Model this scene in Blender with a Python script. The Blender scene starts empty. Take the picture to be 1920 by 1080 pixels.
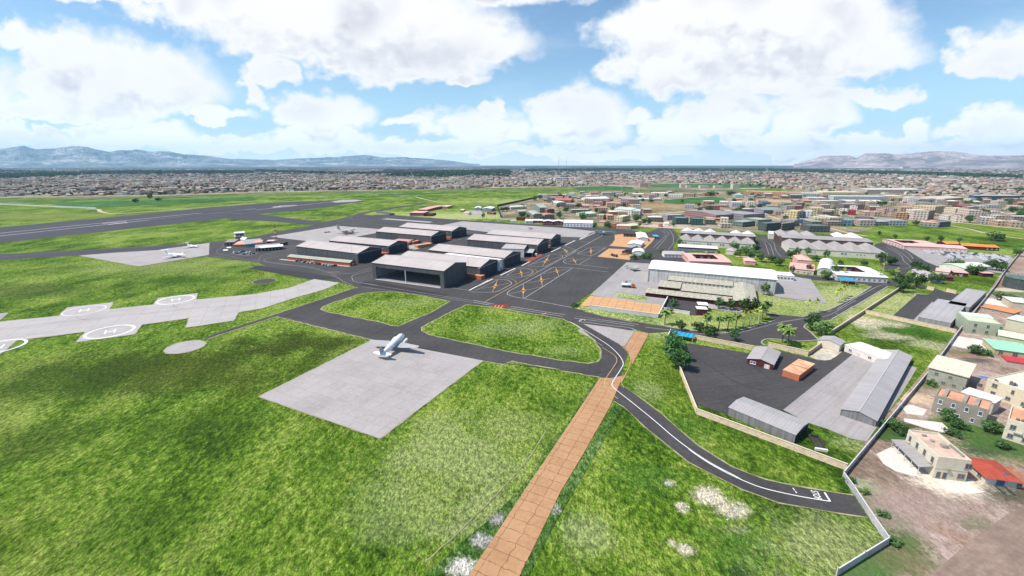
# Small airfield beside a town, seen from the air (metres; +Y is away from the viewpoint).
import bpy, math, random, mathutils
from mathutils import Vector, Matrix, noise
R=math.radians; pi=math.pi
rnd=random.Random(7)
sc=bpy.context.scene; COL=sc.collection
# ------------------------------------------------------------------ node helpers
def nd(nt,t,ins=None,**pr):
    n=nt.nodes.new(t)
    for k,v in pr.items(): setattr(n,k,v)
    for k,v in (ins or {}).items():
        s=n.inputs[k]
        if isinstance(v,bpy.types.NodeSocket): nt.links.new(v,s)
        else: s.default_value=v
    return n
def MA(nt,op,a,b=0.,c=0.,clamp=False):
    return nd(nt,'ShaderNodeMath',{0:a,1:b,2:c},operation=op,use_clamp=clamp).outputs[0]
def c4(c): return (c[0],c[1],c[2],1)
def MX(nt,f,a,b,bl='MIX'):
    a=c4(a) if isinstance(a,tuple) else a; b=c4(b) if isinstance(b,tuple) else b
    return nd(nt,'ShaderNodeMix',{0:f,6:a,7:b},data_type='RGBA',blend_type=bl,clamp_factor=True).outputs[2]
def SM(nt,x,a,b,o0=0.,o1=1.):
    return nd(nt,'ShaderNodeMapRange',{0:x,1:a,2:b,3:o0,4:o1},interpolation_type='SMOOTHSTEP').outputs[0]
def NZ(nt,vec,scale,detail=4,rough=.55,dist=0.):
    return nd(nt,'ShaderNodeTexNoise',{'Vector':vec,'Scale':scale,'Detail':detail,'Roughness':rough,'Distortion':dist}).outputs[0]
def VS(nt,vec,s,rz=0.):
    return nd(nt,'ShaderNodeMapping',{'Vector':vec,'Scale':s,'Rotation':(0,0,rz)}).outputs[0]
def RAMP(nt,f,stops):
    n=nd(nt,'ShaderNodeValToRGB',{0:f}); e=n.color_ramp.elements
    while len(e)<len(stops): e.new(.5)
    for q,(p,c) in zip(e,stops): q.position=p; q.color=c4(c)
    return n.outputs[0]
MATS={}
def newmat(name):
    m=bpy.data.materials.new(name); m.use_nodes=True; nt=m.node_tree; b=nt.nodes['Principled BSDF']
    b.inputs['Roughness'].default_value=.85; b.inputs['Specular IOR Level'].default_value=.25
    MATS[name]=m; return m,nt,b
def pos(nt): return nd(nt,'ShaderNodeNewGeometry').outputs['Position']
def uvs(nt):
    s=nd(nt,'ShaderNodeSeparateXYZ',{0:nd(nt,'ShaderNodeUVMap').outputs[0]}); return s.outputs[0],s.outputs[1]
def ocol(nt):
    o=nd(nt,'ShaderNodeObjectInfo'); return o.outputs['Color'],o.outputs['Random']
def setc(nt,b,c): nt.links.new(c,b.inputs['Base Color'])
def bump(nt,b,h,s=.3,d=.1):
    nt.links.new(nd(nt,'ShaderNodeBump',{'Height':h,'Strength':s,'Distance':d}).outputs[0],b.inputs['Normal'])
def stripe(nt,x,per,w):   # 1 inside a thin line each `per` metres
    f=MA(nt,'FRACT',MA(nt,'DIVIDE',x,per)); return MA(nt,'LESS_THAN',f,w/per)
# ---- painted / plastered surface, colour from the object
def m_plain(name,var=.16,rough=.85,sc1=.25,sc2=2.):
    m,nt,b=newmat(name); c,r=ocol(nt); p=pos(nt)
    n=MA(nt,'ADD',MA(nt,'MULTIPLY',NZ(nt,p,sc1,5,.65),.6),MA(nt,'MULTIPLY',NZ(nt,p,sc2,4,.7),.4))
    k=SM(nt,n,.3,.7,1-var,1+var)
    setc(nt,b,MX(nt,1.,c,nd(nt,'ShaderNodeCombineColor',{0:k,1:k,2:k}).outputs[0],'MULTIPLY')); b.inputs['Roughness'].default_value=rough
m_plain('plaster',.14); m_plain('paint',.05,.4); m_plain('stained',.3,.9,.12,1.1)
# ---- ribbed sheet metal, colour from the object: long weathering streaks plus ribs
def m_sheet(name,per,var,rib,rough=.55):
    m,nt,b=newmat(name); c,r=ocol(nt); u,v=uvs(nt); p=pos(nt)
    vec=nd(nt,'ShaderNodeCombineXYZ',{0:MA(nt,'MULTIPLY',u,.6),1:MA(nt,'MULTIPLY',v,.035),2:MA(nt,'MULTIPLY',r,40.)}).outputs[0]
    k=MA(nt,'MULTIPLY',SM(nt,NZ(nt,vec,1.,4,.7),.25,.75,1-var,1+var),SM(nt,NZ(nt,p,.06,4),.3,.7,.93,1.07))
    k=MA(nt,'MULTIPLY',k,SM(nt,NZ(nt,p,1.3,3,.7),.3,.7,.95,1.05))
    s=stripe(nt,u,per,.14*per); k=MA(nt,'MULTIPLY',k,MA(nt,'SUBTRACT',1.,MA(nt,'MULTIPLY',s,rib)))
    setc(nt,b,MX(nt,1.,c,nd(nt,'ShaderNodeCombineColor',{0:k,1:k,2:k}).outputs[0],'MULTIPLY'))
    b.inputs['Roughness'].default_value=rough
m_sheet('sheet_roof',3.2,.07,.12); m_sheet('sheet_wall',2.4,.26,.28,.6); m_sheet('rib_roof',1.05,.08,.22); m_sheet('tile_roof',.9,.14,.25,.85)
# ---- wall of a distant building with rows of dark windows (one window each 3 m, one row per storey)
def winwall(nt,c):
    u,v=uvs(nt); fu=MA(nt,'FRACT',MA(nt,'DIVIDE',u,4.6)); fv=MA(nt,'FRACT',MA(nt,'DIVIDE',v,3.7))
    a=MA(nt,'MULTIPLY',MA(nt,'LESS_THAN',MA(nt,'ABSOLUTE',MA(nt,'SUBTRACT',fu,.5)),.24),MA(nt,'LESS_THAN',MA(nt,'ABSOLUTE',MA(nt,'SUBTRACT',fv,.55)),.25))
    p=pos(nt); k=SM(nt,NZ(nt,p,.3,4,.7),.3,.7,.85,1.15)
    c=MX(nt,1.,c,nd(nt,'ShaderNodeCombineColor',{0:k,1:k,2:k}).outputs[0],'MULTIPLY')
    return MX(nt,MA(nt,'MULTIPLY',a,.92),c,(.03,.033,.042))
m,nt,b=newmat('window_wall'); setc(nt,b,winwall(nt,ocol(nt)[0]))
m,nt,b=newmat('town_stuff'); at=nd(nt,'ShaderNodeAttribute',attribute_name='col').outputs[0]
setc(nt,b,MX(nt,SM(nt,NZ(nt,pos(nt),.15,4,.7),.3,.7,0,.3),at,(.2,.17,.15)))
m,nt,b=newmat('glass'); setc(nt,b,MX(nt,NZ(nt,pos(nt),.5),(.03,.05,.08),(.09,.13,.2))); b.inputs['Roughness'].default_value=.12; b.inputs['Specular IOR Level'].default_value=.5
# ---- stone / slatted boundary wall
m,nt,b=newmat('stone_wall'); c,r=ocol(nt); u,v=uvs(nt)
br=nd(nt,'ShaderNodeTexBrick',{'Vector':nd(nt,'ShaderNodeCombineXYZ',{0:u,1:v}).outputs[0],'Color1':(.62,.5,.36,1),'Color2':(.42,.33,.23,1),'Mortar':(.2,.15,.1,1),'Scale':1.,'Mortar Size':.05,'Brick Width':1.3,'Row Height':.5,'Bias':0.}).outputs[0]
setc(nt,b,MX(nt,1.,MX(nt,SM(nt,NZ(nt,pos(nt),.8,5,.7),.35,.65),br,(.55,.46,.35)),c,'MULTIPLY'))
# ---- grass with named patches
def patches(nt,p,c,items):
    # items: (x,y,radius,aspect along x,colour,strength): patches of other growth, bare soil, plain dark tones and one painted shadow
    wob=NZ(nt,p,.05,5,.65); fine=NZ(nt,p,.9,4,.7)
    for x,y,r,a,col,st in items:
        q=nd(nt,'ShaderNodeVectorMath',{0:nd(nt,'ShaderNodeVectorMath',{0:p,1:(x,y,0)},operation='SUBTRACT').outputs[0],1:(1/(r*a),1/r,0)},operation='MULTIPLY').outputs[0]
        d=nd(nt,'ShaderNodeVectorMath',{0:q},operation='LENGTH').outputs[1]
        d=MA(nt,'ADD',d,MA(nt,'ADD',MA(nt,'MULTIPLY',MA(nt,'SUBTRACT',wob,.5),2.4),MA(nt,'MULTIPLY',MA(nt,'SUBTRACT',fine,.5),1.7)))
        c=MX(nt,SM(nt,d,1.2,.35,0.,st),c,col)
    return c
def grass(name,dark,mid,light,items=(),hf=1.,fine=1.):
    m,nt,b=newmat(name); p=pos(nt)
    n1=NZ(nt,p,.011,5,.6,.4); n2=NZ(nt,VS(nt,p,(1.,.45,1)),.055,5,.65); n3=NZ(nt,VS(nt,p,(1.25,.7,1),.45),.42,6,.75); n4=NZ(nt,p,1.9*hf,6,.8)
    f=MA(nt,'ADD',MA(nt,'MULTIPLY',n1,.24),MA(nt,'ADD',MA(nt,'MULTIPLY',n2,.26),MA(nt,'ADD',MA(nt,'MULTIPLY',n3,.34),MA(nt,'MULTIPLY',n4,.16))))
    c=RAMP(nt,f,[(.435,dark),(.487,mid),(.54,light),(.6,(light[0]*1.35,light[1]*1.2,light[2]*1.6))])
    ol=SM(nt,NZ(nt,p,.019,5,.65,.6),.5,.7,0.,.42); c=MX(nt,ol,c,(dark[0]*1.9,dark[1]*1.25,dark[2]*.8))
    c=patches(nt,p,c,items)
    n5=NZ(nt,VS(nt,p,(1.8,.8,1),.45),1.15,5,.8)
    n6=NZ(nt,VS(nt,p,(1.5,.8,1),.45),.55,5,.75)
    k=MA(nt,'MULTIPLY',MA(nt,'MULTIPLY',SM(nt,n5,.38,.62,1-.42*fine,1+.5*fine),SM(nt,n6,.37,.63,1-.42*fine,1+.45*fine)),SM(nt,NZ(nt,p,4.,3,.7),.35,.65,1-.25*fine,1+.3*fine))
    c=MX(nt,1.,c,nd(nt,'ShaderNodeCombineColor',{0:k,1:k,2:k}).outputs[0],'MULTIPLY')
    setc(nt,b,c); b.inputs['Roughness'].default_value=.95; b.inputs['Specular IOR Level'].default_value=.08
    bump(nt,b,MA(nt,'ADD',n5,n6),.6,.6)
    return m
# ---- flat ground surfaces: colour, mottling, optional joints every (ju, jv) metres along the sheet
def surf(name,c1,c2,sc1=.08,sc2=1.2,joint=None,jc=(.1,.06,.04),jw=.14,streak=0.,contrast=.5,extra=None,warp=0.):
    m,nt,b=newmat(name); p=pos(nt); u,v=uvs(nt)
    n=MA(nt,'ADD',MA(nt,'MULTIPLY',NZ(nt,p,sc1,5,.6),.5),MA(nt,'MULTIPLY',NZ(nt,p,sc2,5,.75),.5))
    c=MX(nt,SM(nt,n,.5-contrast*.4,.5+contrast*.4),c1,c2)
    if streak:
        s=NZ(nt,nd(nt,'ShaderNodeCombineXYZ',{0:MA(nt,'MULTIPLY',u,.03),1:MA(nt,'MULTIPLY',v,.7)}).outputs[0],1.,4,.7)
        c=MX(nt,SM(nt,s,.4,.75,0.,streak),c,(c1[0]*.7,c1[1]*.7,c1[2]*.72))
    if joint:
        if warp:
            u=MA(nt,'ADD',u,MA(nt,'MULTIPLY',MA(nt,'SUBTRACT',NZ(nt,p,.35,2),.5),warp)); v=MA(nt,'ADD',v,MA(nt,'MULTIPLY',MA(nt,'SUBTRACT',NZ(nt,VS(nt,p,(1,1.3,1),.7),.35,2),.5),warp))
        j=MA(nt,'MAXIMUM',stripe(nt,u,joint[0],jw),stripe(nt,v,joint[1],jw))
        cell=nd(nt,'ShaderNodeTexWhiteNoise',{0:nd(nt,'ShaderNodeCombineXYZ',{0:MA(nt,'FLOOR',MA(nt,'DIVIDE',u,joint[0])),1:MA(nt,'FLOOR',MA(nt,'DIVIDE',v,joint[1]))}).outputs[0]},noise_dimensions='3D').outputs[0]
        c=MX(nt,MA(nt,'MULTIPLY',cell,.5),c,c2); j=MA(nt,'MULTIPLY',j,SM(nt,NZ(nt,p,.5,3),.3,.55,.25,.9)); c=MX(nt,j,c,jc)
    if extra: c=patches(nt,p,c,extra)
    setc(nt,b,c); return m
ASP=(.050,.048,.052)
surf('asphalt',(.041,.0385,.0395),(.083,.078,.078),.035,.6,contrast=.55,streak=.5)
surf('runway_asphalt',(.044,.042,.05),(.064,.061,.07),.02,.3,contrast=.4,streak=.3)
surf('concrete',(.27,.247,.24),(.385,.356,.346),.05,.6,joint=(6.,6.),jc=(.24,.222,.216),jw=.16,contrast=.45)
surf('strip_concrete',(.33,.305,.297),(.44,.408,.396),.04,.5,joint=(9.,5.),jc=(.25,.232,.226),jw=.2,streak=.5,contrast=.5)
surf('old_concrete',(.27,.25,.245),(.36,.333,.326),.04,.6,joint=(9.,5.),jc=(.245,.228,.222),jw=.18,streak=.5,contrast=.4)
surf('laterite_slab',(.31,.165,.075),(.46,.27,.145),.1,.9,joint=(3.6,4.4),jc=(.13,.065,.035),jw=.16,contrast=.5,warp=1.3)
surf('orange_slab',(.46,.235,.10),(.58,.35,.18),.2,1.5,joint=(5.5,5.),jc=(.25,.13,.06),jw=.3,contrast=.5)
surf('orange_gravel',(.45,.24,.11),(.55,.32,.17),.15,1.5,contrast=.5)
surf('pale_sand',(.62,.56,.46),(.3,.27,.21),.2,.6,contrast=.35)
surf('white_paint',(.78,.77,.76),(.58,.57,.56),.2,2.5,contrast=.5)
surf('faded_paint',(.44,.43,.42),(.26,.25,.25),.2,2.5,contrast=.5)
surf('dark_asphalt',(.03,.029,.032),(.042,.041,.044),.05,.6,contrast=.4)
surf('grey_paint',(.3,.3,.3),(.17,.17,.17),.2,2.,contrast=.5)
surf('yellow_paint',(.55,.36,.12),(.36,.25,.12),.2,2.,contrast=.5)
surf('orange_paint',(.62,.30,.06),(.5,.24,.06),.2,2.,contrast=.5)
surf('red_paint',(.25,.04,.035),(.16,.03,.03),.2,2.,contrast=.5)
surf('dry_verge',(.36,.33,.2),(.17,.2,.06),.25,1.3,contrast=.25)
surf('dust_road',(.52,.4,.26),(.42,.34,.22),.05,.8,contrast=.5)
surf('brown_road',(.19,.135,.105),(.32,.23,.18),.06,.5,contrast=.4,streak=.3)
surf('highway_grey',(.13,.13,.14),(.08,.09,.09),.01,.2,contrast=.4)
surf('red_floor',(.22,.05,.035),(.3,.09,.06),.2,1.5,contrast=.5)
# foliage, colour from the object
def leafmat(name,a,b2,c3):
    m,nt,b=newmat(name); c,r=ocol(nt); p=pos(nt)
    g=RAMP(nt,NZ(nt,p,.9,3,.7),[(.3,a),(.5,b2),(.7,c3)])
    g=MX(nt,1.,g,c,'MULTIPLY'); k=SM(nt,r,0,1,.75,1.3)
    setc(nt,b,MX(nt,1.,g,nd(nt,'ShaderNodeCombineColor',{0:k,1:k,2:k}).outputs[0],'MULTIPLY')); b.inputs['Specular IOR Level'].default_value=.15
leafmat('leaf',(.024,.055,.018),(.06,.11,.035),(.13,.19,.07))
leafmat('frond',(.09,.14,.045),(.17,.23,.075),(.3,.34,.13))
# ------------------------------------------------------------------ mesh builder
class MB:
    def __init__(s): s.v=[]; s.f=[]; s.m=[]; s.sm=False
    def face(s,ps,mi=0):
        n=len(s.v); s.v+=[tuple(p) for p in ps]; s.f.append(tuple(range(n,n+len(ps)))); s.m.append(mi)
    def grid(s,rings,mi=0,close=True,cap=True):
        n0=len(s.v); k=len(rings[0])
        for r in rings: s.v+=[tuple(p) for p in r]
        for i in range(len(rings)-1):
            for j in range(k if close else k-1):
                a=n0+i*k+j; b=n0+i*k+(j+1)%k; s.f.append((a,b,b+k,a+k)); s.m.append(mi)
        if cap and close:
            s.f.append(tuple(range(n0+k-1,n0-1,-1))); s.m.append(mi)
            e=n0+(len(rings)-1)*k; s.f.append(tuple(range(e,e+k))); s.m.append(mi)
    def box(s,x0,y0,z0,x1,y1,z1,mi=0,bot=True):
        a,b,c,d=(x0,y0),(x1,y0),(x1,y1),(x0,y1); q=[a,b,c,d]
        for i in range(4):
            p,r=q[i],q[(i+1)%4]; s.face([(*p,z0),(*r,z0),(*r,z1),(*p,z1)],mi)
        s.face([(*p,z1) for p in q],mi)
        if bot: s.face([(*p,z0) for p in q[::-1]],mi)
    def tube(s,p0,p1,r0,r1=None,n=8,mi=0,cap=True):
        r1=r0 if r1 is None else r1; p0=Vector(p0); p1=Vector(p1); d=(p1-p0).normalized()
        a=d.orthogonal().normalized(); b=d.cross(a)
        s.grid([[p+(a*math.cos(2*pi*i/n)+b*math.sin(2*pi*i/n))*r for i in range(n)] for p,r in ((p0,r0),(p1,r1))],mi,True,cap)
    def mesh(s,name,mats,uv=True):
        me=bpy.data.meshes.new(name); me.from_pydata(s.v,[],s.f)
        for x in mats: me.materials.append(MATS[x])
        if len(mats)>1: me.polygons.foreach_set('material_index',s.m)
        if uv:
            L=me.uv_layers.new(name='UVMap').data; buf=[0.]*(2*len(me.loops)); vs=me.vertices; Z=Vector((0,0,1))
            for p in me.polygons:
                n=p.normal
                if abs(n.z)>.995: U=Vector((1,0,0)); V=Vector((0,1,0))
                else: U=Z.cross(n).normalized(); V=n.cross(U)
                for li in p.loop_indices:
                    co=vs[me.loops[li].vertex_index].co; buf[2*li]=co.dot(U); buf[2*li+1]=co.dot(V)
            L.foreach_set('uv',buf)
        if s.sm: me.polygons.foreach_set('use_smooth',[True]*len(me.polygons))
        return me
def put(name,me,parent=None,loc=(0,0,0),rot=(0,0,0),col=None):
    o=bpy.data.objects.new(name,me); COL.objects.link(o); o.location=loc; o.rotation_euler=rot
    if parent: o.parent=parent
    if col: o.color=c4(col)
    return o
def part(name,mb,mats,parent,col=None,loc=(0,0,0),rot=(0,0,0)):
    return put(name,mb.mesh(name,[mats] if isinstance(mats,str) else mats),parent,loc,rot,col)
def tag(o,label,cat,group=None):
    o['label']=label; o['category']=cat
    if group: o['group']=group
    return o
def thing(name,label,cat,loc=(0,0,0),rz=0.,group=None):
    o=bpy.data.objects.new(name,None); COL.objects.link(o); o.location=loc; o.rotation_euler=(0,0,rz); o.empty_display_size=1
    return tag(o,label,cat,group)
def dup(root,loc,rz,label=None,group=None,col=None,scale=None,colparts=None):
    r=root.copy(); COL.objects.link(r); r.location=loc; r.rotation_euler=(0,0,rz)
    if label: r['label']=label
    if group: r['group']=group
    if scale: r.scale=scale if isinstance(scale,tuple) else (scale,)*3
    if col: r.color=c4(col)
    for ch in root.children:
        c=ch.copy(); COL.objects.link(c); c.parent=r
        if col and (colparts is None or c.name.split('.')[0] in colparts): c.color=c4(col)
        for g in ch.children:
            e=g.copy(); COL.objects.link(e); e.parent=c
    return r
def ang(a,b): return math.atan2(b[1]-a[1],b[0]-a[0])
def dist(a,b): return math.hypot(b[0]-a[0],b[1]-a[1])
# ------------------------------------------------------------------ the ground and everything laid on it
def sheet(name,pts,z,mat,align=None,hole=None):
    # one flat sheet; align=(a,b) runs its joints along a->b
    o0=align[0] if align else (0,0); an=ang(*align) if align else 0.
    ca,sa=math.cos(-an),math.sin(-an)
    loc=[((x-o0[0])*ca-(y-o0[1])*sa,(x-o0[0])*sa+(y-o0[1])*ca) for x,y in pts]
    tri=mathutils.geometry.tessellate_polygon([[Vector((x,y,0)) for x,y in loc]])
    mb=MB(); mb.v=[(x,y,0) for x,y in loc]
    for t in tri:
        a,b,c=[Vector(loc[i]) for i in t]
        if (b-a).cross(c-a)<0: t=(t[0],t[2],t[1])
        mb.f.append(tuple(t)); mb.m.append(0)
    o=put(name,mb.mesh(name,[mat]),None,(o0[0],o0[1],z),(0,0,an)); o['kind']='structure'; return o
def curve(pts,n=6,closed=False):
    # Catmull-Rom through the points
    out=[]; m=len(pts)
    for i in range(m if closed else m-1):
        g=lambda k:Vector(pts[k%m] if closed else pts[max(0,min(m-1,k))])
        a,b,c,d=g(i-1),g(i),g(i+1),g(i+2)
        for k in range(n):
            t=k/n; out.append(tuple(.5*((2*b)+(c-a)*t+(2*a-5*b+4*c-d)*t*t+(3*b-a-3*c+d)*t**3)))
    if not closed: out.append(tuple(pts[-1]))
    return out
def ribbon(mb,pts,w,closed=False,mi=0):
    m=len(pts); L=[];Rr=[]
    for i in range(m):
        p=Vector(pts[i]); a=Vector(pts[(i-1)%m] if closed or i>0 else pts[i]); b=Vector(pts[(i+1)%m] if closed or i<m-1 else pts[i])
        d1=(p-a); d2=(b-p); d=(d1.normalized() if d1.length>1e-6 else Vector((0,0)))+(d2.normalized() if d2.length>1e-6 else Vector((0,0)))
        d=d.normalized() if d.length>1e-6 else Vector((1,0)); nrm=Vector((-d.y,d.x)); L.append(p+nrm*w/2); Rr.append(p-nrm*w/2)
    for i in range(m if closed else m-1):
        j=(i+1)%m; mb.face([(*Rr[i],0),(*Rr[j],0),(*L[j],0),(*L[i],0)],mi)
def lines(name,specs,z,mat):
    mb=MB()
    for pts,w,*o in specs:
        cl=bool(o and o[0])
        if mat=='dry_verge':   # ragged, uneven verge
            q=[]; m_=len(pts)
            for i in range(m_ if cl else m_-1):
                a,b=Vector(pts[i]),Vector(pts[(i+1)%m_]); L_=(b-a).length; k=max(1,int(L_/3.)); n_=Vector((-(b-a).y,(b-a).x)).normalized()
                for j in range(k): q.append(tuple(a+(b-a)*(j/k)+n_*rnd.uniform(-.45,.45)*w))
            if not cl: q.append(tuple(pts[-1]))
            pts=q
        ribbon(mb,pts,w,cl)
    o=put(name,mb.mesh(name,[mat]),None,(0,0,z)); o['kind']='structure'; return o
DK,MD,LT=(.022,.053,.005),(.076,.146,.010),(.18,.24,.042)
DRY=(.3,.32,.13); OLV=(.06,.075,.008); SAND=(.55,.47,.36); LUSH=(.03,.1,.012)
items=[(*(-154.1,185.7),30,2.2,(.035,.05,.006),.8),(*(-110.9,213.8),16,2.2,(.03,.045,.006),.85),(*(-197.3,170.3),26,1.6,(.03,.06,.007),.6),(*(-166.5,129.1),16,1.6,(.028,.055,.006),.65),(*(-115.9,138.5),14,2.,(.04,.075,.007),.5),(*(-95.9,91.2),14,1.6,(.04,.085,.008),.45),(*(-54.2,120.7),9,1.5,(.05,.11,.01),.4),(*(20.7,153.0),9,1.4,(.04,.1,.01),.5),
 (*(-19.0,123.4),22,1.2,(.23,.27,.1),.7),(*(-1.9,138.5),14,1.4,(.2,.24,.08),.5),(*(-28.7,98.4),12,1.5,(.2,.25,.085),.5),(*(-8.6,98.4),10,1.2,(.24,.27,.11),.6),
 (*(-321.2,394.3),34,3.,(.2,.24,.07),.6),(*(-354.9,314.7),25,2.2,(.025,.05,.008),.7),(*(-271.3,346.0),16,3.,(.03,.075,.008),.6),(*(-149.9,354.7),14,3.,(.03,.09,.01),.5),
 (*(54.9,104.3),4.2,1.1,SAND,.85),(*(46.0,109.7),2.2,1.,SAND,.8),(*(46.4,100.2),2.6,.9,SAND,.7),(*(59.7,98.7),4.2,1.4,SAND,.8),(*(58.0,92.5),2.6,1.6,SAND,.4),(*(42.1,86.4),1.8,1.5,SAND,.7),(*(39.5,88.4),1.4,1.,SAND,.6),
 (*(52.5,80.4),1.7,1.5,(.012,.016,.012),.9),(*(58.4,88.4),11,1.4,LUSH,.6),(*(40.5,111.2),9,1.4,LUSH,.55),(*(75.6,86.4),14,1.4,(.25,.28,.11),.75),(*(64.6,138.5),9,1.,LUSH,.4),
 (*(56.1,164.2),9,.8,(.22,.26,.1),.5),(*(81.2,226.7),9,.8,(.24,.29,.11),.6),(*(18.9,90.4),8,1.,(.22,.26,.11),.6),
 (*(218.8,294.4),60,1.6,(.3,.33,.13),.8),(*(252.2,294.4),30,1.5,(.32,.34,.14),.7),(*(107.0,246.0),22,2.,(.3,.34,.12),.8),(*(63.0,260.4),12,2.5,(.29,.33,.13),.8),
 (*(225.6,236.2),16,1.6,LUSH,.7),(*(210.2,243.5),9,2.,SAND,.6),(*(205.4,225.0),7,2.,SAND,.5),(*(209.1,251.2),7,1.6,SAND,.6),(*(216.8,212.6),8,1.6,(.34,.33,.2),.7),
 (*(107.9,132.1),5,1.,(.05,.12,.015),.5),(*(113.5,128.8),7,1.,(.26,.29,.12),.6),(*(104.0,130.5),3.,.7,(.02,.022,.018),.8),  # last one paints a dark cast shadow into the grass colour
 (*(-86.7,805.1),75,2.,(.36,.38,.16),.8),(*(53.4,1125.4),120,2.,(.3,.34,.12),.6),(*(-223.5,850.2),40,2.4,(.28,.31,.09),.7),(*(-852.6,805.1),70,3.,(.17,.2,.05),.6),
 (*(-71.2,283.5),10,2.,(.2,.24,.09),.4),(*(4.4,238.6),14,2.,(.25,.29,.12),.4),(*(26.1,205.1),7,1.6,(.2,.26,.08),.5)]
grass('field_grass',DK,MD,LT,items)
# the base ground: one sheet reaching past the horizon
sheet('ground',[(-35500,-3000),(35500,-3000),(35500,35000),(-35500,35000)],0,'field_grass')
# town soil beyond the airfield, with fields inside it
m,nt,b=newmat('town_soil'); p=pos(nt)
f=MA(nt,'ADD',MA(nt,'MULTIPLY',NZ(nt,VS(nt,p,(1,.5,1)),.004,6,.65),.5),MA(nt,'MULTIPLY',NZ(nt,p,.035,5,.7),.5))
c=RAMP(nt,f,[(.38,(.06,.085,.035)),(.46,(.2,.165,.11)),(.54,(.36,.28,.22)),(.64,(.46,.38,.33))])
far=RAMP(nt,NZ(nt,VS(nt,p,(1,.25,1)),.0011,7,.7),[(.42,(.018,.032,.032)),(.52,(.06,.055,.06)),(.62,(.2,.165,.17))])
dy=nd(nt,'ShaderNodeSeparateXYZ',{0:p}).outputs[1]
setc(nt,b,MX(nt,SM(nt,dy,2200,4500),c,far))
sheet('town_ground',[(-2759.0,1253.2),(-1412.8,1243.1),(-1036.6,1328.4),(-838.4,1480.2),(-592.2,1569.6),(0.0,1805.2),(365.2,1826.3),(641.9,1601.8),(1146.9,1805.2),(2208.8,1805.2),(4969.8,1805.2),(59574.2,25142.4),(-71839.5,25142.4)],.25,'town_soil')
# built-up quarter right of the airfield and the village behind the apron
grass('quarter_soil',(.07,.085,.04),(.185,.16,.1),(.33,.27,.2),[(*(291.3,1020.8),120,1.6,(.30,.2,.08),.6),(*(493.9,1125.4),60,2.2,(.03,.12,.03),.95),(*(215.7,663.2),45,1.5,(.52,.4,.32),.8),(*(38.5,805.1),50,1.4,(.07,.1,.03),.7),(*(636.5,1142.0),60,1.8,(.5,.3,.14),.8),(*(1080.1,1020.8),70,1.6,(.07,.11,.04),.8),(*(817.7,1233.2),30,2.,(.05,.12,.04),.8)])
sheet('settlement_ground',[(-31.5,981.5),(114.1,1400.3),(155.7,1466.3),(611.0,1523.6),(2208.8,1805.2),(4969.8,1805.2),(1822.3,646.0),(747.6,646.0),(739.1,707.0),(628.8,727.5),(479.2,663.2),(529.5,646.0),(463.6,599.2),(350.4,604.0),(225.8,646.0),(177.2,669.1),(118.9,707.0),(44.9,749.2),(-19.2,764.4)],.18,'quarter_soil')
grass('far_field',(.02,.075,.02),(.035,.11,.03),(.07,.15,.045))
for nm,pl in (('green_field',[(397.5,1176.9),(477.5,1260.9),(561.5,1300.5),(587.3,1248.1),(535.2,1103.2),(428.7,1038.0),(363.6,1074.3)]),('green_field',[(237.7,1837.0),(401.3,1951.2),(494.7,1869.8),(457.3,1688.4),(243.4,1652.7)]),('green_field',[(620.9,2094.2),(800.1,2181.3),(1071.6,2122.5),(1191.0,2080.4),(1029.0,1784.6),(787.5,1784.6),(575.9,1847.8)]),('green_field',[(-392.6,1328.4),(-203.9,1439.1),(-213.6,1508.9),(-413.5,1400.3)]),('green_field',[(-1142.2,1093.4),(-972.2,1154.9),(-725.2,1263.4),(-669.5,1176.9),(-847.9,1004.1),(-946.0,969.1)])):
    sheet(nm,pl,.32,'far_field')
# pale dirt roads of the quarter
lines('dirt_road',[(curve([(276.0,1055.9),(272.7,964.5),(268.1,881.0),(268.2,827.1)]),9),(curve([(268.2,827.1),(310.6,856.2),(357.3,893.9),(389.7,920.9),(418.1,942.2)]),8),(curve([(155.7,884.9),(179.4,897.9),(210.0,920.9)]),6),(curve([(376.6,1165.8),(471.8,1235.7),(579.0,1314.3)]),6),
 (curve([(461.1,816.0),(455.8,764.4),(446.2,702.0),(449.3,663.2),(457.7,635.0)]),8),(curve([(579.5,816.0),(616.7,789.4),(643.6,764.4),(679.0,727.5)]),9),(curve([(651.7,754.9),(710.5,710.3),(720.3,678.2),(735.3,635.0)]),10),(curve([(665.0,670.6),(656.8,635.0),(636.6,587.9),(637.4,547.0)]),5),
 (curve([(463.3,648.8),(457.2,602.8),(459.9,570.9)]),6),(curve([(-869.1,914.0),(-853.4,922.3),(-798.2,869.7),(-742.5,845.5),(-692.0,914.0),(-612.4,1074.3)]),7),(curve([(-271.3,1273.8),(-198.3,1133.6),(-153.1,1074.3)]),6),([(203.6,754.9),(239.9,693.9)],10),(curve([(225.9,439.7),(245.7,436.4),(250.3,426.7)]),6)],.38,'dust_road')
lines('highway',[(curve([(-1516.0,869.7),(-1300.2,1142.0),(-994.8,1273.8),(-780.1,1375.5),(-431.3,1523.6),(0.0,1618.4),(455.9,1611.8),(800.7,1598.6)]),26)],.42,'highway_grey')
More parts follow.
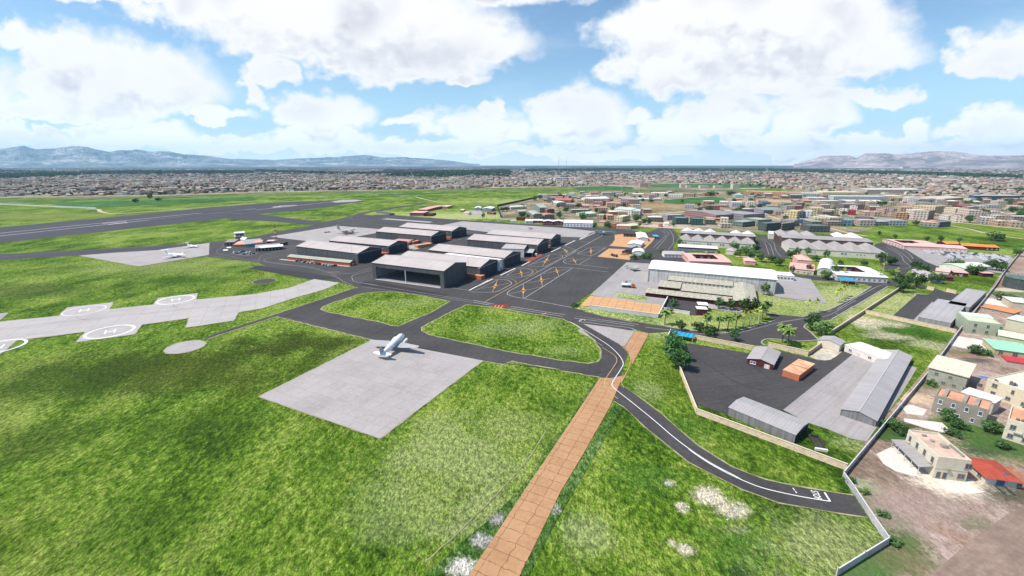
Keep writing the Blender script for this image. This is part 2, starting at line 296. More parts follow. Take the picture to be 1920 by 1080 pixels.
# residential yards beyond the boundary fence on the right
yd=[(*(98.6,103.3),5,1.3,(.1,.16,.05),.8),(*(85.7,83.9),6,1.6,(.09,.15,.045),.8),(*(77.2,79.5),8,1.3,(.1,.16,.05),.8),(*(128.5,133.9),5,1.4,(.05,.11,.025),.9),(*(134.8,132.1),4,2.,(.05,.1,.03),.8),(*(158.7,137.4),9,2.,(.08,.15,.035),.9),(*(141.9,127.7),6,1.4,(.06,.05,.04),.5),(*(155.7,125.3),9,1.8,(.08,.15,.04),.85),(*(366.3,311.1),12,2.2,(.1,.16,.05),.85),(*(169.8,147.1),3,2.,(.05,.05,.045),.7),(*(139.6,105.5),5,2.5,(.07,.08,.05),.8),(*(153.7,125.1),4,2.5,(.05,.06,.05),.8),(*(136.4,138.4),5,1.4,(.04,.09,.02),.9),(*(157.6,134.7),8,2.,(.07,.14,.03),.9),(*(161.7,128.8),9,2.,(.06,.12,.03),.85),
 (*(143.5,139.3),3,1.6,(.03,.05,.02),.7),(*(102.4,108.3),5,1.4,(.3,.36,.2),.8),(*(99.5,97.2),5,1.3,(.05,.13,.03),.85),(*(96.0,90.0),6,1.2,(.06,.12,.03),.9),(*(79.0,80.2),7,1.4,(.08,.15,.04),.8),(*(93.6,83.9),7,1.3,(.12,.14,.05),.7),(*(119.2,94.9),4,1.4,(.1,.13,.05),.7),(*(108.4,101.2),11,1.6,(.34,.25,.215),.8),
 (*(129.1,108.9),6,2.,(.75,.66,.52),.9),(*(146.9,114.3),6,1.6,(.42,.14,.07),.8),(*(229.3,202.0),6,3.,(.06,.13,.03),.9),(*(223.7,199.6),4,3.,(.3,.17,.12),.8),(*(332.3,288.2),7,2.5,(.72,.67,.62),.9),(*(354.0,304.2),9,2.,(.12,.18,.06),.9),(*(369.6,316.5),6,2.5,(.6,.5,.4),.8),
 (*(193.3,167.5),5,2.,(.35,.22,.17),.8),(*(206.9,176.2),2.2,1.2,(.08,.2,.4),.9),(*(161.0,158.9),6,1.6,(.6,.45,.3),.8),(*(176.8,168.8),4,1.2,(.12,.16,.04),.9),(*(223.1,193.6),4,2.,(.05,.06,.05),.7),(*(152.5,135.8),5,1.6,(.03,.04,.03),.6)]
grass('yard_soil',(.17,.125,.09),(.27,.2,.16),(.4,.31,.255),yd,fine=.3)
sheet('yard_ground',[(73.5,78.9),(94.3,90.2),(99.9,113.7),(130.8,139.2),(189.1,184.6),(250.3,233.0),(335.8,300.9),(402.2,354.7),(496.3,429.9),(630.8,534.1),(739.8,534.1),(414.8,180.3),(203.2,65.1),(56.6,65.1)],.05,'yard_soil')
surf('yard_concrete',(.5,.46,.41),(.68,.64,.59),.25,1.2,contrast=.5)
for pl in ([(149.9,151.8),(154.8,153.5),(158.0,149.7),(152.6,145.6),(147.7,146.9)],[(144.0,143.9),(155.4,141.0),(153.8,135.6),(150.1,134.7),(146.0,137.9),(142.4,141.6)],[(117.3,122.9),(122.8,125.6),(129.6,128.4),(129.9,125.6),(129.7,121.8),(128.0,116.1),(126.3,113.7),(120.0,112.4),(116.7,114.7),(115.8,118.1)],[(241.8,225.0),(248.2,220.7),(251.5,214.7),(236.8,201.6),(232.6,205.3),(225.5,211.9)],[(323.4,289.7),(327.7,288.2),(331.9,280.8),(324.1,274.8),(317.3,283.0)],[(125.6,110.5),(129.5,110.1),(132.8,108.6),(134.8,105.8),(129.6,104.9),(125.7,105.4),(124.4,108.6)],[(152.5,152.1),(155.8,153.2),(155.6,151.1),(151.7,147.9),(149.1,148.4)]): YZ=globals().get('YZ',.06)+.006; sheet('yard_slab',pl,YZ,'yard_concrete')
sheet('street',[(94.3,78.9),(116.2,90.1),(133.7,98.2),(140.5,100.3),(171.3,104.3),(161.8,78.9),(140.4,65.1),(71.2,65.1)],.09,'brown_road',align=((94.3,78.9),(140.5,100.3)))
# --- airfield pavements
sheet('runway',[(-847.6,443.1),(-755.8,653.3),(-734.6,720.6),(-694.0,817.3),(-653.1,960.6),(-601.3,1054.4),(-538.4,1120.5),(-428.6,1185.9),(-357.8,1125.4),(-390.4,1078.1),(-402.2,994.3),(-435.0,900.5),(-477.2,831.6),(-506.7,739.7),(-607.8,520.5),(-704.3,363.9)],.08,'runway_asphalt',align=((-679.6,585.0),(-540.4,945.2)))
sheet('blast_pad',[(-450.7,1117.2),(-446.3,1176.9),(-414.6,1185.9),(-386.2,1163.6),(-393.8,1125.4),(-428.3,1093.4)],.12,'concrete')
sheet('taxiway',[(-675.4,373.5),(-530.8,451.4),(-451.1,482.3),(-363.0,522.7),(-332.9,562.7),(-319.1,629.6),(-300.8,683.2),(-305.8,717.1),(-362.9,756.7),(-482.3,840.8),(-534.0,796.6),(-467.2,749.2),(-403.6,731.1),(-304.6,684.4),(-292.3,663.2),(-323.4,546.0),(-307.9,440.4),(-367.5,427.3),(-444.3,445.8),(-499.0,422.8),(-623.0,342.6)],.1,'runway_asphalt',align=((-521.6,443.1),(-363.0,522.7)))
sheet('apron',[(-361.2,519.0),(-329.3,556.3),(-298.7,678.2),(-307.2,720.6),(-293.2,764.4),(-291.5,850.2),(-257.0,981.5),(-221.1,1051.5),(-216.8,1093.4),(-204.8,1078.1),(-210.1,1027.6),(-247.7,945.2),(-273.0,879.7),(-276.9,827.1),(-253.1,813.8),(-250.2,827.1),(-226.2,822.6),(-192.7,805.1),(-87.6,745.5),(-59.1,734.6),(-34.6,720.6),(20.9,693.9),(78.4,678.2),(152.1,640.4),(188.4,609.0),(213.4,646.0),(236.0,657.4),(200.7,542.0),(173.5,478.2),(201.0,443.1),(180.1,394.3),(107.1,410.2),(68.7,329.6),(38.8,276.5),(37.9,274.2),(53.5,259.4),(71.0,246.9),(69.3,234.6),(56.5,231.3),(61.9,217.4),(56.5,200.4),(50.9,185.7),(44.9,168.4),(43.3,175.7),(38.4,176.7),(24.1,182.4),(0.0,192.8),(-3.7,189.0),(-13.7,193.3),(-74.1,219.4),(-142.9,255.9),(-144.8,257.7),(-161.8,223.8),(-162.2,219.3),(-164.6,221.1),(-164.0,227.3),(-148.5,257.9),(-116.9,323.5),(-140.8,342.6),(-163.1,347.7),(-244.3,401.0),(-223.9,394.3),(-241.8,412.5),(-306.1,437.7)],.14,'asphalt',align=((-51.3,320.5),(28.3,585.0)))
lines('grass_edge',[([(-162.7,220.0),(-161.4,223.3),(-144.4,257.1),(-142.6,255.5),(-74.0,219.0)],.9),([(-148.7,258.4),(-117.2,324.4)],.9),([(-13.7,193.1),(-3.7,188.8),(0.0,192.5),(24.0,182.1),(38.3,176.2)],1.),([(38.7,275.4),(53.5,259.4),(71.0,246.9)],1.)],.17,'dry_verge')
GI=dict(a=[(-124.2,275.5),(-121.7,282.9),(-110.1,304.6),(-103.3,309.9),(-94.0,311.5),(-82.7,309.9),(-62.5,300.2),(-42.0,288.2),(-50.2,265.6),(-65.5,240.3),(-69.0,240.3),(-80.6,247.8),(-101.7,257.6),(-116.9,265.9),(-123.0,270.3)],b=[(-51.8,238.1),(-41.2,259.9),(-29.9,280.9),(-8.5,273.4),(18.5,258.5),(30.5,251.7),(36.5,243.0),(39.5,234.4),(43.4,218.6),(44.3,205.1),(43.1,196.3),(40.3,191.7),(35.6,190.5),(24.8,193.3),(-0.6,203.3),(-27.1,216.6),(-45.3,226.5),(-50.1,232.5)])
for k in 'ab':
    sheet('grass_island',GI[k],.18,'field_grass')
    lines('island_edge',[(GI[k],.9,True)],.21,'dry_verge')
PAD=[(-74.1,219.4),(-13.7,193.3),(-45.0,131.2),(-101.8,159.4)]
sheet('parking_pad',PAD,.2,'concrete',align=(PAD[3],PAD[2]))
lines('pad_edge',[([PAD[0],PAD[3],PAD[2],PAD[1]],.7)],.16,'dry_verge')
# helicopter strip
HELI=[(-333.6,223.9),(-303.5,247.3),(-278.6,257.6),(-289.7,274.3),(-269.5,285.5),(-259.1,270.3),(-238.4,280.3),(-246.6,295.5),(-227.5,307.6),(-217.6,291.6),(-184.1,305.4),(-168.8,320.3),(-160.6,347.9),(-135.8,336.3),(-140.4,316.3),(-151.3,297.3),(-161.7,272.5),(-172.6,265.0),(-166.3,249.1),(-186.3,237.4),(-195.7,253.8),(-215.1,242.3),(-207.4,227.1),(-228.6,216.0),(-237.6,231.1),(-244.4,227.1),(-262.5,218.6),(-251.7,200.8),(-279.6,183.5)]
sheet('helicopter_strip',HELI,.2,'strip_concrete',align=((-288.6,233.9),(-178.5,290.3)))
lines('strip_edge',[(HELI,1.0,True)],.17,'dry_verge')
sheet('strip_stub',[(-328.8,253.8),(-320.7,262.7),(-316.2,263.8),(-306.8,250.7),(-313.7,241.0)],.16,'old_concrete')
ha=ang((-288.6,233.9),(-178.5,290.3))
def ring(c,r,n=40): return [(c[0]+r*math.cos(2*pi*i/n),c[1]+r*math.sin(2*pi*i/n)) for i in range(n)]
HP=[((-231.4,291.3),1.35,'white_paint'),((-273.2,268.5),.6,'white_paint'),((-224.0,231.1),1.35,'white_paint'),((-262.6,209.2),1.35,'white_paint')]
for c,w,mt in HP:
    mb=MB(); ribbon(mb,ring(c,10.4),w,True)
    for s0,s1 in (((-2.,-3.2),(-2.,3.2)),((2.,-3.2),(2.,3.2)),((-1.6,0),(1.6,0))):
        q=[(c[0]+x*math.cos(ha+.15)-y*math.sin(ha+.15),c[1]+x*math.sin(ha+.15)+y*math.cos(ha+.15)) for x,y in (s0,s1)]; ribbon(mb,q,.85)
    o=put('helipad_marking',mb.mesh('helipad_marking',[mt]),None,(0,0,.24)); o['kind']='structure'
lines('strip_marking',[([(-289.1,234.4),(-267.6,246.5),(-244.8,256.5),(-220.8,265.6),(-171.9,283.5)],.35),(curve([(-225.1,280.3),(-219.9,274.6),(-212.4,272.1)]),.4),(curve([(-266.6,256.5),(-261.9,252.5),(-253.2,249.9)]),.4),(curve([(-189.5,266.5),(-190.1,273.4),(-188.2,276.5)]),.4)],.24,'grey_paint')
sheet('round_pad',ring((-166.9,209.8),8.5),.2,'concrete'); lines('round_pad_edge',[(ring((-166.9,209.8),8.8),.7,True)],.19,'dry_verge')
sheet('signal_circle',ring((-197.4,341.3),8.2),.2,'asphalt'); lines('signal_circle_edge',[(ring((-197.4,341.3),8.5),.8,True)],.19,'dry_verge')
sheet('jet_apron',[(-443.0,444.6),(-418.7,460.3),(-384.3,474.6),(-384.4,478.9),(-359.1,520.6),(-311.8,447.7),(-340.8,394.3)],.2,'concrete',align=((-340.8,394.3),(-311.8,447.7)))
sheet('transport_apron',[(-312.0,567.0),(-266.2,672.1),(-181.6,632.3),(-184.0,599.2),(-200.6,567.0),(-207.7,534.1),(-227.3,519.0),(-251.1,534.1)],.2,'concrete',align=((-251.1,534.1),(-181.6,632.3)))
sheet('concrete_strip',[(-222.3,756.7),(-215.0,766.7),(-128.1,720.6),(-131.7,707.0)],.2,'concrete')
sheet('concrete_apron',[(-112.8,669.1),(-81.2,727.5),(-33.8,702.4),(32.2,669.1),(77.9,646.0),(116.4,614.0),(88.4,560.6),(65.3,567.0),(-29.2,604.0)],.2,'concrete',align=((-81.2,727.5),(116.4,614.0)))
sheet('museum_apron',[(109.2,412.5),(132.4,405.5),(178.2,390.0),(177.2,322.0),(136.1,291.9),(109.2,298.3),(100.2,279.9),(91.0,282.2),(65.4,297.0),(55.5,302.2)],.22,'old_concrete',align=((55.5,302.2),(109.2,412.5)))
sheet('hangar_yard',[(218.0,358.3),(234.3,356.5),(242.3,347.7),(214.8,290.7),(211.2,282.2),(185.0,299.6)],.2,'old_concrete',align=((185.0,299.6),(214.8,290.7)))
sheet('orange_yard_slab',[(55.3,300.9),(65.4,296.8),(80.3,289.4),(91.0,282.2),(99.8,280.0),(91.5,261.4),(50.3,276.5),(43.6,275.6)],.25,'orange_slab',align=((50.3,276.5),(91.5,261.4)))
grass('light_verge',(.1,.16,.035),(.22,.28,.09),(.36,.38,.16))
sheet('verge',[(76.3,308.0),(94.2,299.6),(93.6,291.3),(91.6,287.5),(78.8,294.4),(72.0,298.4)],.26,'light_verge')
sheet('verge',[(38.1,274.8),(43.6,275.6),(50.2,275.6),(64.0,268.9),(88.9,254.8),(88.2,239.3),(81.6,242.6),(71.4,248.3),(53.8,260.4)],.17,'light_verge')
sheet('gravel_yard',[(136.0,583.8),(147.6,587.9),(160.1,568.1),(180.9,556.3),(166.1,522.7),(147.6,483.8),(142.8,485.0),(111.3,500.4),(118.6,518.1),(126.8,542.0)],.2,'orange_gravel')
sheet('gravel_yard',[(107.0,483.8),(121.6,479.8),(130.5,472.0),(125.0,453.5),(114.7,422.9),(86.2,439.0)],.2,'orange_gravel')
sheet('service_yard',[(110.6,299.3),(107.9,292.9),(97.3,273.0),(112.2,265.6),(110.1,259.8),(114.1,258.9),(125.8,270.9),(146.1,264.3),(149.5,270.9),(131.4,285.2)],.23,'asphalt')
sheet('service_path',[(131.5,282.2),(148.1,268.2),(143.3,263.6),(126.4,272.3)],.26,'concrete')
# public road
sheet('road',[(70.2,249.7),(88.1,239.3),(101.7,232.6),(113.5,228.9),(125.4,232.1),(140.7,240.2),(158.4,250.7),(157.9,258.4),(158.7,264.5),(163.3,260.9),(177.4,256.4),(190.9,263.5),(204.8,270.9),(243.0,299.6),(275.0,326.5),(274.9,332.8),(259.2,339.3),(242.5,346.0),(232.1,352.9),(214.6,360.2),(218.8,367.7),(238.2,363.0),(271.4,352.1),(290.2,342.6),(303.5,344.3),(317.4,354.7),(329.7,379.5),(333.1,387.9),(354.3,417.4),(392.3,472.0),(423.6,511.8),(451.1,530.3),(464.7,534.1),(433.2,481.4),(397.9,417.4),(385.2,385.7),(371.0,377.5),(352.5,373.5),(352.1,381.6),(339.0,369.6),(322.7,354.7),(307.3,337.6),(294.7,328.1),(289.0,328.1),(261.5,306.3),(224.0,276.5),(203.8,260.4),(193.0,252.1),(185.6,249.7),(176.8,246.9),(169.3,240.6),(167.1,237.2),(166.3,232.1),(163.0,219.6),(152.0,217.4),(147.0,218.5),(136.8,220.4),(130.9,216.0),(130.0,211.7),(125.6,211.7),(109.2,221.1),(99.7,226.1),(87.8,231.3),(75.5,228.9),(69.0,235.5)],.13,'asphalt',align=((88.9,234.6),(153.2,241.5)))
RK=[curve([(158.4,250.7),(140.7,240.2),(125.4,232.1),(113.5,228.9),(101.7,232.6),(88.1,239.3)]),curve([(185.6,249.7),(176.8,246.9),(169.3,240.6),(167.1,237.2),(166.3,232.1),(163.0,219.6)]),curve([(162.5,218.9),(152.0,217.4),(147.0,218.5),(136.8,220.4),(130.9,216.0),(130.0,211.7)]),curve([(224.0,276.5),(203.8,260.4),(193.0,252.1)]),[(177.1,255.9),(190.6,263.0),(204.4,270.4),(242.6,298.9),(274.4,325.8)],[(223.2,275.4),(260.4,304.9),(287.7,326.5)]]
mb=MB()   # concrete kerbs, a real step
for pts in RK:
    for i in range(len(pts)-1):
        a,b=Vector(pts[i]),Vector(pts[i+1]); 
        if (b-a).length<.05: continue
        n=Vector((-(b-a).y,(b-a).x)).normalized()*.35
        q=[a-n,b-n,b+n,a+n]
        for k in range(4): mb.face([(*q[k],0),(*q[(k+1)%4],0),(*q[(k+1)%4],.27),(*q[k],.27)])
        mb.face([(*x,.27) for x in q])
o=put('kerb',mb.mesh('kerb',['concrete'])); o['kind']='structure'
sheet('parking_ground',[(321.3,579.2),(336.6,579.2),(336.1,547.0),(292.8,460.7),(276.8,434.7),(266.1,426.7),(253.4,429.9),(252.3,443.1),(281.7,504.7)],.14,'asphalt',align=((321.3,579.2),(292.8,460.7)))
sheet('hall_road',[(224.6,645.3),(235.1,655.9),(224.1,602.8),(213.2,562.7),(198.9,532.2),(188.3,509.1),(178.3,483.8),(168.9,466.3),(163.0,472.0),(203.9,596.7)],.16,'asphalt')
sheet('concrete_lot',[(433.8,481.8),(449.7,479.8),(511.0,446.5),(496.3,429.9),(419.3,368.7),(414.0,373.5),(409.0,411.4),(382.0,388.9)],.12,'old_concrete',align=((433.8,481.8),(511.0,446.5)))
# curving road to the gate, laterite strip, concrete wedge
sheet('wedge_pad',[(41.6,243.5),(56.0,238.1),(68.7,231.6),(57.4,209.2)],.2,'concrete',align=((41.6,243.5),(68.7,231.6)))
sheet('wedge_pad',[(36.6,232.1),(41.1,223.9),(46.0,211.7),(46.9,210.7),(42.8,219.7),(38.9,236.2)],.19,'concrete')
LA=((1.8,79.2),(37.4,151.1))
sheet('laterite_strip',[(68.8,232.1),(75.7,228.5),(56.2,189.4),(57.5,197.7),(57.9,203.8),(57.1,209.2)],.2,'laterite_slab',align=LA)
sheet('laterite_strip',[(38.5,175.9),(43.3,175.4),(50.0,178.2),(44.9,168.4),(37.4,151.1),(22.1,121.3),(14.0,106.2),(1.8,79.2),(-1.1,72.8),(-12.5,72.8),(-9.9,79.2)],.2,'laterite_slab',align=LA)
grass('scrub',(.016,.045,.007),(.045,.105,.015),(.11,.175,.05),[(*(-4.1,95.4),3,1.,(.24,.23,.22),.9),(*(-7.4,89.0),3,1.,(.3,.29,.27),.9),(*(-11.9,81.2),3.2,1.3,(.6,.57,.52),.9),(*(11.8,99.5),2.4,.7,(.3,.28,.25),.8)])
sheet('scrub_edge',[(38.3,175.0),(32.1,166.5),(21.7,143.5),(11.8,127.5),(6.0,113.8),(0.8,104.7),(-6.2,95.4),(-13.5,87.3),(-19.7,79.2),(-9.9,79.1),(-5.8,87.3),(1.1,102.4),(13.8,127.5),(27.9,155.4)],.12,'scrub')
sheet('scrub_edge',[(44.8,160.8),(37.7,150.3),(22.4,121.5),(14.4,106.3),(8.2,94.0),(1.8,79.2),(3.8,79.1),(10.7,93.4),(18.2,107.1),(26.6,122.3),(38.3,142.8),(45.0,155.4)],.12,'scrub')
lines('wheel_track',[(curve([(11.7,135.4),(8.9,128.6),(3.0,116.6),(-4.5,104.7),(-10.4,96.0),(-15.7,88.7),(-20.4,82.8)]),.35)],.14,'dry_verge')
sheet('gate_road',[(43.4,166.6),(44.9,168.4),(47.2,167.5),(51.6,157.1),(55.9,146.2),(61.4,127.4),(67.7,116.5),(74.9,110.8),(82.9,107.7),(96.2,104.3),(94.0,96.5),(84.5,98.7),(73.6,101.8),(66.1,107.0),(58.9,114.9),(55.4,119.4),(48.2,135.9),(43.2,151.5),(41.0,156.2),(39.4,156.2),(37.4,151.1)],.17,'asphalt',align=((49.4,149.2),(66.2,113.2)))
lines('gate_road_edge',[([(47.2,167.7),(51.6,157.3),(56.0,146.5),(61.5,127.6),(67.8,116.6),(75.0,111.0),(83.0,107.9),(96.3,104.5)],.7),([(93.9,96.3),(84.3,98.6),(73.5,101.6),(66.0,106.8),(58.8,114.7),(55.3,119.2),(48.2,135.7),(43.2,151.1),(40.0,156.2)],.6)],.15,'dry_verge')
# fenced compound
sheet('compound_yard',[(81.9,216.7),(95.4,213.1),(122.3,199.2),(134.5,204.3),(142.8,197.3),(145.8,193.7),(150.3,193.7),(156.9,197.9),(165.1,204.3),(168.5,201.7),(174.6,196.1),(145.2,170.3),(103.0,149.5),(85.3,141.9),(80.1,146.2),(72.1,153.8),(76.6,185.1),(78.6,203.6)],.12,'asphalt',align=((76.6,185.1),(142.8,197.3)))
sheet('compound_slab',[(168.0,201.1),(175.1,196.7),(185.9,185.7),(157.9,161.3),(130.1,138.5),(119.5,129.7),(117.9,130.0),(115.2,131.2),(111.1,136.9),(107.1,140.6),(103.0,149.5)],.16,'old_concrete',align=((103.0,149.5),(168.0,201.1)))
sheet('sand_patch',[(144.6,198.1),(156.8,208.6),(159.7,206.1),(162.5,203.5),(165.2,204.5),(157.4,198.1),(152.1,194.3),(148.7,193.4),(145.4,194.7)],.16,'pale_sand')
sheet('depot_yard',[(231.6,255.5),(292.0,305.9),(296.6,303.1),(305.2,309.4),(318.6,321.6),(316.9,310.2),(323.7,305.9),(326.3,294.4),(248.9,231.9),(248.8,235.9),(238.2,248.5)],.12,'asphalt',align=((231.6,255.5),(292.0,305.9)))
sheet('depot_slab',[(238.2,248.5),(240.1,247.2),(285.4,285.2),(285.0,286.7)],.16,'concrete')
# --- painted markings
W='white_paint'
lines('runway_marking',[([(-734.6,440.4),(-692.8,596.7),(-595.1,856.0)],1.7),([(-702.2,419.8),(-667.0,573.6),(-538.5,941.7)],1.7),([(-523.1,914.0),(-486.8,1010.7),(-449.1,1113.2)],1.7),([(-645.9,699.3),(-630.6,725.6)],3.),([(-625.6,686.9),(-615.4,710.3)],3.),([(-519.2,969.1),(-510.0,991.1)],5.),([(-524.4,984.7),(-483.8,1010.7)],5.),([(-522.5,1004.1),(-494.7,1027.6)],5.)],.13,W)
lines('taxiway_marking',[(curve([(-583.6,855.6),(-562.1,866.4),(-503.3,834.7)]),.9),([(-558.2,817.2),(-515.4,805.1)],.9),([(-514.9,437.1),(-482.3,462.8),(-437.8,482.4),(-399.4,500.8)],.5),(curve([(-302.1,439.7),(-288.2,434.7),(-260.3,423.5),(-244.7,418.9),(-225.1,408.4),(-197.8,397.1),(-177.8,386.3),(-160.8,373.5),(-147.5,361.6)]),.45),(curve([(-243.8,426.7),(-236.8,417.4),(-209.7,402.7),(-187.4,394.3),(-170.8,383.7)]),.45),(curve([(-243.8,426.7),(-239.6,436.4),(-233.3,453.5)]),.45),([(-255.1,460.7),(-241.8,487.8)],.5),([(-263.1,506.9),(-247.0,500.4)],.5),(curve([(-245.6,420.4),(-255.4,443.1),(-253.2,457.1)]),.35),
 (curve([(-341.5,500.4),(-332.0,504.7),(-318.7,472.0),(-304.1,453.5),(-262.8,426.7)]),.35),(curve([(-157.4,372.3),(-137.8,367.5),(-132.1,376.0),(-126.1,388.9)]),.45),(curve([(-123.6,379.8),(-132.9,361.6),(-130.0,349.2),(-123.8,339.7),(-103.9,329.6)]),.55),(curve([(-152.6,361.6),(-143.9,353.6),(-133.3,339.7),(-123.0,329.6)]),.5),([(-117.2,335.6),(-104.7,328.7),(-75.7,313.8),(-47.1,299.3),(-29.3,290.5),(-14.3,282.2)],.5),([(-113.7,324.8),(-74.3,307.6),(-48.6,296.8),(-15.0,279.3)],.4),
 ([(-282.7,718.8),(-286.6,805.1)],.5),([(-274.5,670.6),(-242.4,727.5),(-219.9,764.4)],.5),(curve([(-284.1,784.3),(-262.9,736.4),(-260.2,754.9)]),.4),([(-239.0,710.3),(-173.6,670.6)],.5),([(-172.9,673.1),(-76.9,739.4)],.3),([(-62.5,609.0),(-42.9,590.8)],.5),([(-75.3,527.4),(-63.4,549.6)],.8),([(59.8,500.4),(76.7,537.1)],1.1),([(62.5,542.0),(76.7,537.1)],.5)],.19,'grey_paint')
bar=[([(-26.0,326.7),(-15.8,348.8)],1.2),([(-31.6,315.0),(-18.8,344.5)],1.1),([(-9.8,360.9),(2.9,387.1)],1.2),([(8.9,397.1),(16.9,415.5)],1.1),([(30.6,443.4),(35.4,451.4)],1.2),([(41.5,463.7),(54.5,489.9)],1.2),([(30.6,443.1),(35.6,451.7)],1.2),([(61.5,504.7),(77.1,537.1)],1.2),([(83.8,547.0),(109.3,602.8)],1.),([(84.3,544.5),(113.9,602.8)],1.)]
lines('stand_bar',bar,.2,W)
L=[(curve([(-30.7,311.1),(-23.3,309.9),(-14.1,310.1),(-9.4,314.3),(-4.1,324.8),(-0.4,333.6),(-1.6,340.7),(-5.4,346.0),(-15.7,348.1)]),.55),(curve([(-12.3,344.9),(-21.4,325.8),(-27.6,314.7)]),.4),([(-44.7,321.4),(-31.5,314.7)],.4),
 (curve([(-5.3,358.6),(3.3,355.2),(10.0,356.3),(15.2,363.9),(18.3,373.0),(16.8,381.1),(13.1,384.4),(3.6,386.3)]),.5),([(3.6,383.7),(-4.5,360.4)],.4),
 (curve([(7.9,294.4),(1.9,298.4),(-2.6,303.4),(-3.4,307.6),(-1.0,315.6),(8.3,333.0),(23.7,363.4),(33.2,383.1),(39.2,391.1),(54.7,389.4)]),.6),([(54.5,388.4),(8.4,294.7)],.55),([(7.9,294.1),(23.4,284.4),(39.1,274.1)],.6),
 (curve([(14.4,396.5),(27.3,392.9),(32.9,399.3),(46.5,426.7),(50.9,438.0),(49.3,447.2),(39.3,450.7)]),.5),([(38.5,448.2),(14.7,397.6)],.4),(curve([(61.3,402.1),(51.3,406.4),(49.4,415.8),(53.1,426.7),(61.2,433.7)]),.5),([(61.7,402.1),(77.8,433.1)],.4),
 (curve([(81.5,443.1),(70.3,450.0),(69.0,455.3),(75.1,468.2),(88.9,489.9),(105.0,491.9)]),.5),([(81.5,443.1),(106.5,491.9)],.45),(curve([(59.0,496.1),(66.4,483.8),(69.1,473.9),(63.4,460.7),(53.9,457.1)]),.5),(curve([(77.5,537.1),(91.4,527.4),(92.6,520.4),(85.2,509.1)]),.45),
 ([(54.7,388.9),(83.2,373.0)],.6),([(61.7,402.1),(86.2,387.3)],.6),([(54.3,443.1),(128.1,596.7)],.6),([(21.9,372.3),(71.4,472.0)],.5)]
lines('stand_outline',L,.2,'faded_paint')
lines('lead_line',[([(-18.3,286.7),(21.9,371.8)],.45),(curve([(22.0,371.1),(21.4,378.5),(18.4,384.4),(3.0,391.6)]),.35),(curve([(3.4,335.0),(2.1,343.9),(-4.4,352.5),(-15.0,358.1)]),.35),(curve([(54.9,436.4),(53.8,444.8),(46.5,453.5),(37.8,457.1)]),.35)],.2,'yellow_paint')
SP=[((-13.0,325.8),(-11.7,346.0),(-14.2,310.8),(-23.0,319.2),(-2.1,335.6)),((8.0,367.5),(7.1,383.7),(8.4,356.5),(-4.5,360.4),(17.3,373.0)),((8.4,313.8),(8.9,333.0),(7.7,295.1),(-2.4,305.1),(22.3,324.8)),((23.6,344.3),(24.3,363.9),(23.1,325.4),(11.5,335.2),(38.1,355.9)),((39.1,376.0),(39.5,390.2),(39.0,358.8),(25.5,365.1),(52.7,387.6)),((32.5,418.0),(39.0,450.0),(27.7,394.3),(16.1,401.2),(49.0,438.0)),((60.5,418.9),(60.6,433.1),(60.2,402.1),(50.2,412.8),(74.4,433.1)),((84.6,468.2),(88.5,489.9),(79.9,439.7),(70.2,454.2),(104.2,487.8)),((58.6,470.8),(56.5,487.8),(57.9,450.0),(49.3,460.7),(68.3,475.8))]
lines('stand_cross',[([a,c],.35) for s in SP for a,c in ((s[1],s[2]),(s[3],s[4]))],.2,'faded_paint')
for c,n,s,w,e in SP:
    mb=MB(); c=Vector(c)
    for q,l,wd in ((Vector(n),.62,1.25),(Vector(s),.5,1.25),(Vector(w),.26,1.),(Vector(e),.26,1.)):
        d=(q-c)*l; m_=Vector((-d.y,d.x)).normalized()*wd
        mb.face([(*(c-m_),0),(*(c+d),0),(*(c+m_),0)])
    o=put('stand_star',mb.mesh('stand_star',['orange_paint']),None,(0,0,.23)); o['kind']='structure'
lines('taxi_guide',[([(-26.6,290.5),(-11.8,281.5)],.55),([(-26.2,285.8),(-13.2,278.8)],.45),([(-0.9,276.5),(25.9,263.0),(57.2,248.8)],.55),([(-2.6,273.7),(31.1,256.7)],.5),([(33.1,259.8),(55.8,249.7),(73.7,242.4)],.5),([(37.6,253.6),(56.7,246.2),(70.5,240.4)],.5),(curve([(43.4,246.6),(55.7,241.5),(64.9,238.2),(67.6,236.6),(68.9,234.5),(68.7,232.1)]),.5),([(76.4,238.2),(93.0,231.4)],.45),([(39.7,247.2),(41.5,251.2)],.7),([(39.7,247.2),(43.3,246.0)],.5)],.2,'faded_paint')
sheet('hold_block',[(-13.5,280.5),(-3.8,281.1),(-1.5,276.2),(-6.5,272.6),(-12.6,273.4)],.19,'red_paint')
lines('hold_bars',[([(-11.5,274.0),(-10.6,278.8)],.8),([(-9.4,273.4),(-8.4,278.5)],.8),([(-7.6,273.1),(-5.9,278.2)],.8),([(18.8,259.8),(21.4,263.6)],.7),([(18.8,262.3),(20.9,260.4)],.5),([(-160.8,372.3),(-149.2,373.5)],.5)],.24,'orange_paint')
mb=MB()
for c,r in (((42.4,249.5),1.3),((42.4,249.2),1.0)): mb.face([(x,y,0) for x,y in ring(c,r,16)])
o=put('white_disc',mb.mesh('white_disc',[W]),None,(0,0,.23)); o['kind']='structure'
gc=curve([(34.2,246.8),(40.2,234.6),(45.5,222.4),(50.1,210.3),(52.3,198.9),(52.1,190.2),(49.5,184.0),(46.0,177.4),(43.2,171.9),(42.2,168.6),(43.3,164.2),(47.0,154.8),(51.8,142.1),(55.0,132.7),(57.9,125.8),(62.0,118.3),(68.0,110.9)],5)+curve([(57.2,126.4),(60.8,119.4),(64.6,114.1),(68.6,110.0),(72.8,107.0),(80.6,104.0),(88.0,102.0)],5)[1:]
lines('road_marking',[(gc,.34),([(88.0,102.0),(88.8,105.5)],.5),([(80.9,107.3),(80.8,106.3)],.3),([(80.8,106.0),(80.7,105.2)],.3)],.24,W)
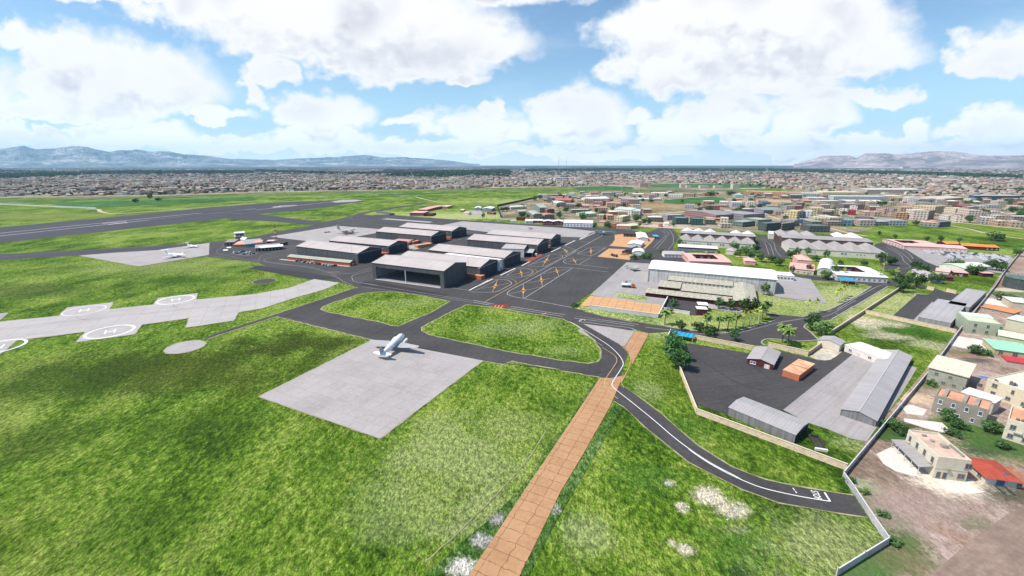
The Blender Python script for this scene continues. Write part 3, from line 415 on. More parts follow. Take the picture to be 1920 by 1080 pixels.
lines('lane_marking',[(curve([(94.8,228.5),(110.7,227.4),(123.4,228.5),(140.0,236.5),(158.3,246.3),(175.6,252.8)]),.26),(curve([(156.3,244.3),(165.0,248.3),(178.3,253.0),(187.2,254.8),(198.0,260.4),(215.0,273.7),(235.7,289.7)]),.26),([(209.6,270.9),(242.5,297.6),(273.9,322.0)],.35),(curve([(273.9,322.0),(284.3,328.7),(291.0,330.6)]),.35),
 (curve([(158.4,489.9),(199.8,573.6),(201.8,585.0)]),.36),(curve([(159.5,481.8),(205.1,579.2),(213.1,602.8),(218.3,635.0)]),.36),(curve([(170.4,475.8),(192.3,522.7),(211.3,579.2),(227.3,641.8)]),.38),(curve([(212.6,635.0),(208.6,602.8),(206.6,596.7)]),.4),
 (curve([(310.9,557.4),(303.0,527.4),(284.2,487.8),(260.3,439.7),(253.4,429.9),(246.8,429.9)]),.38),(curve([(316.0,557.4),(301.6,513.5),(277.7,464.4),(262.3,434.7)]),.38),(curve([(319.0,552.2),(311.5,522.7),(285.5,472.0),(270.4,436.4)]),.38),([(257.5,426.7),(268.8,423.5)],.4),
 (curve([(424.2,496.1),(399.6,448.2),(377.4,417.4),(364.7,395.7),(355.0,387.6),(347.2,386.8)]),.38),(curve([(437.3,511.3),(408.5,457.1),(392.0,429.9),(373.6,402.7)]),.38),(curve([(446.0,518.1),(415.5,457.1),(390.3,420.4),(377.2,394.3)]),.38),([(369.9,394.3),(367.6,386.3)],.5),([(332.0,367.5),(326.1,355.9)],.4)],.24,'faded_paint')
lines('road_edge_line',[(curve([(46.0,208.8),(49.9,199.4),(49.6,192.6),(45.5,184.0),(40.7,174.6),(39.2,169.3),(39.7,163.9),(42.1,157.6)]),.3),(curve([(55.6,214.2),(57.5,201.1),(55.7,191.0),(49.8,177.4),(47.0,171.9),(46.7,166.7)]),.3),([(199.9,266.2),(202.9,266.9)],.5),([(202.7,263.0),(203.0,260.4)],.5)],.24,'yellow_paint')
# STOP on the gate road, and the runway figures
def text(name,body,size,loc,rz,mat,z):
    cu=bpy.data.curves.new(name,'FONT'); cu.body=body; cu.size=size; cu.align_x='CENTER'; cu.align_y='CENTER'; cu.offset=.02*size
    o=bpy.data.objects.new(name,cu); COL.objects.link(o); dg=bpy.context.evaluated_depsgraph_get()
    me=bpy.data.meshes.new_from_object(o.evaluated_get(dg)); bpy.data.objects.remove(o); me.materials.clear(); me.materials.append(MATS[mat])
    q=put(name,me,None,(*loc,z),(0,0,rz)); q['kind']='structure'; return q
dr=ang((80.6,104.0),(88.0,102.0))
t=text('stop_lettering','STOP',1.5,(85.7,104.5),dr-pi/2,W,.24); t.scale=(1,1.7,1)
sheet('pale_slab',[(-320.9,491.1),(-320.4,494.0),(-316.6,493.6),(-313.8,487.8),(-317.3,486.6)],.2,'white_paint'); sheet('pale_slab',[(-314.9,475.1),(-315.0,478.2),(-310.9,478.2),(-307.5,472.0),(-311.7,471.2)],.2,'white_paint')

for pl in ([(-236.3,387.3),(-232.7,398.2),(-206.6,384.2),(-169.7,367.5),(-145.0,353.6),(-143.9,349.2),(-160.4,346.0),(-176.1,354.3),(-205.5,370.6)],[(-117.6,328.8),(-117.9,342.2),(-103.6,337.6),(-46.2,303.9),(-49.5,297.3),(-71.2,306.5)]): sheet('asphalt_patch',pl,.165,'dark_asphalt')

rub=[]
for k in range(14):
    a,b=(-537.2,939.4),(-674.5,580.4); t0=.02+.03*k; off=((k*7)%5-2)*2.2; d=Vector((b[0]-a[0],b[1]-a[1])); n=Vector((-d.y,d.x)).normalized()*off
    rub.append(([tuple(Vector(a)+d*t0+n),tuple(Vector(a)+d*(t0+.16)+n)],.7))
lines('tyre_mark',rub+[(curve([(-140.8,248.6),(-134.1,277.1),(-121.4,312.3),(-118.3,330.9)]),.5),(curve([(-140.8,259.3),(-94.0,236.2),(-62.6,225.0)]),.5),(curve([(-62.3,223.9),(-48.3,265.0),(-37.8,286.9)]),.5),(curve([(-55.5,213.8),(-20.5,196.1),(9.8,186.8),(35.8,180.3),(46.5,185.7),(51.3,196.1),(50.7,217.4)]),.5),(curve([(-20.9,275.1),(-3.4,268.2),(28.9,251.8)]),.5),(curve([(86.6,206.6),(92.0,184.8),(95.9,171.9),(104.4,164.2)]),.4),(curve([(86.4,214.2),(102.4,208.4),(111.3,189.4),(111.8,171.9)]),.4)],.187,'dark_asphalt')
rk=MB(); r9=random.Random(9)
for c,rr,n in (((54.9,104.3),3.4,34),((46.0,109.7),1.6,12),((46.4,100.2),2.,14),((59.7,98.7),3.6,34),((42.1,86.4),1.8,10),((-11.9,81.2),2.4,22),((-7.4,89.0),1.6,8)):
    for _ in range(n):
        x,y=c[0]+r9.gauss(0,rr*.5),c[1]+r9.gauss(0,rr*.45); q=r9.uniform(.12,.38); rk.tube((x,y,0),(x+r9.uniform(-.1,.1),y+r9.uniform(-.1,.1),q*1.1),q*1.1,q*.5,6)
o=put('rubble_stones',rk.mesh('rubble_stones',['stained']),None,col=(.5,.46,.4)); tag(o,'pale stones scattered over the bare patches of the grass','stones'); o['kind']='stuff'
# ------------------------------------------------------------------ buildings
FACE={'f':lambda W,D:((0,0),0.),'r':lambda W,D:((W,0),pi/2),'b':lambda W,D:((W,D),pi),'l':lambda W,D:((0,D),-pi/2)}
CACHE={}
def win_meshes(w,h,fr):
    k=('w',round(w,2),round(h,2))
    if k not in CACHE:
        f=MB(); t=min(.14,w*.1)
        f.box(0,-.09,0,t,.0,h); f.box(w-t,-.09,0,w,.0,h); f.box(t,-.09,0,w-t,.0,t); f.box(t,-.09,h-t,w-t,0,h)
        f.box(-.12,-.16,-.13,w+.12,0,-.005)
        if w>1.1: f.box(w/2-t/2,-.085,t,w/2+t/2,0,h-t)
        g=MB(); g.box(t*.9,-.04,t*.9,w-t*.9,-.01,h-t*.9)
        CACHE[k]=(f.mesh('window',['paint']),g.mesh('pane',['glass']))
    return CACHE[k]
def window(root,W,D,face,x,z,w,h,fr=(.6,.6,.58)):
    (ox,oy),rz=FACE[face](W,D); f,g=win_meshes(w,h,fr)
    o=put('window',f,root,(ox+x*math.cos(rz),oy+x*math.sin(rz),z),(0,0,rz),fr); put('pane',g,o)
    return o
def door(root,W,D,face,x,w,h,col,name='door',z=0.,mat='paint'):
    (ox,oy),rz=FACE[face](W,D); k=('d',w,h,mat)
    if k not in CACHE:
        f=MB(); f.box(0,-.1,.02,w,0,h); f.box(w*.46,-.13,.05,w*.54,-.1,h-.05); CACHE[k]=f.mesh('door',[mat])
    return put(name,CACHE[k],root,(ox+x*math.cos(rz),oy+x*math.sin(rz),z),(0,0,rz),col)
def slab(mb,p,q,r,s,t=.16):
    # thick quad p,q,r,s (counter-clockwise from above), thickness t upwards
    top=[(x[0],x[1],x[2]+t) for x in (p,q,r,s)]; lo=[p,q,r,s]
    mb.face(top); mb.face(lo[::-1])
    for i in range(4): j=(i+1)%4; mb.face([lo[i],lo[j],top[j],top[i]])
def shell(W,D,h,kind,rh,par,ov,hole=None):
    """walls and roof of a plain building in its own frame (front along +x, depth +y)"""
    w=MB(); r=MB(); e=.03
    c=[(0,0),(W,0),(W,D),(0,D)]
    def wall(i,zt0,zt1,mid=None):
        a,b=c[i],c[(i+1)%4]; ps=[(*a,0),(*b,0),(*b,zt1)]
        if mid: ps.append(mid)
        ps.append((*a,zt0)); w.face(ps)
    if kind=='flat':
        for i in range(4): wall(i,h+par,h+par)
        if par>0:
            t=.3; q=[(t,t),(W-t,t),(W-t,D-t),(t,D-t)]
            for i in range(4):
                j=(i+1)%4; w.face([(*q[j],h-.2),(*q[i],h-.2),(*q[i],h+par),(*q[j],h+par)]); w.face([(*c[i],h+par),(*c[j],h+par),(*q[j],h+par),(*q[i],h+par)])
            r.face([(*x,h) for x in q])
        else: slab(r,(-ov,-ov,h+e),(W+ov,-ov,h+e),(W+ov,D+ov,h+e),(-ov,D+ov,h+e),.25)
    elif kind=='gable':      # ridge along x
        wall(0,h,h); wall(2,h,h); wall(1,h,h,(W,D/2,h+rh)); wall(3,h,h,(0,D/2,h+rh))
        k=rh/(D/2); z0=h-ov*k+e
        slab(r,(-ov,-ov,z0),(W+ov,-ov,z0),(W+ov,D/2,h+rh+e),(-ov,D/2,h+rh+e)); slab(r,(-ov,D/2,h+rh+e),(W+ov,D/2,h+rh+e),(W+ov,D+ov,z0),(-ov,D+ov,z0))
    elif kind=='cross':      # ridge along y
        wall(1,h,h); wall(3,h,h); wall(0,h,h,(W/2,0,h+rh)); wall(2,h,h,(W/2,D,h+rh))
        k=rh/(W/2); z0=h-ov*k+e
        slab(r,(-ov,-ov,z0),(W/2,-ov,h+rh+e),(W/2,D+ov,h+rh+e),(-ov,D+ov,z0)); slab(r,(W/2,-ov,h+rh+e),(W+ov,-ov,z0),(W+ov,D+ov,z0),(W/2,D+ov,h+rh+e))
    elif kind=='hip':
        for i in range(4): wall(i,h,h)
        z0=h+e; a=[(-ov,-ov,z0),(W+ov,-ov,z0),(W+ov,D+ov,z0),(-ov,D+ov,z0)]
        if W>=D: p,q=(D/2,D/2,h+rh),(W-D/2,D/2,h+rh); fs=[[a[0],a[1],q,p],[a[1],a[2],q],[a[2],a[3],p,q],[a[3],a[0],p]]
        else: p,q=(W/2,W/2,h+rh),(W/2,D-W/2,h+rh); fs=[[a[0],a[1],p],[a[1],a[2],q,p],[a[2],a[3],q],[a[3],a[0],p,q]]
        for f in fs: r.face(f)
        r.face(a[::-1])
    elif kind in('shed','shedb'):  # single slope rising to the back (shed) or to the front (shedb)
        f0,b0=(h,h+rh) if kind=='shed' else (h+rh,h)
        wall(0,f0,f0); wall(2,b0,b0); wall(1,f0,b0); wall(3,b0,f0); k=(b0-f0)/D
        slab(r,(-ov,-ov,f0-ov*k+e),(W+ov,-ov,f0-ov*k+e),(W+ov,D+ov,b0+ov*k+e),(-ov,D+ov,b0+ov*k+e))
    elif kind=='barrel':     # vault running along y
        n=10; arc=[(W/2-(W/2+ov)*math.cos(pi*i/n),h+rh*math.sin(pi*i/n)) for i in range(n+1)]
        wall(1,h,h); wall(3,h,h)
        for y,fl in ((0,False),(D,True)):
            ps=[(0,y,0),(W,y,0)]+[(min(W,max(0,x)),y,z) for x,z in arc[::-1]]; w.face(ps[::-1] if fl else ps)
        for i in range(n):
            (x0,z0),(x1,z1)=arc[i],arc[i+1]; slab(r,(x0,-ov,z0+e),(x1,-ov,z1+e),(x1,D+ov,z1+e),(x0,D+ov,z0+e),.12)
    return w,r
def setup(a,b,d):
    rz=ang(a,b); W=dist(a,b)
    D=abs(-(d[0]-a[0])*math.sin(rz)+(d[1]-a[1])*math.cos(rz)) if isinstance(d,tuple) else d
    return rz,W,D
def B(name,label,cat,a,b,d,h,wc,rc,kind='gable',rh=1.5,wm='plaster',rm='sheet_roof',ov=.4,par=.5,rows=(),doors=(),group=None,fr=(.6,.6,.58),base=.0):
    rz,W,D=setup(a,b,d); root=thing(name,label,cat,(a[0],a[1],base),rz,group)
    w,r=shell(W,D,h,kind,rh,par,ov)
    part('wall',w,wm,root,wc); part('roof',r,rm,root,rc)
    for q in rows:
        face,n,z,ww,hh=q[:5]; L=W if face in 'fb' else D; x0,x1=(q[5],q[6]) if len(q)>5 else (0,L)
        for i in range(n): window(root,W,D,face,x0+(x1-x0)*(i+.5)/n-ww/2,z,ww,hh,fr)
    for q in doors: door(root,W,D,*q)
    return root,W,D
WHT=(.74,.73,.71); GRY=(.34,.325,.32); DGR=(.1,.105,.115); MAR=(.085,.022,.024); CRM=(.56,.5,.4); PNK=(.68,.34,.30); BRK=(.42,.12,.055); TEAL=(.05,.25,.34); SAL=(.6,.27,.2)
# ---- the grey steel hangars
STEEL=(.085,.09,.096); HROOF=(.45,.395,.375)
def hangar(label,fl,fr_,br,he,rh,name='hangar',plinth=True):
    rz,W,D=setup(fl,fr_,br); root=thing(name,label,'hangar',(*fl,0),rz,'grey steel hangars of the apron')
    w,r=shell(W,D,he,'gable',rh,0,.5); part('wall',w,'sheet_wall',root,STEEL); part('roof',r,'sheet_roof',root,HROOF)
    # sliding doors across the right gable end, under a white track
    n=6; dm=MB()
    for i in range(n):
        y0=.6+(D-1.2)*i/n; y1=.6+(D-1.2)*(i+1)/n; off=.18 if i%2 else .34
        o=MB(); o.box(0,0,.05,off,y1-y0-.05,he-.9); part('hangar_door',o,'sheet_wall',root,(.04,.044,.06),(W+.01,y0,0))  # door colour darkened to carry the shade on this end
    t=MB(); t.box(W+.02,-3.,he-.75,W+.6,D+3.,he-.5); part('door_track',t,'paint',root,(.45,.45,.46))
    rc=MB(); rc.box(-.3,D/2-.45,he+rh+.16,W+.3,D/2+.45,he+rh+.3); part('ridge_cap',rc,'paint',root,(.48,.46,.455))
    if plinth:
        p=MB(); p.box(W-10,-4.2,0,W+.2,-.02,2.4); part('brick_annex',p,'plaster',root,BRK)
    return root,W,D
H1=hangar('large grey steel hangar behind the long brick office with parked cars',(-218.8,444.0),(-143.9,406.3),(-130.6,434.7),10,3.6,plinth=False)
H2=hangar('grey steel hangar just behind the one with the brick office',(-202.2,484.8),(-126.9,450.3),(-114.0,478.1),9,3.2)
H3=hangar('grey steel hangar with orange-roofed brick store and yellow box beside its door end',(-169.0,548.3),(-93.8,511.2),(-79.9,538.3),9.8,3.4)
H4=hangar('farthest grey steel hangar, last on the far side toward the red-roofed terminal',(-150.0,589.7),(-75.2,550.6),(-60.8,580.7),9.8,3.4)
f5=(-26.0,350.3); b5=(-11.1,378.9); q0=(-94.3,400.5); q1=(-17.9,363.7)
H5=hangar('grey steel hangar tucked right behind the open-fronted hangar',(f5[0]+q0[0]-q1[0],f5[1]+q0[1]-q1[1]),f5,b5,9.6,3.4,plinth=False)
H6=hangar('grey steel hangar between the white-gutter link and the canopied terminal',(-81.3,426.1),(-7.0,386.9),(7.8,415.9),9.6,3.2,plinth=False)
H7=hangar('grey steel hangar adjoining the white terminal block and its canopy',(-49.6,487.5),(26.5,452.9),(40.3,483.0),9.8,3.4,plinth=False)
H8=hangar('hindmost grey steel hangar of the right row, in front of the pale far apron',(-30.3,528.0),(43.8,491.1),(58.9,517.7),9.8,3.2)
# brick annexes peeping out at hangar corners
B('brick_store','low brick store at the corner of the hangar behind the open-fronted one','store',(-36.9,354.7),(-25.0,346.0),5,3,BRK,(.6,.33,.25),'flat',par=0,ov=.1)
B('brick_store','small brick store showing over the roof corner of the open-fronted hangar','store',(-135.7,438.0),(-130.9,444.8),4,2.6,BRK,(.6,.33,.25),'flat',par=0,ov=.1)
# white gutter link between two hangars
a5=(-62.5,404.3); e5=(-11.0,376.1)
B('link_building','narrow white link between two grey hangars with a white flat roof','link building',a5,e5,5.5,9.7,(.6,.6,.6),WHT,'flat',par=0,ov=.1,wm='plaster',doors=[('r',2.,1.8,3.2,(.12,.12,.13))])
# ---- open-fronted hangar
fl,fr_,br=(-112.9,349.7),(-50.9,320.7),(-36.5,350.2)
rz,W,D=setup(fl,fr_,br); he=13.5; rh=3.2
oh=thing('open_hangar','big open-fronted grey hangar with one white post in its wide mouth','hangar',(*fl,0),rz)
w=MB()
w.box(0,0,0,3.4,.6,he); w.box(W-3.4,0,0,W,.6,he); w.box(3.4,0,he-3.3,W-3.4,.6,he); w.box(0,.6,0,.35,D,he); w.box(W-.35,.6,0,W,D,he); w.box(.35,D-.35,0,W-.35,D,he)
for x in (.0,W):
    g=[(x,0,he+.001),(x,D/2,he+rh),(x,D,he+.001)]; w.face(g if x else g[::-1])
for s in (-1,1):
    x=3.4 if s<0 else W-3.4
    w.face([(x,.3,he-3.3),(x-s*2.6,.3,he-3.3),(x,.3,he-6)]); w.face([(x,.3,he-3.3),(x,.3,he-6),(x-s*2.6,.3,he-3.3)])
part('wall',w,'sheet_wall',oh,STEEL)
w=MB(); w.box(.36,D-.6,.2,W-.36,D-.36,he-.1); w.box(.36,.7,.2,.5,D-.62,he-.1); w.box(W-.5,.7,.2,W-.36,D-.62,he-.1); part('lightened_skin',w,'sheet_wall',oh,(.42,.43,.46))  # added inner panels, coloured pale so the dark interior looks lit
w=MB(); w.box(.5,-.2,.14,W-.5,D-.6,.19); part('floor',w,'plaster',oh,(.26,.25,.25))
_,r=shell(W,D,he,'gable',rh,0,.4); part('roof',r,'sheet_roof',oh,HROOF)
p=MB(); p.box(-.2,D/2-.5,he+rh+.16,W+.2,D/2+.5,he+rh+.34); part('ridge_cap',p,'paint',oh,(.52,.5,.49))
p=MB(); p.tube((W*.475,.3,.0),(W*.475,.3,he-3.2),.38,.38,10); part('post',p,'paint',oh,(.62,.62,.62))
p=MB(); p.box(3.0,-1.3,.15,W-3.,-.35,.32); part('door_rail',p,'paint',oh,(.55,.53,.52))
p=MB(); p.box(3.6,.8,.15,4.5,D-.5,.5); part('floor_kerb',p,'paint',oh,(.6,.59,.58))
for yy in (D*.33,D*.66):
    p=MB(); p.box(.4,yy,he-1.4,W-.4,yy+.35,he-.2); part('roof_truss',p,'paint',oh,(.2,.2,.21))
# ---- terminal block with canopy
tb,W,D=B('terminal','white terminal block with maroon paved forecourt and steel canopy beside a hangar','terminal',(-10.7,438.6),(12.0,435.0),(25.6,460.8),8.4,(.62,.6,.57),(.42,.39,.385),'flat',par=.0,ov=.2,rm='sheet_roof')
w=MB(); w.box(W+.02,1.5,4.6,W+8.5,D-.5,4.95)
part('canopy',w,'sheet_roof',tb,(.42,.42,.43))
for yy in (2.2,D/2,D-1.2):
    p=MB(); p.tube((W+8,yy,.1),(W+8,yy,4.6),.16); part('canopy_post',p,'paint',tb,(.5,.5,.5))
p=MB(); p.box(W+.01,1.8,.2,W+.25,D-.8,4.5); part('glass_front',p,'glass',tb)
p=MB(); p.box(W+.005,1.6,5.1,W+.2,D-.6,8.2); part('upper_front',p,'plaster',tb,(.04,.042,.05))
sheet('red_forecourt',[(11.7,422.0),(30.5,453.5),(30.6,443.1),(17.3,415.8)],.2,'red_floor')
p,_,_=B('signal_kiosk','tiny white kiosk on the red forecourt under the canopy','kiosk',(23.1,443.1),(24.7,442.1),2,2.2,WHT,WHT,'flat',par=0,ov=.15)
# ---- brick office
b0,W,D=B('brick_office','long low brick office with green-grey roof and a row of parked cars','office',(-219.2,424.4),(-148.5,396.1),(-143.2,402.5),3.2,BRK,(.36,.36,.29),'gable',1.5,rm='rib_roof',rows=[('f',26,.9,1.3,1.5)],doors=[('r',3.,1.6,2.2,(.5,.48,.45))],fr=(.3,.12,.07))
p=MB(); p.box(-8,-3.2,0,W+1,-.05,.28); part('pavement',p,'paint',b0,(.5,.36,.29))
# ---- orange-roofed store and box beside the third hangar
B('brick_store','salmon flat-roofed brick store tucked beside a hangar side wall','store',(-121.3,512.6),(-114.7,509.1),(-116.6,537.1),3.2,BRK,(.62,.32,.26),'flat',par=0,ov=.2)
B('brick_store','long salmon flat roof running along the hangar side wall','store',(-143.5,513.3),(-119.2,504.1),(-121.1,525.1),3.2,BRK,(.62,.32,.26),'flat',par=0,ov=.2)
B('storage_box','long yellow-ended orange storage box on the light forecourt','storage box',(-109.2,489.9),(-104.9,485.8),(-97.6,506.9),3,(.55,.25,.06),(.55,.36,.28),'flat',par=0,ov=.05,wm='sheet_wall')
sheet('light_forecourt',[(-119.1,504.7),(-115.3,515.8),(-96.8,504.7),(-104.0,479.8),(-111.0,472.0)],.2,'concrete')
# ---- control tower and its cluster
tw,W,D=B('control_tower','square grey control tower with glazed cab and white flat roof','control tower',(-326.9,519.9),(-318.8,524.6),10.5,7.2,(.25,.23,.23),(.3,.3,.3),'flat',par=0,ov=.6)
p=MB(); p.box(-1.2,-1.2,7.5,W+1.2,D+1.2,8.0); part('balcony',p,'paint',tw,(.68,.62,.5))
p=MB(); n=8
for i in range(n+1):
    for yy in (-.9,D+.9): p.tube((-.9+(W+1.8)*i/n,yy,8.),(-.9+(W+1.8)*i/n,yy,9.),.07,.07,5)
p.box(-1.,-1.,8.95,W+1.,-.86,9.08); p.box(-1.,D+.86,8.95,W+1.,D+1.,9.08); part('balcony_rail',p,'paint',tw,(.72,.7,.66))
p=MB(); p.box(.4,.4,8.0,W-.4,D-.4,11.2); part('cab_glass',p,'glass',tw)
for x,y in ((.35,.35),(W-.35,.35),(W-.35,D-.35),(.35,D-.35),(W/2,.35),(W/2,D-.35)):
    p=MB(); p.tube((x,y,8.),(x,y,11.2),.25,.25,6); part('cab_post',p,'paint',tw,(.7,.7,.68))
p=MB(); p.box(-1,-1,11.2,W+1,D+1,11.8); part('cab_roof',p,'paint',tw,WHT)
B('tower_house','brown house with grey-brown roof left of the control tower','house',(-328.7,501.2),(-318.6,503.0),13,4,(.12,.05,.04),(.3,.26,.25),'shed',1.2,rows=[('f',3,1.2,1.4,1.3)])
B('tower_house','low house with salmon roof in front of the control tower','house',(-313.9,494.0),(-301.5,496.1),14,2.6,(.5,.2,.12),(.68,.36,.28),'shed',1.6,rows=[('f',3,.8,1.3,1.1)])
B('tower_house','small white gabled house right of the control tower','house',(-311.9,512.6),(-308.4,517.2),12,5,WHT,WHT,'cross',2.2,rows=[('f',1,1.5,1.3,1.3)])
bh,W,D=B('blue_house','bright blue building with salmon and grey roof near the tower','house',(-299.2,491.9),(-285.2,501.2),20,3.4,TEAL,(.36,.35,.37),'shed',2.2,rows=[('f',4,.9,1.5,1.4)],doors=[('f',13,2.4,2.6,(.35,.06,.05))])
p=MB(); slab(p,(6,1,4.0),(16,1,4.0),(19,11,5.1),(11,11,5.1),.2); part('roof_patch',p,'sheet_roof',bh,(.66,.36,.24))
p=MB(); p.box(17,-4.5,.1,22,-1.,.9); p.box(17.5,-4.2,.9,20,-1.3,2.); p.box(21,-3.6,.9,21.4,-2,1.8); tag(put('yellow_loader',p.mesh('yellow_loader',['paint']),None,bh.location,bh.rotation_euler,(.7,.42,.04)),'yellow loader parked before the blue building','loader')
lg,W,D=B('long_shed','long dark brown shed with a white ragged lean-to roof by the tower','shed',(-274.3,467.4),(-253.7,479.0),16,3.4,(.045,.03,.03),(.36,.34,.33),'shed',1.,rows=[('f',7,.8,1.6,1.4)])
p=MB(); slab(p,(W*.2,-3,3.6),(W+3,-3,3.6),(W+3,6,4.6),(W*.1,6,4.6),.2); part('lean_to_roof',p,'paint',lg,WHT)
B('flat_store','low dark store behind the lattice mast','store',(-278.7,505.6),(-262.8,504.7),8,2.6,(.05,.03,.03),(.07,.045,.045),'flat',par=.0)
B('flat_store','small store with pale salmon roof between blue house and mast','store',(-289.6,518.1),(-282.5,520.4),10,2.2,(.12,.05,.05),(.66,.5,.45),'flat',par=0,ov=.4)
# lattice mast, red and white
def lattice(name,label,loc,h,w,bands,cat='mast',col=((.45,.06,.04),(.7,.7,.68)),dish=True):
    root=thing(name,label,cat,(*loc,.1))
    for k in range(bands):
        z0,z1=h*k/bands,h*(k+1)/bands; m=MB(); w0=w*(1-.75*z0/h)/2; w1=w*(1-.75*z1/h)/2; t=w*.05
        for x,y in ((-1,-1),(1,-1),(1,1),(-1,1)): m.tube((x*w0,y*w0,z0),(x*w1,y*w1,z1),t,t,4)
        for (x,y),(x2,y2) in (((-1,-1),(1,-1)),((1,-1),(1,1)),((1,1),(-1,1)),((-1,1),(-1,-1))):
            m.tube((x*w0,y*w0,z0),(x2*w1,y2*w1,z1),t*.7,t*.7,4); m.tube((x2*w0,y2*w0,z0),(x*w1,y*w1,z1),t*.7,t*.7,4); m.tube((x*w1,y*w1,z1),(x2*w1,y2*w1,z1),t*.7,t*.7,4)
        part('mast_section',m,'paint',root,col[k%2])
    if dish:
        m=MB(); m.box(-1.1,-.3,h,1.1,.3,h+.9); part('antenna_head',m,'paint',root,(.35,.1,.07))
    return root
lattice('lattice_mast','red and white lattice mast beside the control tower buildings',(-279.3,520.4),20,2.4,9)
# wind sock frame
ws=thing('wind_sock','orange wind sock on a yellow post beside the dark signal circle','wind sock',(*(-203.7,349.2),0))
m=MB(); m.tube((0,0,0),(0,0,6.2),.22,.15); part('post',m,'paint',ws,(.65,.4,.08))
m=MB(); m.box(-2.2,-.12,6.,2.2,.12,6.3); part('cross_arm',m,'paint',ws,(.65,.38,.06))
for x in (-1.6,1.6):
    m=MB(); m.tube((x,0,6.),(x+.3,.2,3.6),.5,.25,8); part('sock',m,'paint',ws,(.7,.26,.03))
# ---- far terminal
B('pier','long narrow salmon-roofed pier running away from the terminal','building',(-186.2,883.1),(-167.7,878.1),95,4,(.25,.07,.05),(.68,.36,.30),'gable',1.,rm='sheet_roof')
t,W,D=B('passenger_terminal','red brick passenger terminal with salmon roof facing the far apron','terminal',(-184.0,802.3),(-157.9,799.4),30,6,(.16,.04,.035),(.68,.36,.30),'flat',par=0,ov=.8,rows=[('f',9,.6,2.,1.9),('f',9,3.6,2.,1.4)])
p=MB(); p.box(W+.02,2,0,W+14,D,3.6); part('wing',p,'plaster',t,(.07,.03,.03))
B('terminal_wing','pale-roofed low hall at the end of the long salmon pier','building',(-150.4,947.1),(-136.7,943.2),30,4,(.5,.2,.15),(.72,.5,.42),'flat',par=0,ov=.5)
B('fuel_station','low dark grey store on the taxiway left of the terminal','store',(-224.3,815.2),(-216.4,822.6),50,3,(.2,.2,.2),(.1,.1,.1),'flat',par=0)
for a,b,d,h,wc,rc,kd,lb in [((-100.9,874.7),(-93.8,873.0),9,3.5,MAR,CRM,'gable','small maroon hut with cream roof on the pale grass'),((-89.7,825.6),(-80.3,822.6),14,3.5,WHT,(.66,.42,.35),'gable','white bungalow with salmon roof on the pale grass'),((-75.2,900.5),(-63.0,900.5),30,5,(.35,.36,.4),(.7,.69,.68),'cross','grey gabled shed left of the white workshop'),((-60.2,890.0),(-40.6,886.6),34,5,(.3,.33,.4),WHT,'cross','wide white gabled workshop behind the lone tree'),((-46.4,831.6),(-33.0,827.1),10,3.2,(.17,.05,.04),(.55,.3,.25),'flat','low brick hut beside the lone tree')]:
    B('outbuilding',lb,'outbuilding',a,b,d,h,wc,rc,kd,1.8,rows=[('f',2,1,1.4,1.3)])
sheet('workshop_yard',[(-85.9,900.5),(-62.7,900.5),(-52.7,827.1),(-78.7,822.6)],.2,'concrete')
m,nt,b=newmat('streak_roof'); c,rr=ocol(nt); u,v=uvs(nt); q=NZ(nt,nd(nt,'ShaderNodeCombineXYZ',{0:MA(nt,'MULTIPLY',u,.12),1:MA(nt,'MULTIPLY',v,.9)}).outputs[0],1.,4,.8)
setc(nt,b,MX(nt,SM(nt,q,.42,.6),(.5,.2,.09),(.74,.5,.34)))
m,nt,b=newmat('cracked_roof'); c,rr=ocol(nt); p=pos(nt); vo=nd(nt,'ShaderNodeTexVoronoi',{'Vector':VS(nt,p,(1,1,.3)),'Scale':.35},feature='DISTANCE_TO_EDGE').outputs[0]
k=MA(nt,'MULTIPLY',MA(nt,'LESS_THAN',vo,.012),MA(nt,'GREATER_THAN',NZ(nt,p,.45,4),.52)); c=MX(nt,SM(nt,NZ(nt,p,.5,5,.7),.35,.7,0,.35),c,(.42,.38,.27)); setc(nt,b,MX(nt,MA(nt,'MULTIPLY',k,.8),c,(.12,.1,.08)))
# ------------------------------------------------------------------ museum side
rz,W,D=setup((108.2,340.2),(188.2,304.9),34.)
wh=thing('white_hangar','long white-roofed hangar with pale ribbed walls behind the museum','hangar',(*(108.2,340.2),0),rz)
w,r=shell(W,D,11,'gable',2.6,0,.7); part('wall',w,'sheet_wall',wh,(.5,.49,.475)); part('roof',r,'sheet_roof',wh,(.82,.81,.8))
for x in (-.35,W+.2):
    m=MB(); m.box(x,-.5,0,x+.25,-.2,11); part('downpipe',m,'paint',wh,(.18,.17,.17))
door(wh,W,D,'l',6,W*.0+20,8,(.4,.4,.42),'hangar_door',mat='sheet_wall')
# museum: three stepped lean-to halls under mossy concrete roofs, and a cross hall at the right end
ML=(.40,.375,.315)
A0=(94.2,299.6); B0=(157.4,270.9)
rz,W,D=setup(A0,B0,(107.8,339.7))
mu=thing('museum','stepped museum hall with mossy tan roofs and maroon front wall','museum',(*A0,0),rz)
Wx=W*.80
def hall(x0,x1,y0,y1,zf,zb):
    w=MB(); r=MB(); w.box(x0,y0,0,x1,y1,min(zf,zb)-.05,bot=False)
    w.face([(x0,y0,0),(x1,y0,0),(x1,y0,zf),(x0,y0,zf)]); w.face([(x1,y0+.01,zf-.06),(x1,y1,zf-.06),(x1,y1,zb)]); w.face([(x0,y0+.01,zf-.06),(x0,y1,zb),(x0,y1,zf-.06)])
    slab(r,(x0-.3,y0-.5,zf+.03),(x1+.3,y0-.5,zf+.03),(x1+.3,y1,zb+.03),(x0-.3,y1,zb+.03),.2)
    part('wall',w,'stained',mu,MAR); part('roof',r,'mossy_roof',mu,ML)
m,nt,b=newmat('mossy_roof'); c,rr=ocol(nt); u,v=uvs(nt); p=pos(nt)
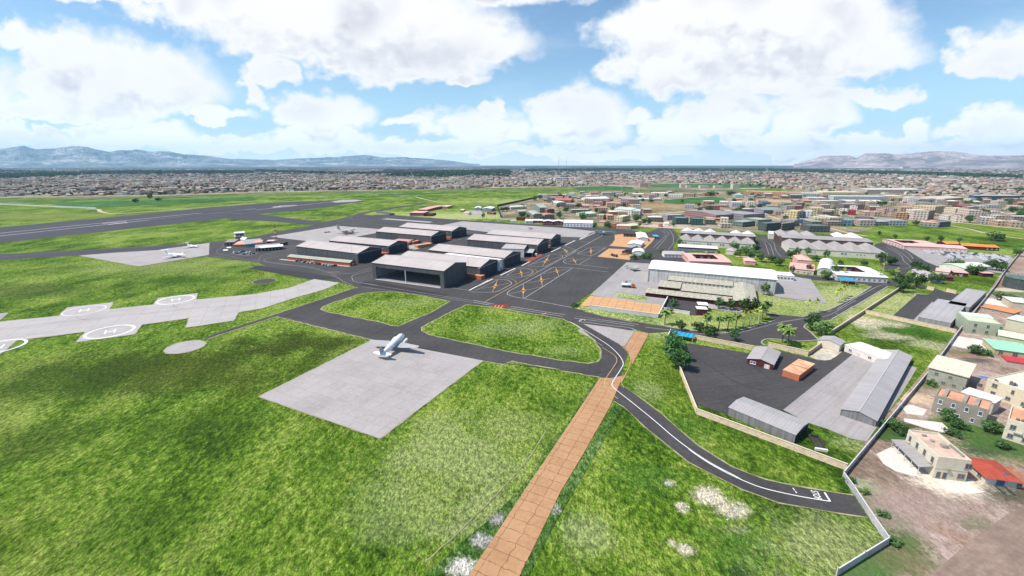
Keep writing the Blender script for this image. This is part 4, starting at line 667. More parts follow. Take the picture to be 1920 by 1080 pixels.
k=SM(nt,NZ(nt,p,.7,6,.8),.35,.65,.6,1.35); c=MX(nt,1.,c,nd(nt,'ShaderNodeCombineColor',{0:k,1:k,2:MA(nt,'MULTIPLY',k,.95)}).outputs[0],'MULTIPLY')
c=MX(nt,MA(nt,'MULTIPLY',stripe(nt,u,3.4,.25),.4),c,(.62,.6,.5)); c=MX(nt,MA(nt,'MULTIPLY',stripe(nt,v,1.7,.14),.35),c,(.2,.18,.14)); setc(nt,b,c)
y1,y2,y3=D*.27,D*.33,D*.68
hall(0,Wx,0,y1,2.9,3.2); hall(W*.10,W*.31,y1+.05,y3,5.4,5.7); hall(W*.315,Wx,y1+.05,y3,4.2,4.9); hall(W*.17,Wx,y3+.9,D-.4,6.4,7.0)
m=MB(); m.box(W*.31,y3+.02,4.,Wx,y3+.35,6.3); part('clerestory',m,'glass',mu)
for i in range(13):
    m=MB(); x=W*(.32+.47*i/12.); m.box(x,y3-.25,5.1,x+1.6,y3+.88,6.1); part('clerestory_post',m,'plaster',mu,(.35,.32,.27))
w=MB(); r=MB(); x0,x1=Wx-.2,W; xm=(x0+x1)/2
w.face([(x0,-1,0),(x1,-1,0),(x1,-1,4),(xm,-1,5.6),(x0,-1,4)]); w.face([(x1,-1,0),(x1,D-.4,0),(x1,D-.4,5.6),(x1,-1,4)]); w.face([(x0,D-.4,0),(x0,-1,0),(x0,-1,4),(x0,D-.4,5.6)]); w.face([(x1,D-.4,0),(x0,D-.4,0),(x0,D-.4,5.6),(xm,D-.4,7.2),(x1,D-.4,5.6)])
slab(r,(x0,-1.4,4.05),(xm,-1.4,5.65),(xm,D-.4,7.3),(x0,D-.4,5.7),.2); slab(r,(xm,-1.4,5.65),(x1+.4,-1.4,3.95),(x1+.4,D-.4,5.6),(xm,D-.4,7.3),.2)
part('wall',w,'stained',mu,MAR); part('roof',r,'mossy_roof',mu,ML)
# two small maroon sheds
B('maroon_shed','maroon shed with flat white roof, the nearer of two in the service yard','shed',(114.3,259.4),(120.0,258.2),5,4,MAR,WHT,'flat',par=0,ov=.3,wm='stained')
B('maroon_shed','maroon shed with flat white roof, tucked behind its twin by the museum','shed',(118.4,267.6),(123.9,266.2),6,4,MAR,WHT,'flat',par=0,ov=.3,wm='stained')
# boundary walls
def wall_run(name,label,cat,pts,h,t,mat,col,cap=None,posts=0,pcol=None,group=None):
    o0=pts[0]; root=thing(name,label,cat,(*o0,0),0,group)
    for i in range(len(pts)-1):
        a,b=pts[i],pts[i+1]; L=dist(a,b); m=MB(); m.box(0,-t/2,0,L,t/2,h); an=ang(a,b)
        part('wall_panel',m,mat,root,col,(a[0]-o0[0],a[1]-o0[1],0),(0,0,an))
        if cap: m=MB(); m.box(-.05,-t/2-.12,h+.002,L+.05,t/2+.12,h+.14); part('coping',m,'plaster',root,cap,(a[0]-o0[0],a[1]-o0[1],0),(0,0,an))
        if posts:
            n=max(1,int(L/posts)); m=MB()
            for k in range(n+1): x=L*k/n; m.box(x-.16,-t/2-.1,0,x+.16,t/2+.1,h+.12)
            part('wall_piers',m,mat,root,pcol or col,(a[0]-o0[0],a[1]-o0[1],0),(0,0,an))
    return root
ST=(1.25,1.2,1.15)
wall_run('yard_wall','low white wall along the front of the orange slab yard','wall',[(49.7,272.6),(88.8,254.5)],2.4,.3,'plaster',(.5,.48,.48),(.66,.63,.61))
wall_run('yard_wall','white wall at the right end of the orange slab yard','wall',[(89.1,254.7),(106.9,291.3)],2.4,.3,'plaster',(.5,.48,.48),(.72,.7,.68))
wall_run('yard_wall','short pale wall behind the shrubs near the maroon sheds','wall',[(96.2,269.6),(110.4,260.7)],1.8,.3,'plaster',(.6,.58,.55),(.7,.68,.66))
wall_run('yard_wall','thin kerb wall beside the grass strip on the museum apron','wall',[(75.9,308.0),(94.3,299.9)],.8,.3,'plaster',(.4,.38,.36))
wall_run('stone_wall','long tan stone wall at the foot of the compound, above the curving road','wall',[(69.0,146.9),(102.1,115.2)],2.2,.3,'stone_wall',ST,(.6,.5,.38))
wall_run('stone_wall','tan stone wall on the left side of the compound below the trees','wall',[(76.0,184.0),(69.1,147.3)],2.2,.3,'stone_wall',ST,(.6,.5,.38))
wall_run('stone_wall','tan stone wall along the road from the blue carport to the maroon house','wall',[(97.9,220.8),(121.2,205.9)],2.2,.3,'stone_wall',ST,(.62,.53,.4))
wall_run('stone_wall','tan stone wall between the two palms and the compound yard','wall',[(131.0,210.2),(144.3,199.0)],2.4,.4,'stone_wall',ST,(.62,.5,.37))
wall_run('stone_wall','short brown wall running up to the cream gabled shed','wall',[(144.7,199.3),(158.1,210.2)],2.4,.4,'stone_wall',(.8,.75,.7),(.5,.4,.3))
wall_run('stone_wall','long brown wall slanting up beside the public road','wall',[(175.7,227.7),(221.1,263.5),(293.9,321.2)],2.3,.4,'stone_wall',(.7,.66,.62),(.55,.46,.36))
wall_run('stone_wall','tan stone wall between the overgrown plot and the depot','wall',[(220.8,263.6),(245.3,228.9)],2.2,.3,'stone_wall',ST,(.62,.5,.37))
wall_run('stone_wall','tan wall at the back of the depot, left of its gate','wall',[(308.1,327.7),(311.9,314.7)],2.3,.4,'stone_wall',ST,(.62,.5,.37))
wall_run('stone_wall','short tan wall at the back of the depot, right of its gate','wall',[(318.9,312.5),(319.5,305.6)],2.3,.4,'stone_wall',ST,(.62,.5,.37))
wall_run('stone_wall','short white wall beside the blue carport in the compound corner','wall',[(81.6,217.4),(87.8,229.7)],2.3,.4,'plaster',(.62,.6,.57))
wall_run('perimeter_wall','long low white wall beyond the runway at the left','wall',[(-1380.8,1115.4),(-1182.1,1036.1),(-870.6,937.4)],3.,.6,'plaster',(.6,.6,.56))
# perimeter fence of pale precast panels with posts
FP=[(73.4,79.0),(92.3,87.8),(93.9,94.4),(97.0,105.6),(98.4,111.7),(130.4,136.6),(188.6,181.9),(246.7,228.9),(372.2,328.1),(413.3,362.0),(489.1,422.3),(603.1,511.8)]
fz=thing('perimeter_fence','pale grey panel fence zigzagging along the right edge of the airfield','fence',(*FP[0],0))
npan=0; RESTP=MB(); RESTQ=MB()
def mesh_once(k,f):
    if k not in CACHE: m=MB(); m.box(*f); CACHE[k]=m.mesh(k[0],[k[1]])
    return CACHE[k]
for i in range(len(FP)-1):
    a,b=FP[i],FP[i+1]; L=dist(a,b); n=max(1,int(L/3.2)); rz=ang(a,b); ca,sa=math.cos(rz),math.sin(rz); loc=(a[0]-FP[0][0],a[1]-FP[0][1],0); pw=L/n
    m=MB(); m.box(0,-.12,2.12,L,.12,2.26); part('top_rail',m,'paint',fz,(.62,.6,.59),loc,(0,0,rz))
    for k in range(n):
        q=(loc[0]+ca*pw*k,loc[1]+sa*pw*k,0); hp=2.75 if k%3==0 else 2.11; npan+=1
        if npan<=100:
            put('fence_panel',mesh_once(('fence_panel','stained',i),(.1,-.05,.08,pw-.1,.05,2.1)),fz,q,(0,0,rz),(.42,.4,.41)); put('fence_post',mesh_once(('fence_post','paint',hp),(-.09,-.11,0,.09,.11,hp)),fz,q,(0,0,rz),(.5,.48,.49))
        else:
            for M_,x0,x1,t,z1 in ((RESTP,.1,pw-.1,.05,2.1),(RESTQ,-.09,.09,.11,hp)):
                c=[(q[0]+ca*x-sa*y,q[1]+sa*x+ca*y) for x,y in ((x0,-t),(x1,-t),(x1,t),(x0,t))]
                for j in range(4): M_.face([(*c[j],0),(*c[(j+1)%4],0),(*c[(j+1)%4],z1),(*c[j],z1)])
                M_.face([(*x,z1) for x in c])
o=part('fence_panels',RESTP,'stained',fz,(.42,.4,.41)); o['kind']='stuff'; o=part('fence_posts',RESTQ,'paint',fz,(.5,.48,.49)); o['kind']='stuff'
vf=thing('village_fence','tall dark screen fence round the near corner of the village','fence',(*(-19.8,779.2),0))
for a,b in (((-19.8,779.2),(-32.7,984.7)),((-32.7,984.7),(30.5,1144.2)),((30.5,1144.2),(114.3,1381.6))):
    m=MB(); L=dist(a,b); m.box(0,-.1,0,L,.1,4.5); q=(-19.8,779.2); part('fence_panel',m,'plaster',vf,(.045,.055,.06),(a[0]-q[0],a[1]-q[1],0),(0,0,ang(a,b)))
wall_run('village_wall','low pale wall between the airfield grass and the village','wall',[(-20.4,754.9),(7.2,740.9)],2.2,.4,'plaster',(.55,.48,.42))
# ---- saw-tooth halls
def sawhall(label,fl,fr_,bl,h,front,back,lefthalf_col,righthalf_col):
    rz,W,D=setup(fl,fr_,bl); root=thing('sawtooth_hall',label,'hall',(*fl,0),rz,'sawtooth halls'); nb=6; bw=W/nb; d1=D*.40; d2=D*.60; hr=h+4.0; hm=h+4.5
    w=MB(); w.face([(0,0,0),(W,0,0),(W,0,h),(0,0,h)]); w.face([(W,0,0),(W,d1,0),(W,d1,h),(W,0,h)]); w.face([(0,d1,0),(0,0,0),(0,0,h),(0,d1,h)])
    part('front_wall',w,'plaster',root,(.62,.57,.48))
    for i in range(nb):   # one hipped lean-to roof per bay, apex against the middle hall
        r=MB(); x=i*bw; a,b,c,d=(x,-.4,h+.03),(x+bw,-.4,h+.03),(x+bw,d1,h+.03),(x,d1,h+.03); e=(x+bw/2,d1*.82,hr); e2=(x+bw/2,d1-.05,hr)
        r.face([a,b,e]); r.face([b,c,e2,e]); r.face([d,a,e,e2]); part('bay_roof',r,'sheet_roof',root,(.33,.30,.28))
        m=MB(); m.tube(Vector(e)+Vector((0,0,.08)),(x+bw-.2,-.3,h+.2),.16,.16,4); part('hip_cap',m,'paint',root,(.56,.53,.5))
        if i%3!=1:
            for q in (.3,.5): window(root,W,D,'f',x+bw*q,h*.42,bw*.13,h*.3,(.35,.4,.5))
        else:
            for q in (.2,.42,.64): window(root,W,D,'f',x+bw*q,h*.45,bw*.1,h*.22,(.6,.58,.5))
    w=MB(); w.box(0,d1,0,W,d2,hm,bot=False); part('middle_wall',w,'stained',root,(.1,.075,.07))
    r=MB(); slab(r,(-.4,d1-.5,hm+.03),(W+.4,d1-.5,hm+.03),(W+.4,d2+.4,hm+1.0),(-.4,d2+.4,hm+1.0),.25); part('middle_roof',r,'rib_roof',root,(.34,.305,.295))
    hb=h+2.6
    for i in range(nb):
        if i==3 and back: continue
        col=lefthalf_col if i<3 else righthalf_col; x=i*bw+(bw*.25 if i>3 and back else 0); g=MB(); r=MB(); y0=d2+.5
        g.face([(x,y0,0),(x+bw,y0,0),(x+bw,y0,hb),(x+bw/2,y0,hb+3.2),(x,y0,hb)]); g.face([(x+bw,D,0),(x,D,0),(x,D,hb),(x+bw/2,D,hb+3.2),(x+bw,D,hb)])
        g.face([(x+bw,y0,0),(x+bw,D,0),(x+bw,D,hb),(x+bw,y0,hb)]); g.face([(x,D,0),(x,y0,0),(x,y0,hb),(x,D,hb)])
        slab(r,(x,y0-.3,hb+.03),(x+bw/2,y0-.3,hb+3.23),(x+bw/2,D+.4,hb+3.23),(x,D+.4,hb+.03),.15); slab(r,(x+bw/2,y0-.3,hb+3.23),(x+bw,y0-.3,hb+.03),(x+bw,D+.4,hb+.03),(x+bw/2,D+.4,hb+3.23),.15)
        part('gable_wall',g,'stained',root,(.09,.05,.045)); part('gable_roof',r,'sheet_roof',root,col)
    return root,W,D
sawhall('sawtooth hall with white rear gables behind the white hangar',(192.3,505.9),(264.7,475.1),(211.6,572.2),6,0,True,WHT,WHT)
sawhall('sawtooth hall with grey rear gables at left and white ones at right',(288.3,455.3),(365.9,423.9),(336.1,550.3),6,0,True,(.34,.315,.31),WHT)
# ---- buildings between the halls and the hangar
R3=[('f',8,.9,1.3,1.3)]
B('long_block','long white block with double roof and dark ribbon windows in front of a sawtooth hall','building',(179.0,470.1),(215.3,457.1),16,4.6,(.07,.075,.11),WHT,'flat',par=0,ov=.6,rows=[('f',16,1.2,1.9,1.6)],fr=(.62,.62,.64))
B('pavilion','small pavilion with grey pyramid roof on the lawn of the sawtooth hall','pavilion',(221.5,451.7),(228.3,447.2),14,4.2,(.6,.54,.45),(.42,.38,.36),'hip',2.2)
def ring_block(name,label,fl,fr_,bl,h,wc,rc,court,wallin=MAR,rows=()):
    rz,W,D=setup(fl,fr_,bl); root=thing(name,label,'building',(*fl,0),rz); x0,x1,y0,y1=W*court[0],W*court[1],D*court[2],D*court[3]
    w=MB(); q=[(0,0),(W,0),(W,D),(0,D)]
    for i in range(4): a,b=q[i],q[(i+1)%4]; w.face([(*a,0),(*b,0),(*b,h),(*a,h)])
    part('wall',w,'plaster',root,wc)
    w=MB(); q=[(x0,y0),(x1,y0),(x1,y1),(x0,y1)]
    for i in range(4): a,b=q[(i+1)%4],q[i]; w.face([(*a,0),(*b,0),(*b,h),(*a,h)])
    part('courtyard_wall',w,'stained',root,wallin)
    r=MB(); z=h+.03; e=.5
    slab(r,(-e,-e,z),(W+e,-e,z),(W+e,y0,z+.9),(-e,y0,z+.9)); slab(r,(-e,y1,z+.9),(W+e,y1,z+.9),(W+e,D+e,z),(-e,D+e,z)); slab(r,(-e,y0+.003,z+.88),(x0,y0+.003,z+.88),(x0,y1-.003,z+.88),(-e,y1-.003,z+.88)); slab(r,(x1,y0+.003,z+.88),(W+e,y0+.003,z+.88),(W+e,y1-.003,z+.88),(x1,y1-.003,z+.88))
    part('roof',r,'sheet_roof',root,rc)
    for rr in rows:
        face,n,zz,ww,hh=rr; L=W if face in 'fb' else D
        for i in range(n): window(root,W,D,face,L*(i+.5)/n-ww/2,zz,ww,hh,(.45,.5,.6))
    n=max(3,int((x1-x0)/7))
    for i in range(n): # windows on the far court wall
        f,g=win_meshes(2.2,1.6,0); o=put('window',f,root,(x0+(x1-x0)*(i+.3)/n,y1-.03,1.4),(0,0,0),(.65,.62,.6)); put('pane',g,o)
    return root
ring_block('courtyard_block','pink-roofed block around a maroon courtyard behind the white hangar',(163.9,400.0),(199.2,393.6),(182.1,436.8),4,PNK,(.7,.4,.36),(.2,.76,.2,.74))
B('bungalow','pink-roofed bungalow peeping over the white hangar roof','bungalow',(216.7,402.7),(225.0,399.8),14,3.6,PNK,(.7,.4,.36),'hip',1.8)
B('bungalow','long low grey and white bungalow behind the left end of the white hangar','bungalow',(152.6,436.4),(173.4,433.7),12,3.2,WHT,(.45,.4,.4),'shed',1.,rows=[('f',6,1,1.5,1.2)])
B('box_store','white-roofed box store between the two sawtooth halls','store',(320.3,549.6),(332.8,543.0),26,6.5,(.6,.58,.52),WHT,'flat',par=0,ov=.2)
B('pink_house','pink-roofed house with hip roof left of the white barrel hall','house',(238.6,371.1),(253.5,361.6),20,4,(.62,.5,.42),(.72,.38,.33),'shed',1.2,rows=[('f',4,1,1.5,1.4)],doors=[('f',13,1.6,2.2,(.3,.28,.26))])
B('pink_house','pink hip-roofed upper hall behind the pink house','house',(259.8,394.3),(269.9,390.2),22,6.5,(.68,.36,.31),(.72,.38,.33),'hip',2.2)
B('barrel_hall','white barrel-vaulted hall between pink house and courtyard block','hall',(257.1,362.7),(264.9,357.0),48,3.6,(.5,.5,.48),(.7,.7,.68),'barrel',3.2)
ring_block('courtyard_block','white courtyard block with a dark slot of windows, behind the blue carport',(260.6,344.6),(293.9,335.3),(280.2,382.0),4.5,(.66,.62,.55),(.74,.73,.71),(.13,.72,.28,.78),rows=[('f',10,1.3,1.6,1.5),('l',8,1.3,1.8,1.6)])
B('white_annex','low white annex at the right end of the white hangar','annex',(213.3,346.0),(225.1,342.2),13,4,WHT,(.76,.75,.73),'flat',par=0,ov=.2,rows=[('f',5,1.4,1.7,1.3)],fr=(.3,.3,.3))
def carport(label,fl,fr_,br_,h,col):
    rz,W,D=setup(fl,fr_,br_); root=thing('carport',label,'carport',(*fl,0),rz)
    r=MB(); n=5
    for i in range(n):
        x0,x1=W*i/n,W*(i+1)/n; slab(r,(x0,0,h),((x0+x1)/2,0,h+.5),((x0+x1)/2,D,h+.5),(x0,D,h),.06); slab(r,((x0+x1)/2,0,h+.5),(x1,0,h),(x1,D,h),((x0+x1)/2,D,h+.5),.06)
    part('canopy',r,'paint',root,col)
    for x in (.3,W/2,W-.3):
        for y in (.3,D-.3):
            m=MB(); m.tube((x,y,0),(x,y,h+.05),.09); part('post',m,'paint',root,(.7,.7,.7))
    return root,W,D
carport('blue carport roof on white posts in the corner of the compound',(85.4,220.4),(94.4,215.2),(96.9,220.4),2.6,(.015,.33,.62))
carport('blue carport roof over a white car before the white courtyard block',(256.3,334.4),(266.2,330.4),(271.4,337.6),3,(.02,.28,.5))
carport('small blue canopy beside the white sheds on the orange gravel',(177.2,549.2),(183.5,548.1),(187.3,562.7),3,(.03,.3,.5))
# orange gravel yards
B('white_hall','larger white-roofed hall on the orange gravel','hall',(152.4,532.2),(164.2,529.8),44,4.2,(.6,.55,.48),(.8,.79,.77),'cross',1.2,rows=[('r',5,1,2.5,2.)],fr=(.2,.1,.08))
B('white_hall','lower white-roofed hall with a green door on the orange gravel','hall',(129.7,491.9),(143.0,485.8),24,4.,(.64,.62,.58),(.8,.79,.77),'cross',1.2,doors=[('f',9,2.2,2.6,(.2,.25,.2))])
B('dark_house','low dark brown house at the back of the orange gravel','house',(143.9,568.1),(158.2,563.8),18,3.6,(.035,.022,.024),(.055,.035,.035),'flat',par=.2,rows=[('f',3,1,1.2,1.2)],fr=(.3,.28,.28))
B('dark_shelter','open black-roofed shelter on the nearer orange gravel','shelter',(115.4,457.1),(124.7,450.0),24,2.2,(.05,.04,.04),(.035,.032,.04),'cross',2.4)
B('white_tent','white domed tent at the edge of the nearer orange gravel','tent',(122.2,443.1),(133.5,439.7),16,2.6,(.7,.7,.68),(.78,.77,.75),'barrel',3.)
# ---- right of the halls
ring_block('courtyard_block','long pink-roofed courtyard block beside the storage lot',(430.0,479.8),(465.1,469.3),(456.0,521.8),4,(.68,.45,.38),(.70,.42,.38),(.12,.62,.3,.74),rows=[('l',7,.6,1.8,2.4)])
B('pink_wing','pink wing with small windows along the storage lot','building',(445.0,477.8),(480.5,460.7),16,3.8,(.7,.5,.42),(.72,.45,.4),'shed',1.,rows=[('f',11,1.4,1.4,1.2)])
for a,b,lb in (((489.5,494.0),(503.2,491.1),'orange-roofed maroon barrack, leftmost of the three in line'),((496.7,483.0),(512.5,473.9),'orange-roofed maroon barrack, the middle and longest of the three in line'),((512.0,472.7),(524.2,470.1),'orange-roofed maroon barrack with three windows, rightmost of the three in line')):
    B('barrack',lb,'barrack',a,b,15,3.6,(.08,.02,.03),(.66,.24,.05),'gable',1.8,rows=[('f',3,1.2,1.5,1.2)] if 'three windows' in lb else (),group='orange-roofed barracks')
B('pale_hall','hall with a pale green roof behind the maroon sheds','hall',(382.9,365.1),(413.5,373.5),18,5,(.64,.62,.54),(.62,.68,.55),'gable',1.6,rows=[('f',4,1.6,1.6,1.5)])
B('dark_hall','dark-windowed hall among the shrubs by the storage lot','hall',(393.6,394.3),(393.5,378.5),14,4.5,(.07,.05,.045),(.3,.3,.26),'shed',1.)
for a,b,lb,wc,rc in (((369.6,359.7),(377.7,355.9),'small maroon hut with pink roof beside the pale green hall','MAR','P'),((390.2,356.5),(398.0,355.4),'small maroon hut with pink roof nearest the perimeter fence','MAR','P'),((346.8,343.9),(351.9,341.8),'small low maroon hut with brown roof beside the grey-roofed hall','MAR','M')):
    B('maroon_hut',lb,'hut',a,b,7,3,MAR,(.64,.38,.36) if rc=='P' else (.12,.04,.04),'shed',.6,wm='stained',rows=[('f',1,1.,2.4,.9)] if 'beside the pale' in lb else ())
B('cream_hut','cream hut with pink roof and three small windows by the road','hut',(357.9,363.9),(363.8,358.1),11,3.4,(.68,.56,.48),(.72,.46,.42),'shed',.7,rows=[('f',3,1.2,1.,.9,8,17)])
B('grey_hall','grey-roofed hall half hidden by the trees at the road bend','hall',(328.6,339.7),(338.0,335.6),30,3.6,(.55,.52,.47),(.42,.39,.38),'cross',1.8,wm='plaster')
# ---- the compound
mh,W,D=B('maroon_house','maroon house with grey gable roof, blue window and white garage door','house',(109.8,190.0),(118.1,183.3),(129.7,196.6),2.7,(.085,.02,.022),(.38,.35,.35),'cross',1.3,wm='stained',rm='rib_roof',ov=.35,rows=[('f',1,.8,2.4,1.3,1.,4.),('r',4,.8,1.5,1.2)],doors=[('f',7.1,2.3,2.1,(.62,.58,.54),'garage_door',.02,'sheet_wall')],fr=(.72,.74,.78))
m=MB(); m.tube((W/2,-.4,4.25),(W/2,D+.4,4.25),.14,.14,5); part('ridge_cap',m,'paint',mh,(.5,.47,.46))
bs,W,D=B('brick_store','flat orange brick store with streaked salmon roof slabs','store',(119.1,177.7),(123.2,172.6),(136.3,184.8),2.8,(.46,.15,.075),(.66,.33,.18),'flat',par=0,ov=.12,rm='streak_roof')
m=MB(); m.box(-.12,D*.48,3.09,W+.12,D*.52,3.2); part('roof_joint',m,'plaster',bs,(.4,.17,.08))
SHW=(.2,.2,.2); SHR=(.365,.345,.345)
sh,W,D=B('arched_shed','long grey sheet-metal shed with open right end, beside the stone wall','shed',(80.3,146.0),(94.3,128.6),(104.1,135.6),3.2,SHW,SHR,'gable',.9,wm='sheet_wall',rm='rib_roof',ov=.15)
m=MB(); m.box(W-.02,.5,.2,W+.06,D-.5,2.9); part('dark_opening_panel',m,'plaster',sh,(.02,.02,.022))  # near-black panel paints the unlit inside of the open end
lh,W,D=B('long_hall','long grey gable hall stretching back along the perimeter fence','hall',(122.0,145.9),(129.0,138.2),(192.9,188.3),2.6,SHW,SHR,'cross',1.35,wm='sheet_wall',rm='rib_roof',ov=.3)
m=MB(); m.tube((W/2,-.3,4.15),(W/2,D+.3,4.15),.2,.2,5); part('ridge_cap',m,'paint',lh,(.5,.48,.48))
cg,W,D=B('cream_shed','cream gabled shed with ribbed grey roof beside the white office','shed',(156.4,210.8),(162.4,203.4),(168.7,208.2),3.6,(.62,.54,.46),(.36,.335,.335),'cross',1.4,rm='rib_roof',ov=.25)
wo,W,D=B('white_office','white flat-roofed office with two windows and a door in the compound','office',(165.7,204.4),(171.2,187.5),(180.7,193.2),3.4,(.66,.6,.54),(.78,.77,.75),'flat',par=0,ov=.15,rows=[('f',1,1.,1.6,1.5,.8,5.),('f',1,1.,1.6,1.5,10,14.)],doors=[('f',6.4,1.1,2.1,(.55,.5,.45))])
# ---- the depot
B('depot_hall','flat grey steel hall, nearer of the two in the depot','hall',(239.9,246.9),(248.6,236.1),(292.8,273.0),3.2,(.27,.255,.255),(.37,.345,.345),'flat',par=0,ov=.1,wm='sheet_wall',group='depot halls')
B('depot_hall','flat grey steel hall, farther of the two in the depot','hall',(281.9,273.0),(288.0,264.9),(333.9,302.6),3.2,(.27,.255,.255),(.37,.345,.345),'flat',par=0,ov=.1,wm='sheet_wall',group='depot halls')
# ---- houses beyond the fence
WD=(.22,.15,.11)
h1,W,D=B('apartment_house','two-storey cream house with flat roof parapet and a long grey side awning','house',(125.2,111.8),(133.2,110.0),(136.8,123.7),6.8,(.60,.545,.43),(.52,.37,.29),'flat',par=.6,rm='stained',rows=[('f',1,4.4,1.8,1.8,6.2,9.6),('f',1,.9,1.8,1.7,5.,8.6),('l',4,4.1,1.1,1.9),('f',2,.3,1.1,2.1,.4,3.6)],fr=(.3,.22,.16))
m=MB(); m.box(-.04,-.06,3.3,W+.04,-.002,3.42); part('string_course',m,'plaster',h1,(.3,.26,.2))
a_=MB(); slab(a_,(-3.6,.6,2.6),(-.05,.6,3.5),(-.05,D-.2,3.5),(-3.6,D+.8,2.6),.1); part('awning',a_,'rib_roof',h1,(.3,.28,.27))
for i in range(5):
    m=MB(); m.tube((-3.4,.8+(D-.8)*i/4,0),(-3.4,.8+(D-.8)*i/4,2.65),.1); part('awning_post',m,'paint',h1,(.5,.47,.42))
for x,y,wx,wy,hz in ((W*.55,D*.42,1.6,1.3,1.),(W*.4,D*.62,.9,.9,.6),(W*.3,D*.82,1.2,.5,.7)):
    m=MB(); m.box(x,y,6.82,x+wx,y+wy,6.8+hz); m.box(x+.15,y-.05,6.95,x+wx-.15,y,6.7+hz); part('roof_unit',m,'plaster',h1,(.33,.3,.27))
m=MB(); m.box(W-.9,D*.15,6.8,W-.32,D*.55,7.35); part('stair_well',m,'stained',h1,(.25,.23,.2))
m=MB(); m.box(2.6,-.65,3.55,3.5,-.03,4.1); part('air_conditioner',m,'paint',h1,(.3,.28,.25))
for k in (0,3):
    m=MB(); m.box(-.6,D*(.82 if k else .1),3.75,-.03,D*(.82 if k else .1)+1.2,4.05); part('window_box',m,'plaster',h1,(.5,.45,.37))
rh_,W,D=B('red_roof_house','single-storey cream house with a red ribbed hip roof and dark skylight','house',(137.7,108.9),(145.1,107.1),(148.6,115.6),2.6,(.55,.52,.45),(.40,.075,.045),'hip',1.3,rm='tile_roof',ov=.7,rows=[('f',1,.8,1.2,1.2,6.5,9.5),('l',2,.8,1.5,1.2)],doors=[('f',2.6,1.9,2.2,(.08,.13,.22))],fr=(.3,.25,.2))
m=MB(); m.box(5.,1.4,3.26,6.1,3.4,3.36); o=part('skylight',m,'glass',rh_); 
for x in (2.3,4.7):
    m=MB(); m.box(x,-3.4,.02,x+.35,-.1,.45); part('ramp_wall',m,'plaster',rh_,(.06,.06,.07))
h3,W,D=B('apartment_house','two-storey dark grey house with orange roof terraces and white-framed windows','house',(158.0,148.3),(166.8,137.5),(174.3,143.8),6.8,(.26,.235,.2),(.60,.30,.19),'flat',par=.45,rm='stained',rows=[('f',4,4.2,1.1,1.7),('f',2,1.1,2.1,1.2,.5,8.5),('f',2,.9,1.,1.6,9.,16.)],fr=(.72,.7,.66))
for x in (W*.5,W*.12,W*.72):
    m=MB(); m.box(x,1.6 if x<W*.5 else .5,6.82,x+1.1,D-1.,7.6); part('roof_unit',m,'stained',h3,(.34,.28,.24))
B('annex_house','low white-roofed annex behind the grey house','annex',(178.0,145.9),(184.7,149.5),9,5,(.5,.45,.38),(.66,.62,.58),'flat',par=0,ov=.3)
h4,W,D=B('apartment_house','speckled grey-green two-storey house with a wide pale cracked roof','house',(177.2,171.9),(184.5,162.8),(201.1,172.3),6.9,(.30,.31,.25),(.66,.60,.47),'flat',par=0,ov=.5,wm='stained',rm='cracked_roof',rows=[('f',2,4.5,1.2,1.1,.5,9),('f',5,1.4,1.2,1.1,.5,16.5),('f',1,4.3,1.5,1.5,14,17)],fr=(.26,.22,.17))
h5,W,D=B('apartment_house','cream two-storey house with pale flat roof and dark roof machinery','house',(191.5,161.8),(195.0,150.8),(219.0,173.4),6.6,(.60,.53,.38),(.6,.58,.5),'flat',par=.35,rm='cracked_roof',rows=[('f',1,4.3,1.6,1.6,1.,4.2),('f',2,4.2,.9,1.6,6.,14.),('f',3,1.2,1.5,1.4,.5,14.)],fr=(.28,.22,.16))
for x,y,s,hh in ((W*.5,2.6,1.,1.5),(W*.56,3.4,.8,1.1),(W*.9,3.,1.5,.9),(W*.16,1.2,.8,.7)):
    m=MB(); m.tube((x,y,6.62),(x,y,6.6+hh),s*.5,s*.45,10); m.tube((x+s*.7,y,6.62),(x+s*.7,y,6.6+hh*.7),s*.4,s*.4,8); part('roof_unit',m,'plaster',h5,(.12,.12,.12))
h6,W,D=B('apartment_house','cream house with orange roof terrace cut by the right edge of the view','house',(167.0,131.7),(171.2,126.5),14,6.8,(.60,.55,.44),(.58,.30,.18),'flat',par=.7,rm='stained',rows=[('f',2,4.2,1.4,1.7),('f',2,1.,1.4,1.6)],fr=(.28,.22,.16))
m=MB(); m.tube((2.2,3,6.82),(2.2,3,7.4),.55,.45); m.tube((3.4,3.2,6.82),(3.4,3.2,7.4),.55,.45); part('roof_unit',m,'plaster',h6,(.13,.13,.13))
for x in (2.,9.):
    m=MB(); m.box(x,-.8,3.5,x+2.,-.03,3.95); part('balcony',m,'plaster',h6,(.5,.45,.37))
h7,W,D=B('apartment_house','pale green two-storey house beside the perimeter fence and the depot','house',(251.3,229.9),(263.5,223.5),(277.1,234.5),6.9,(.33,.37,.27),(.55,.58,.42),'flat',par=.3,rows=[('f',3,4.2,1.3,1.7,.8,16.),('f',2,1.,1.4,1.6,.8,11.),('f',3,.5,1.1,2.2,12.,17)],fr=(.24,.24,.18))
m=MB(); m.box(.6,D*.55,6.9,W*.95,D-.4,7.9); part('roof_house',m,'plaster',h7,(.62,.66,.55))
B('row_house','pale green two-storey house beyond the mint-roofed one','house',(279.7,236.1),(285.1,225.0),(290.8,243.7),6,(.5,.48,.36),(.62,.68,.53),'flat',par=0,ov=.4)
B('row_house','long single-storey house with bright orange roof beyond the pale green houses','house',(297.8,266.9),(303.7,254.2),10,3.,(.36,.31,.26),(.62,.26,.11),'flat',par=0,ov=.6,rows=[('f',4,.9,1.2,1.3)])
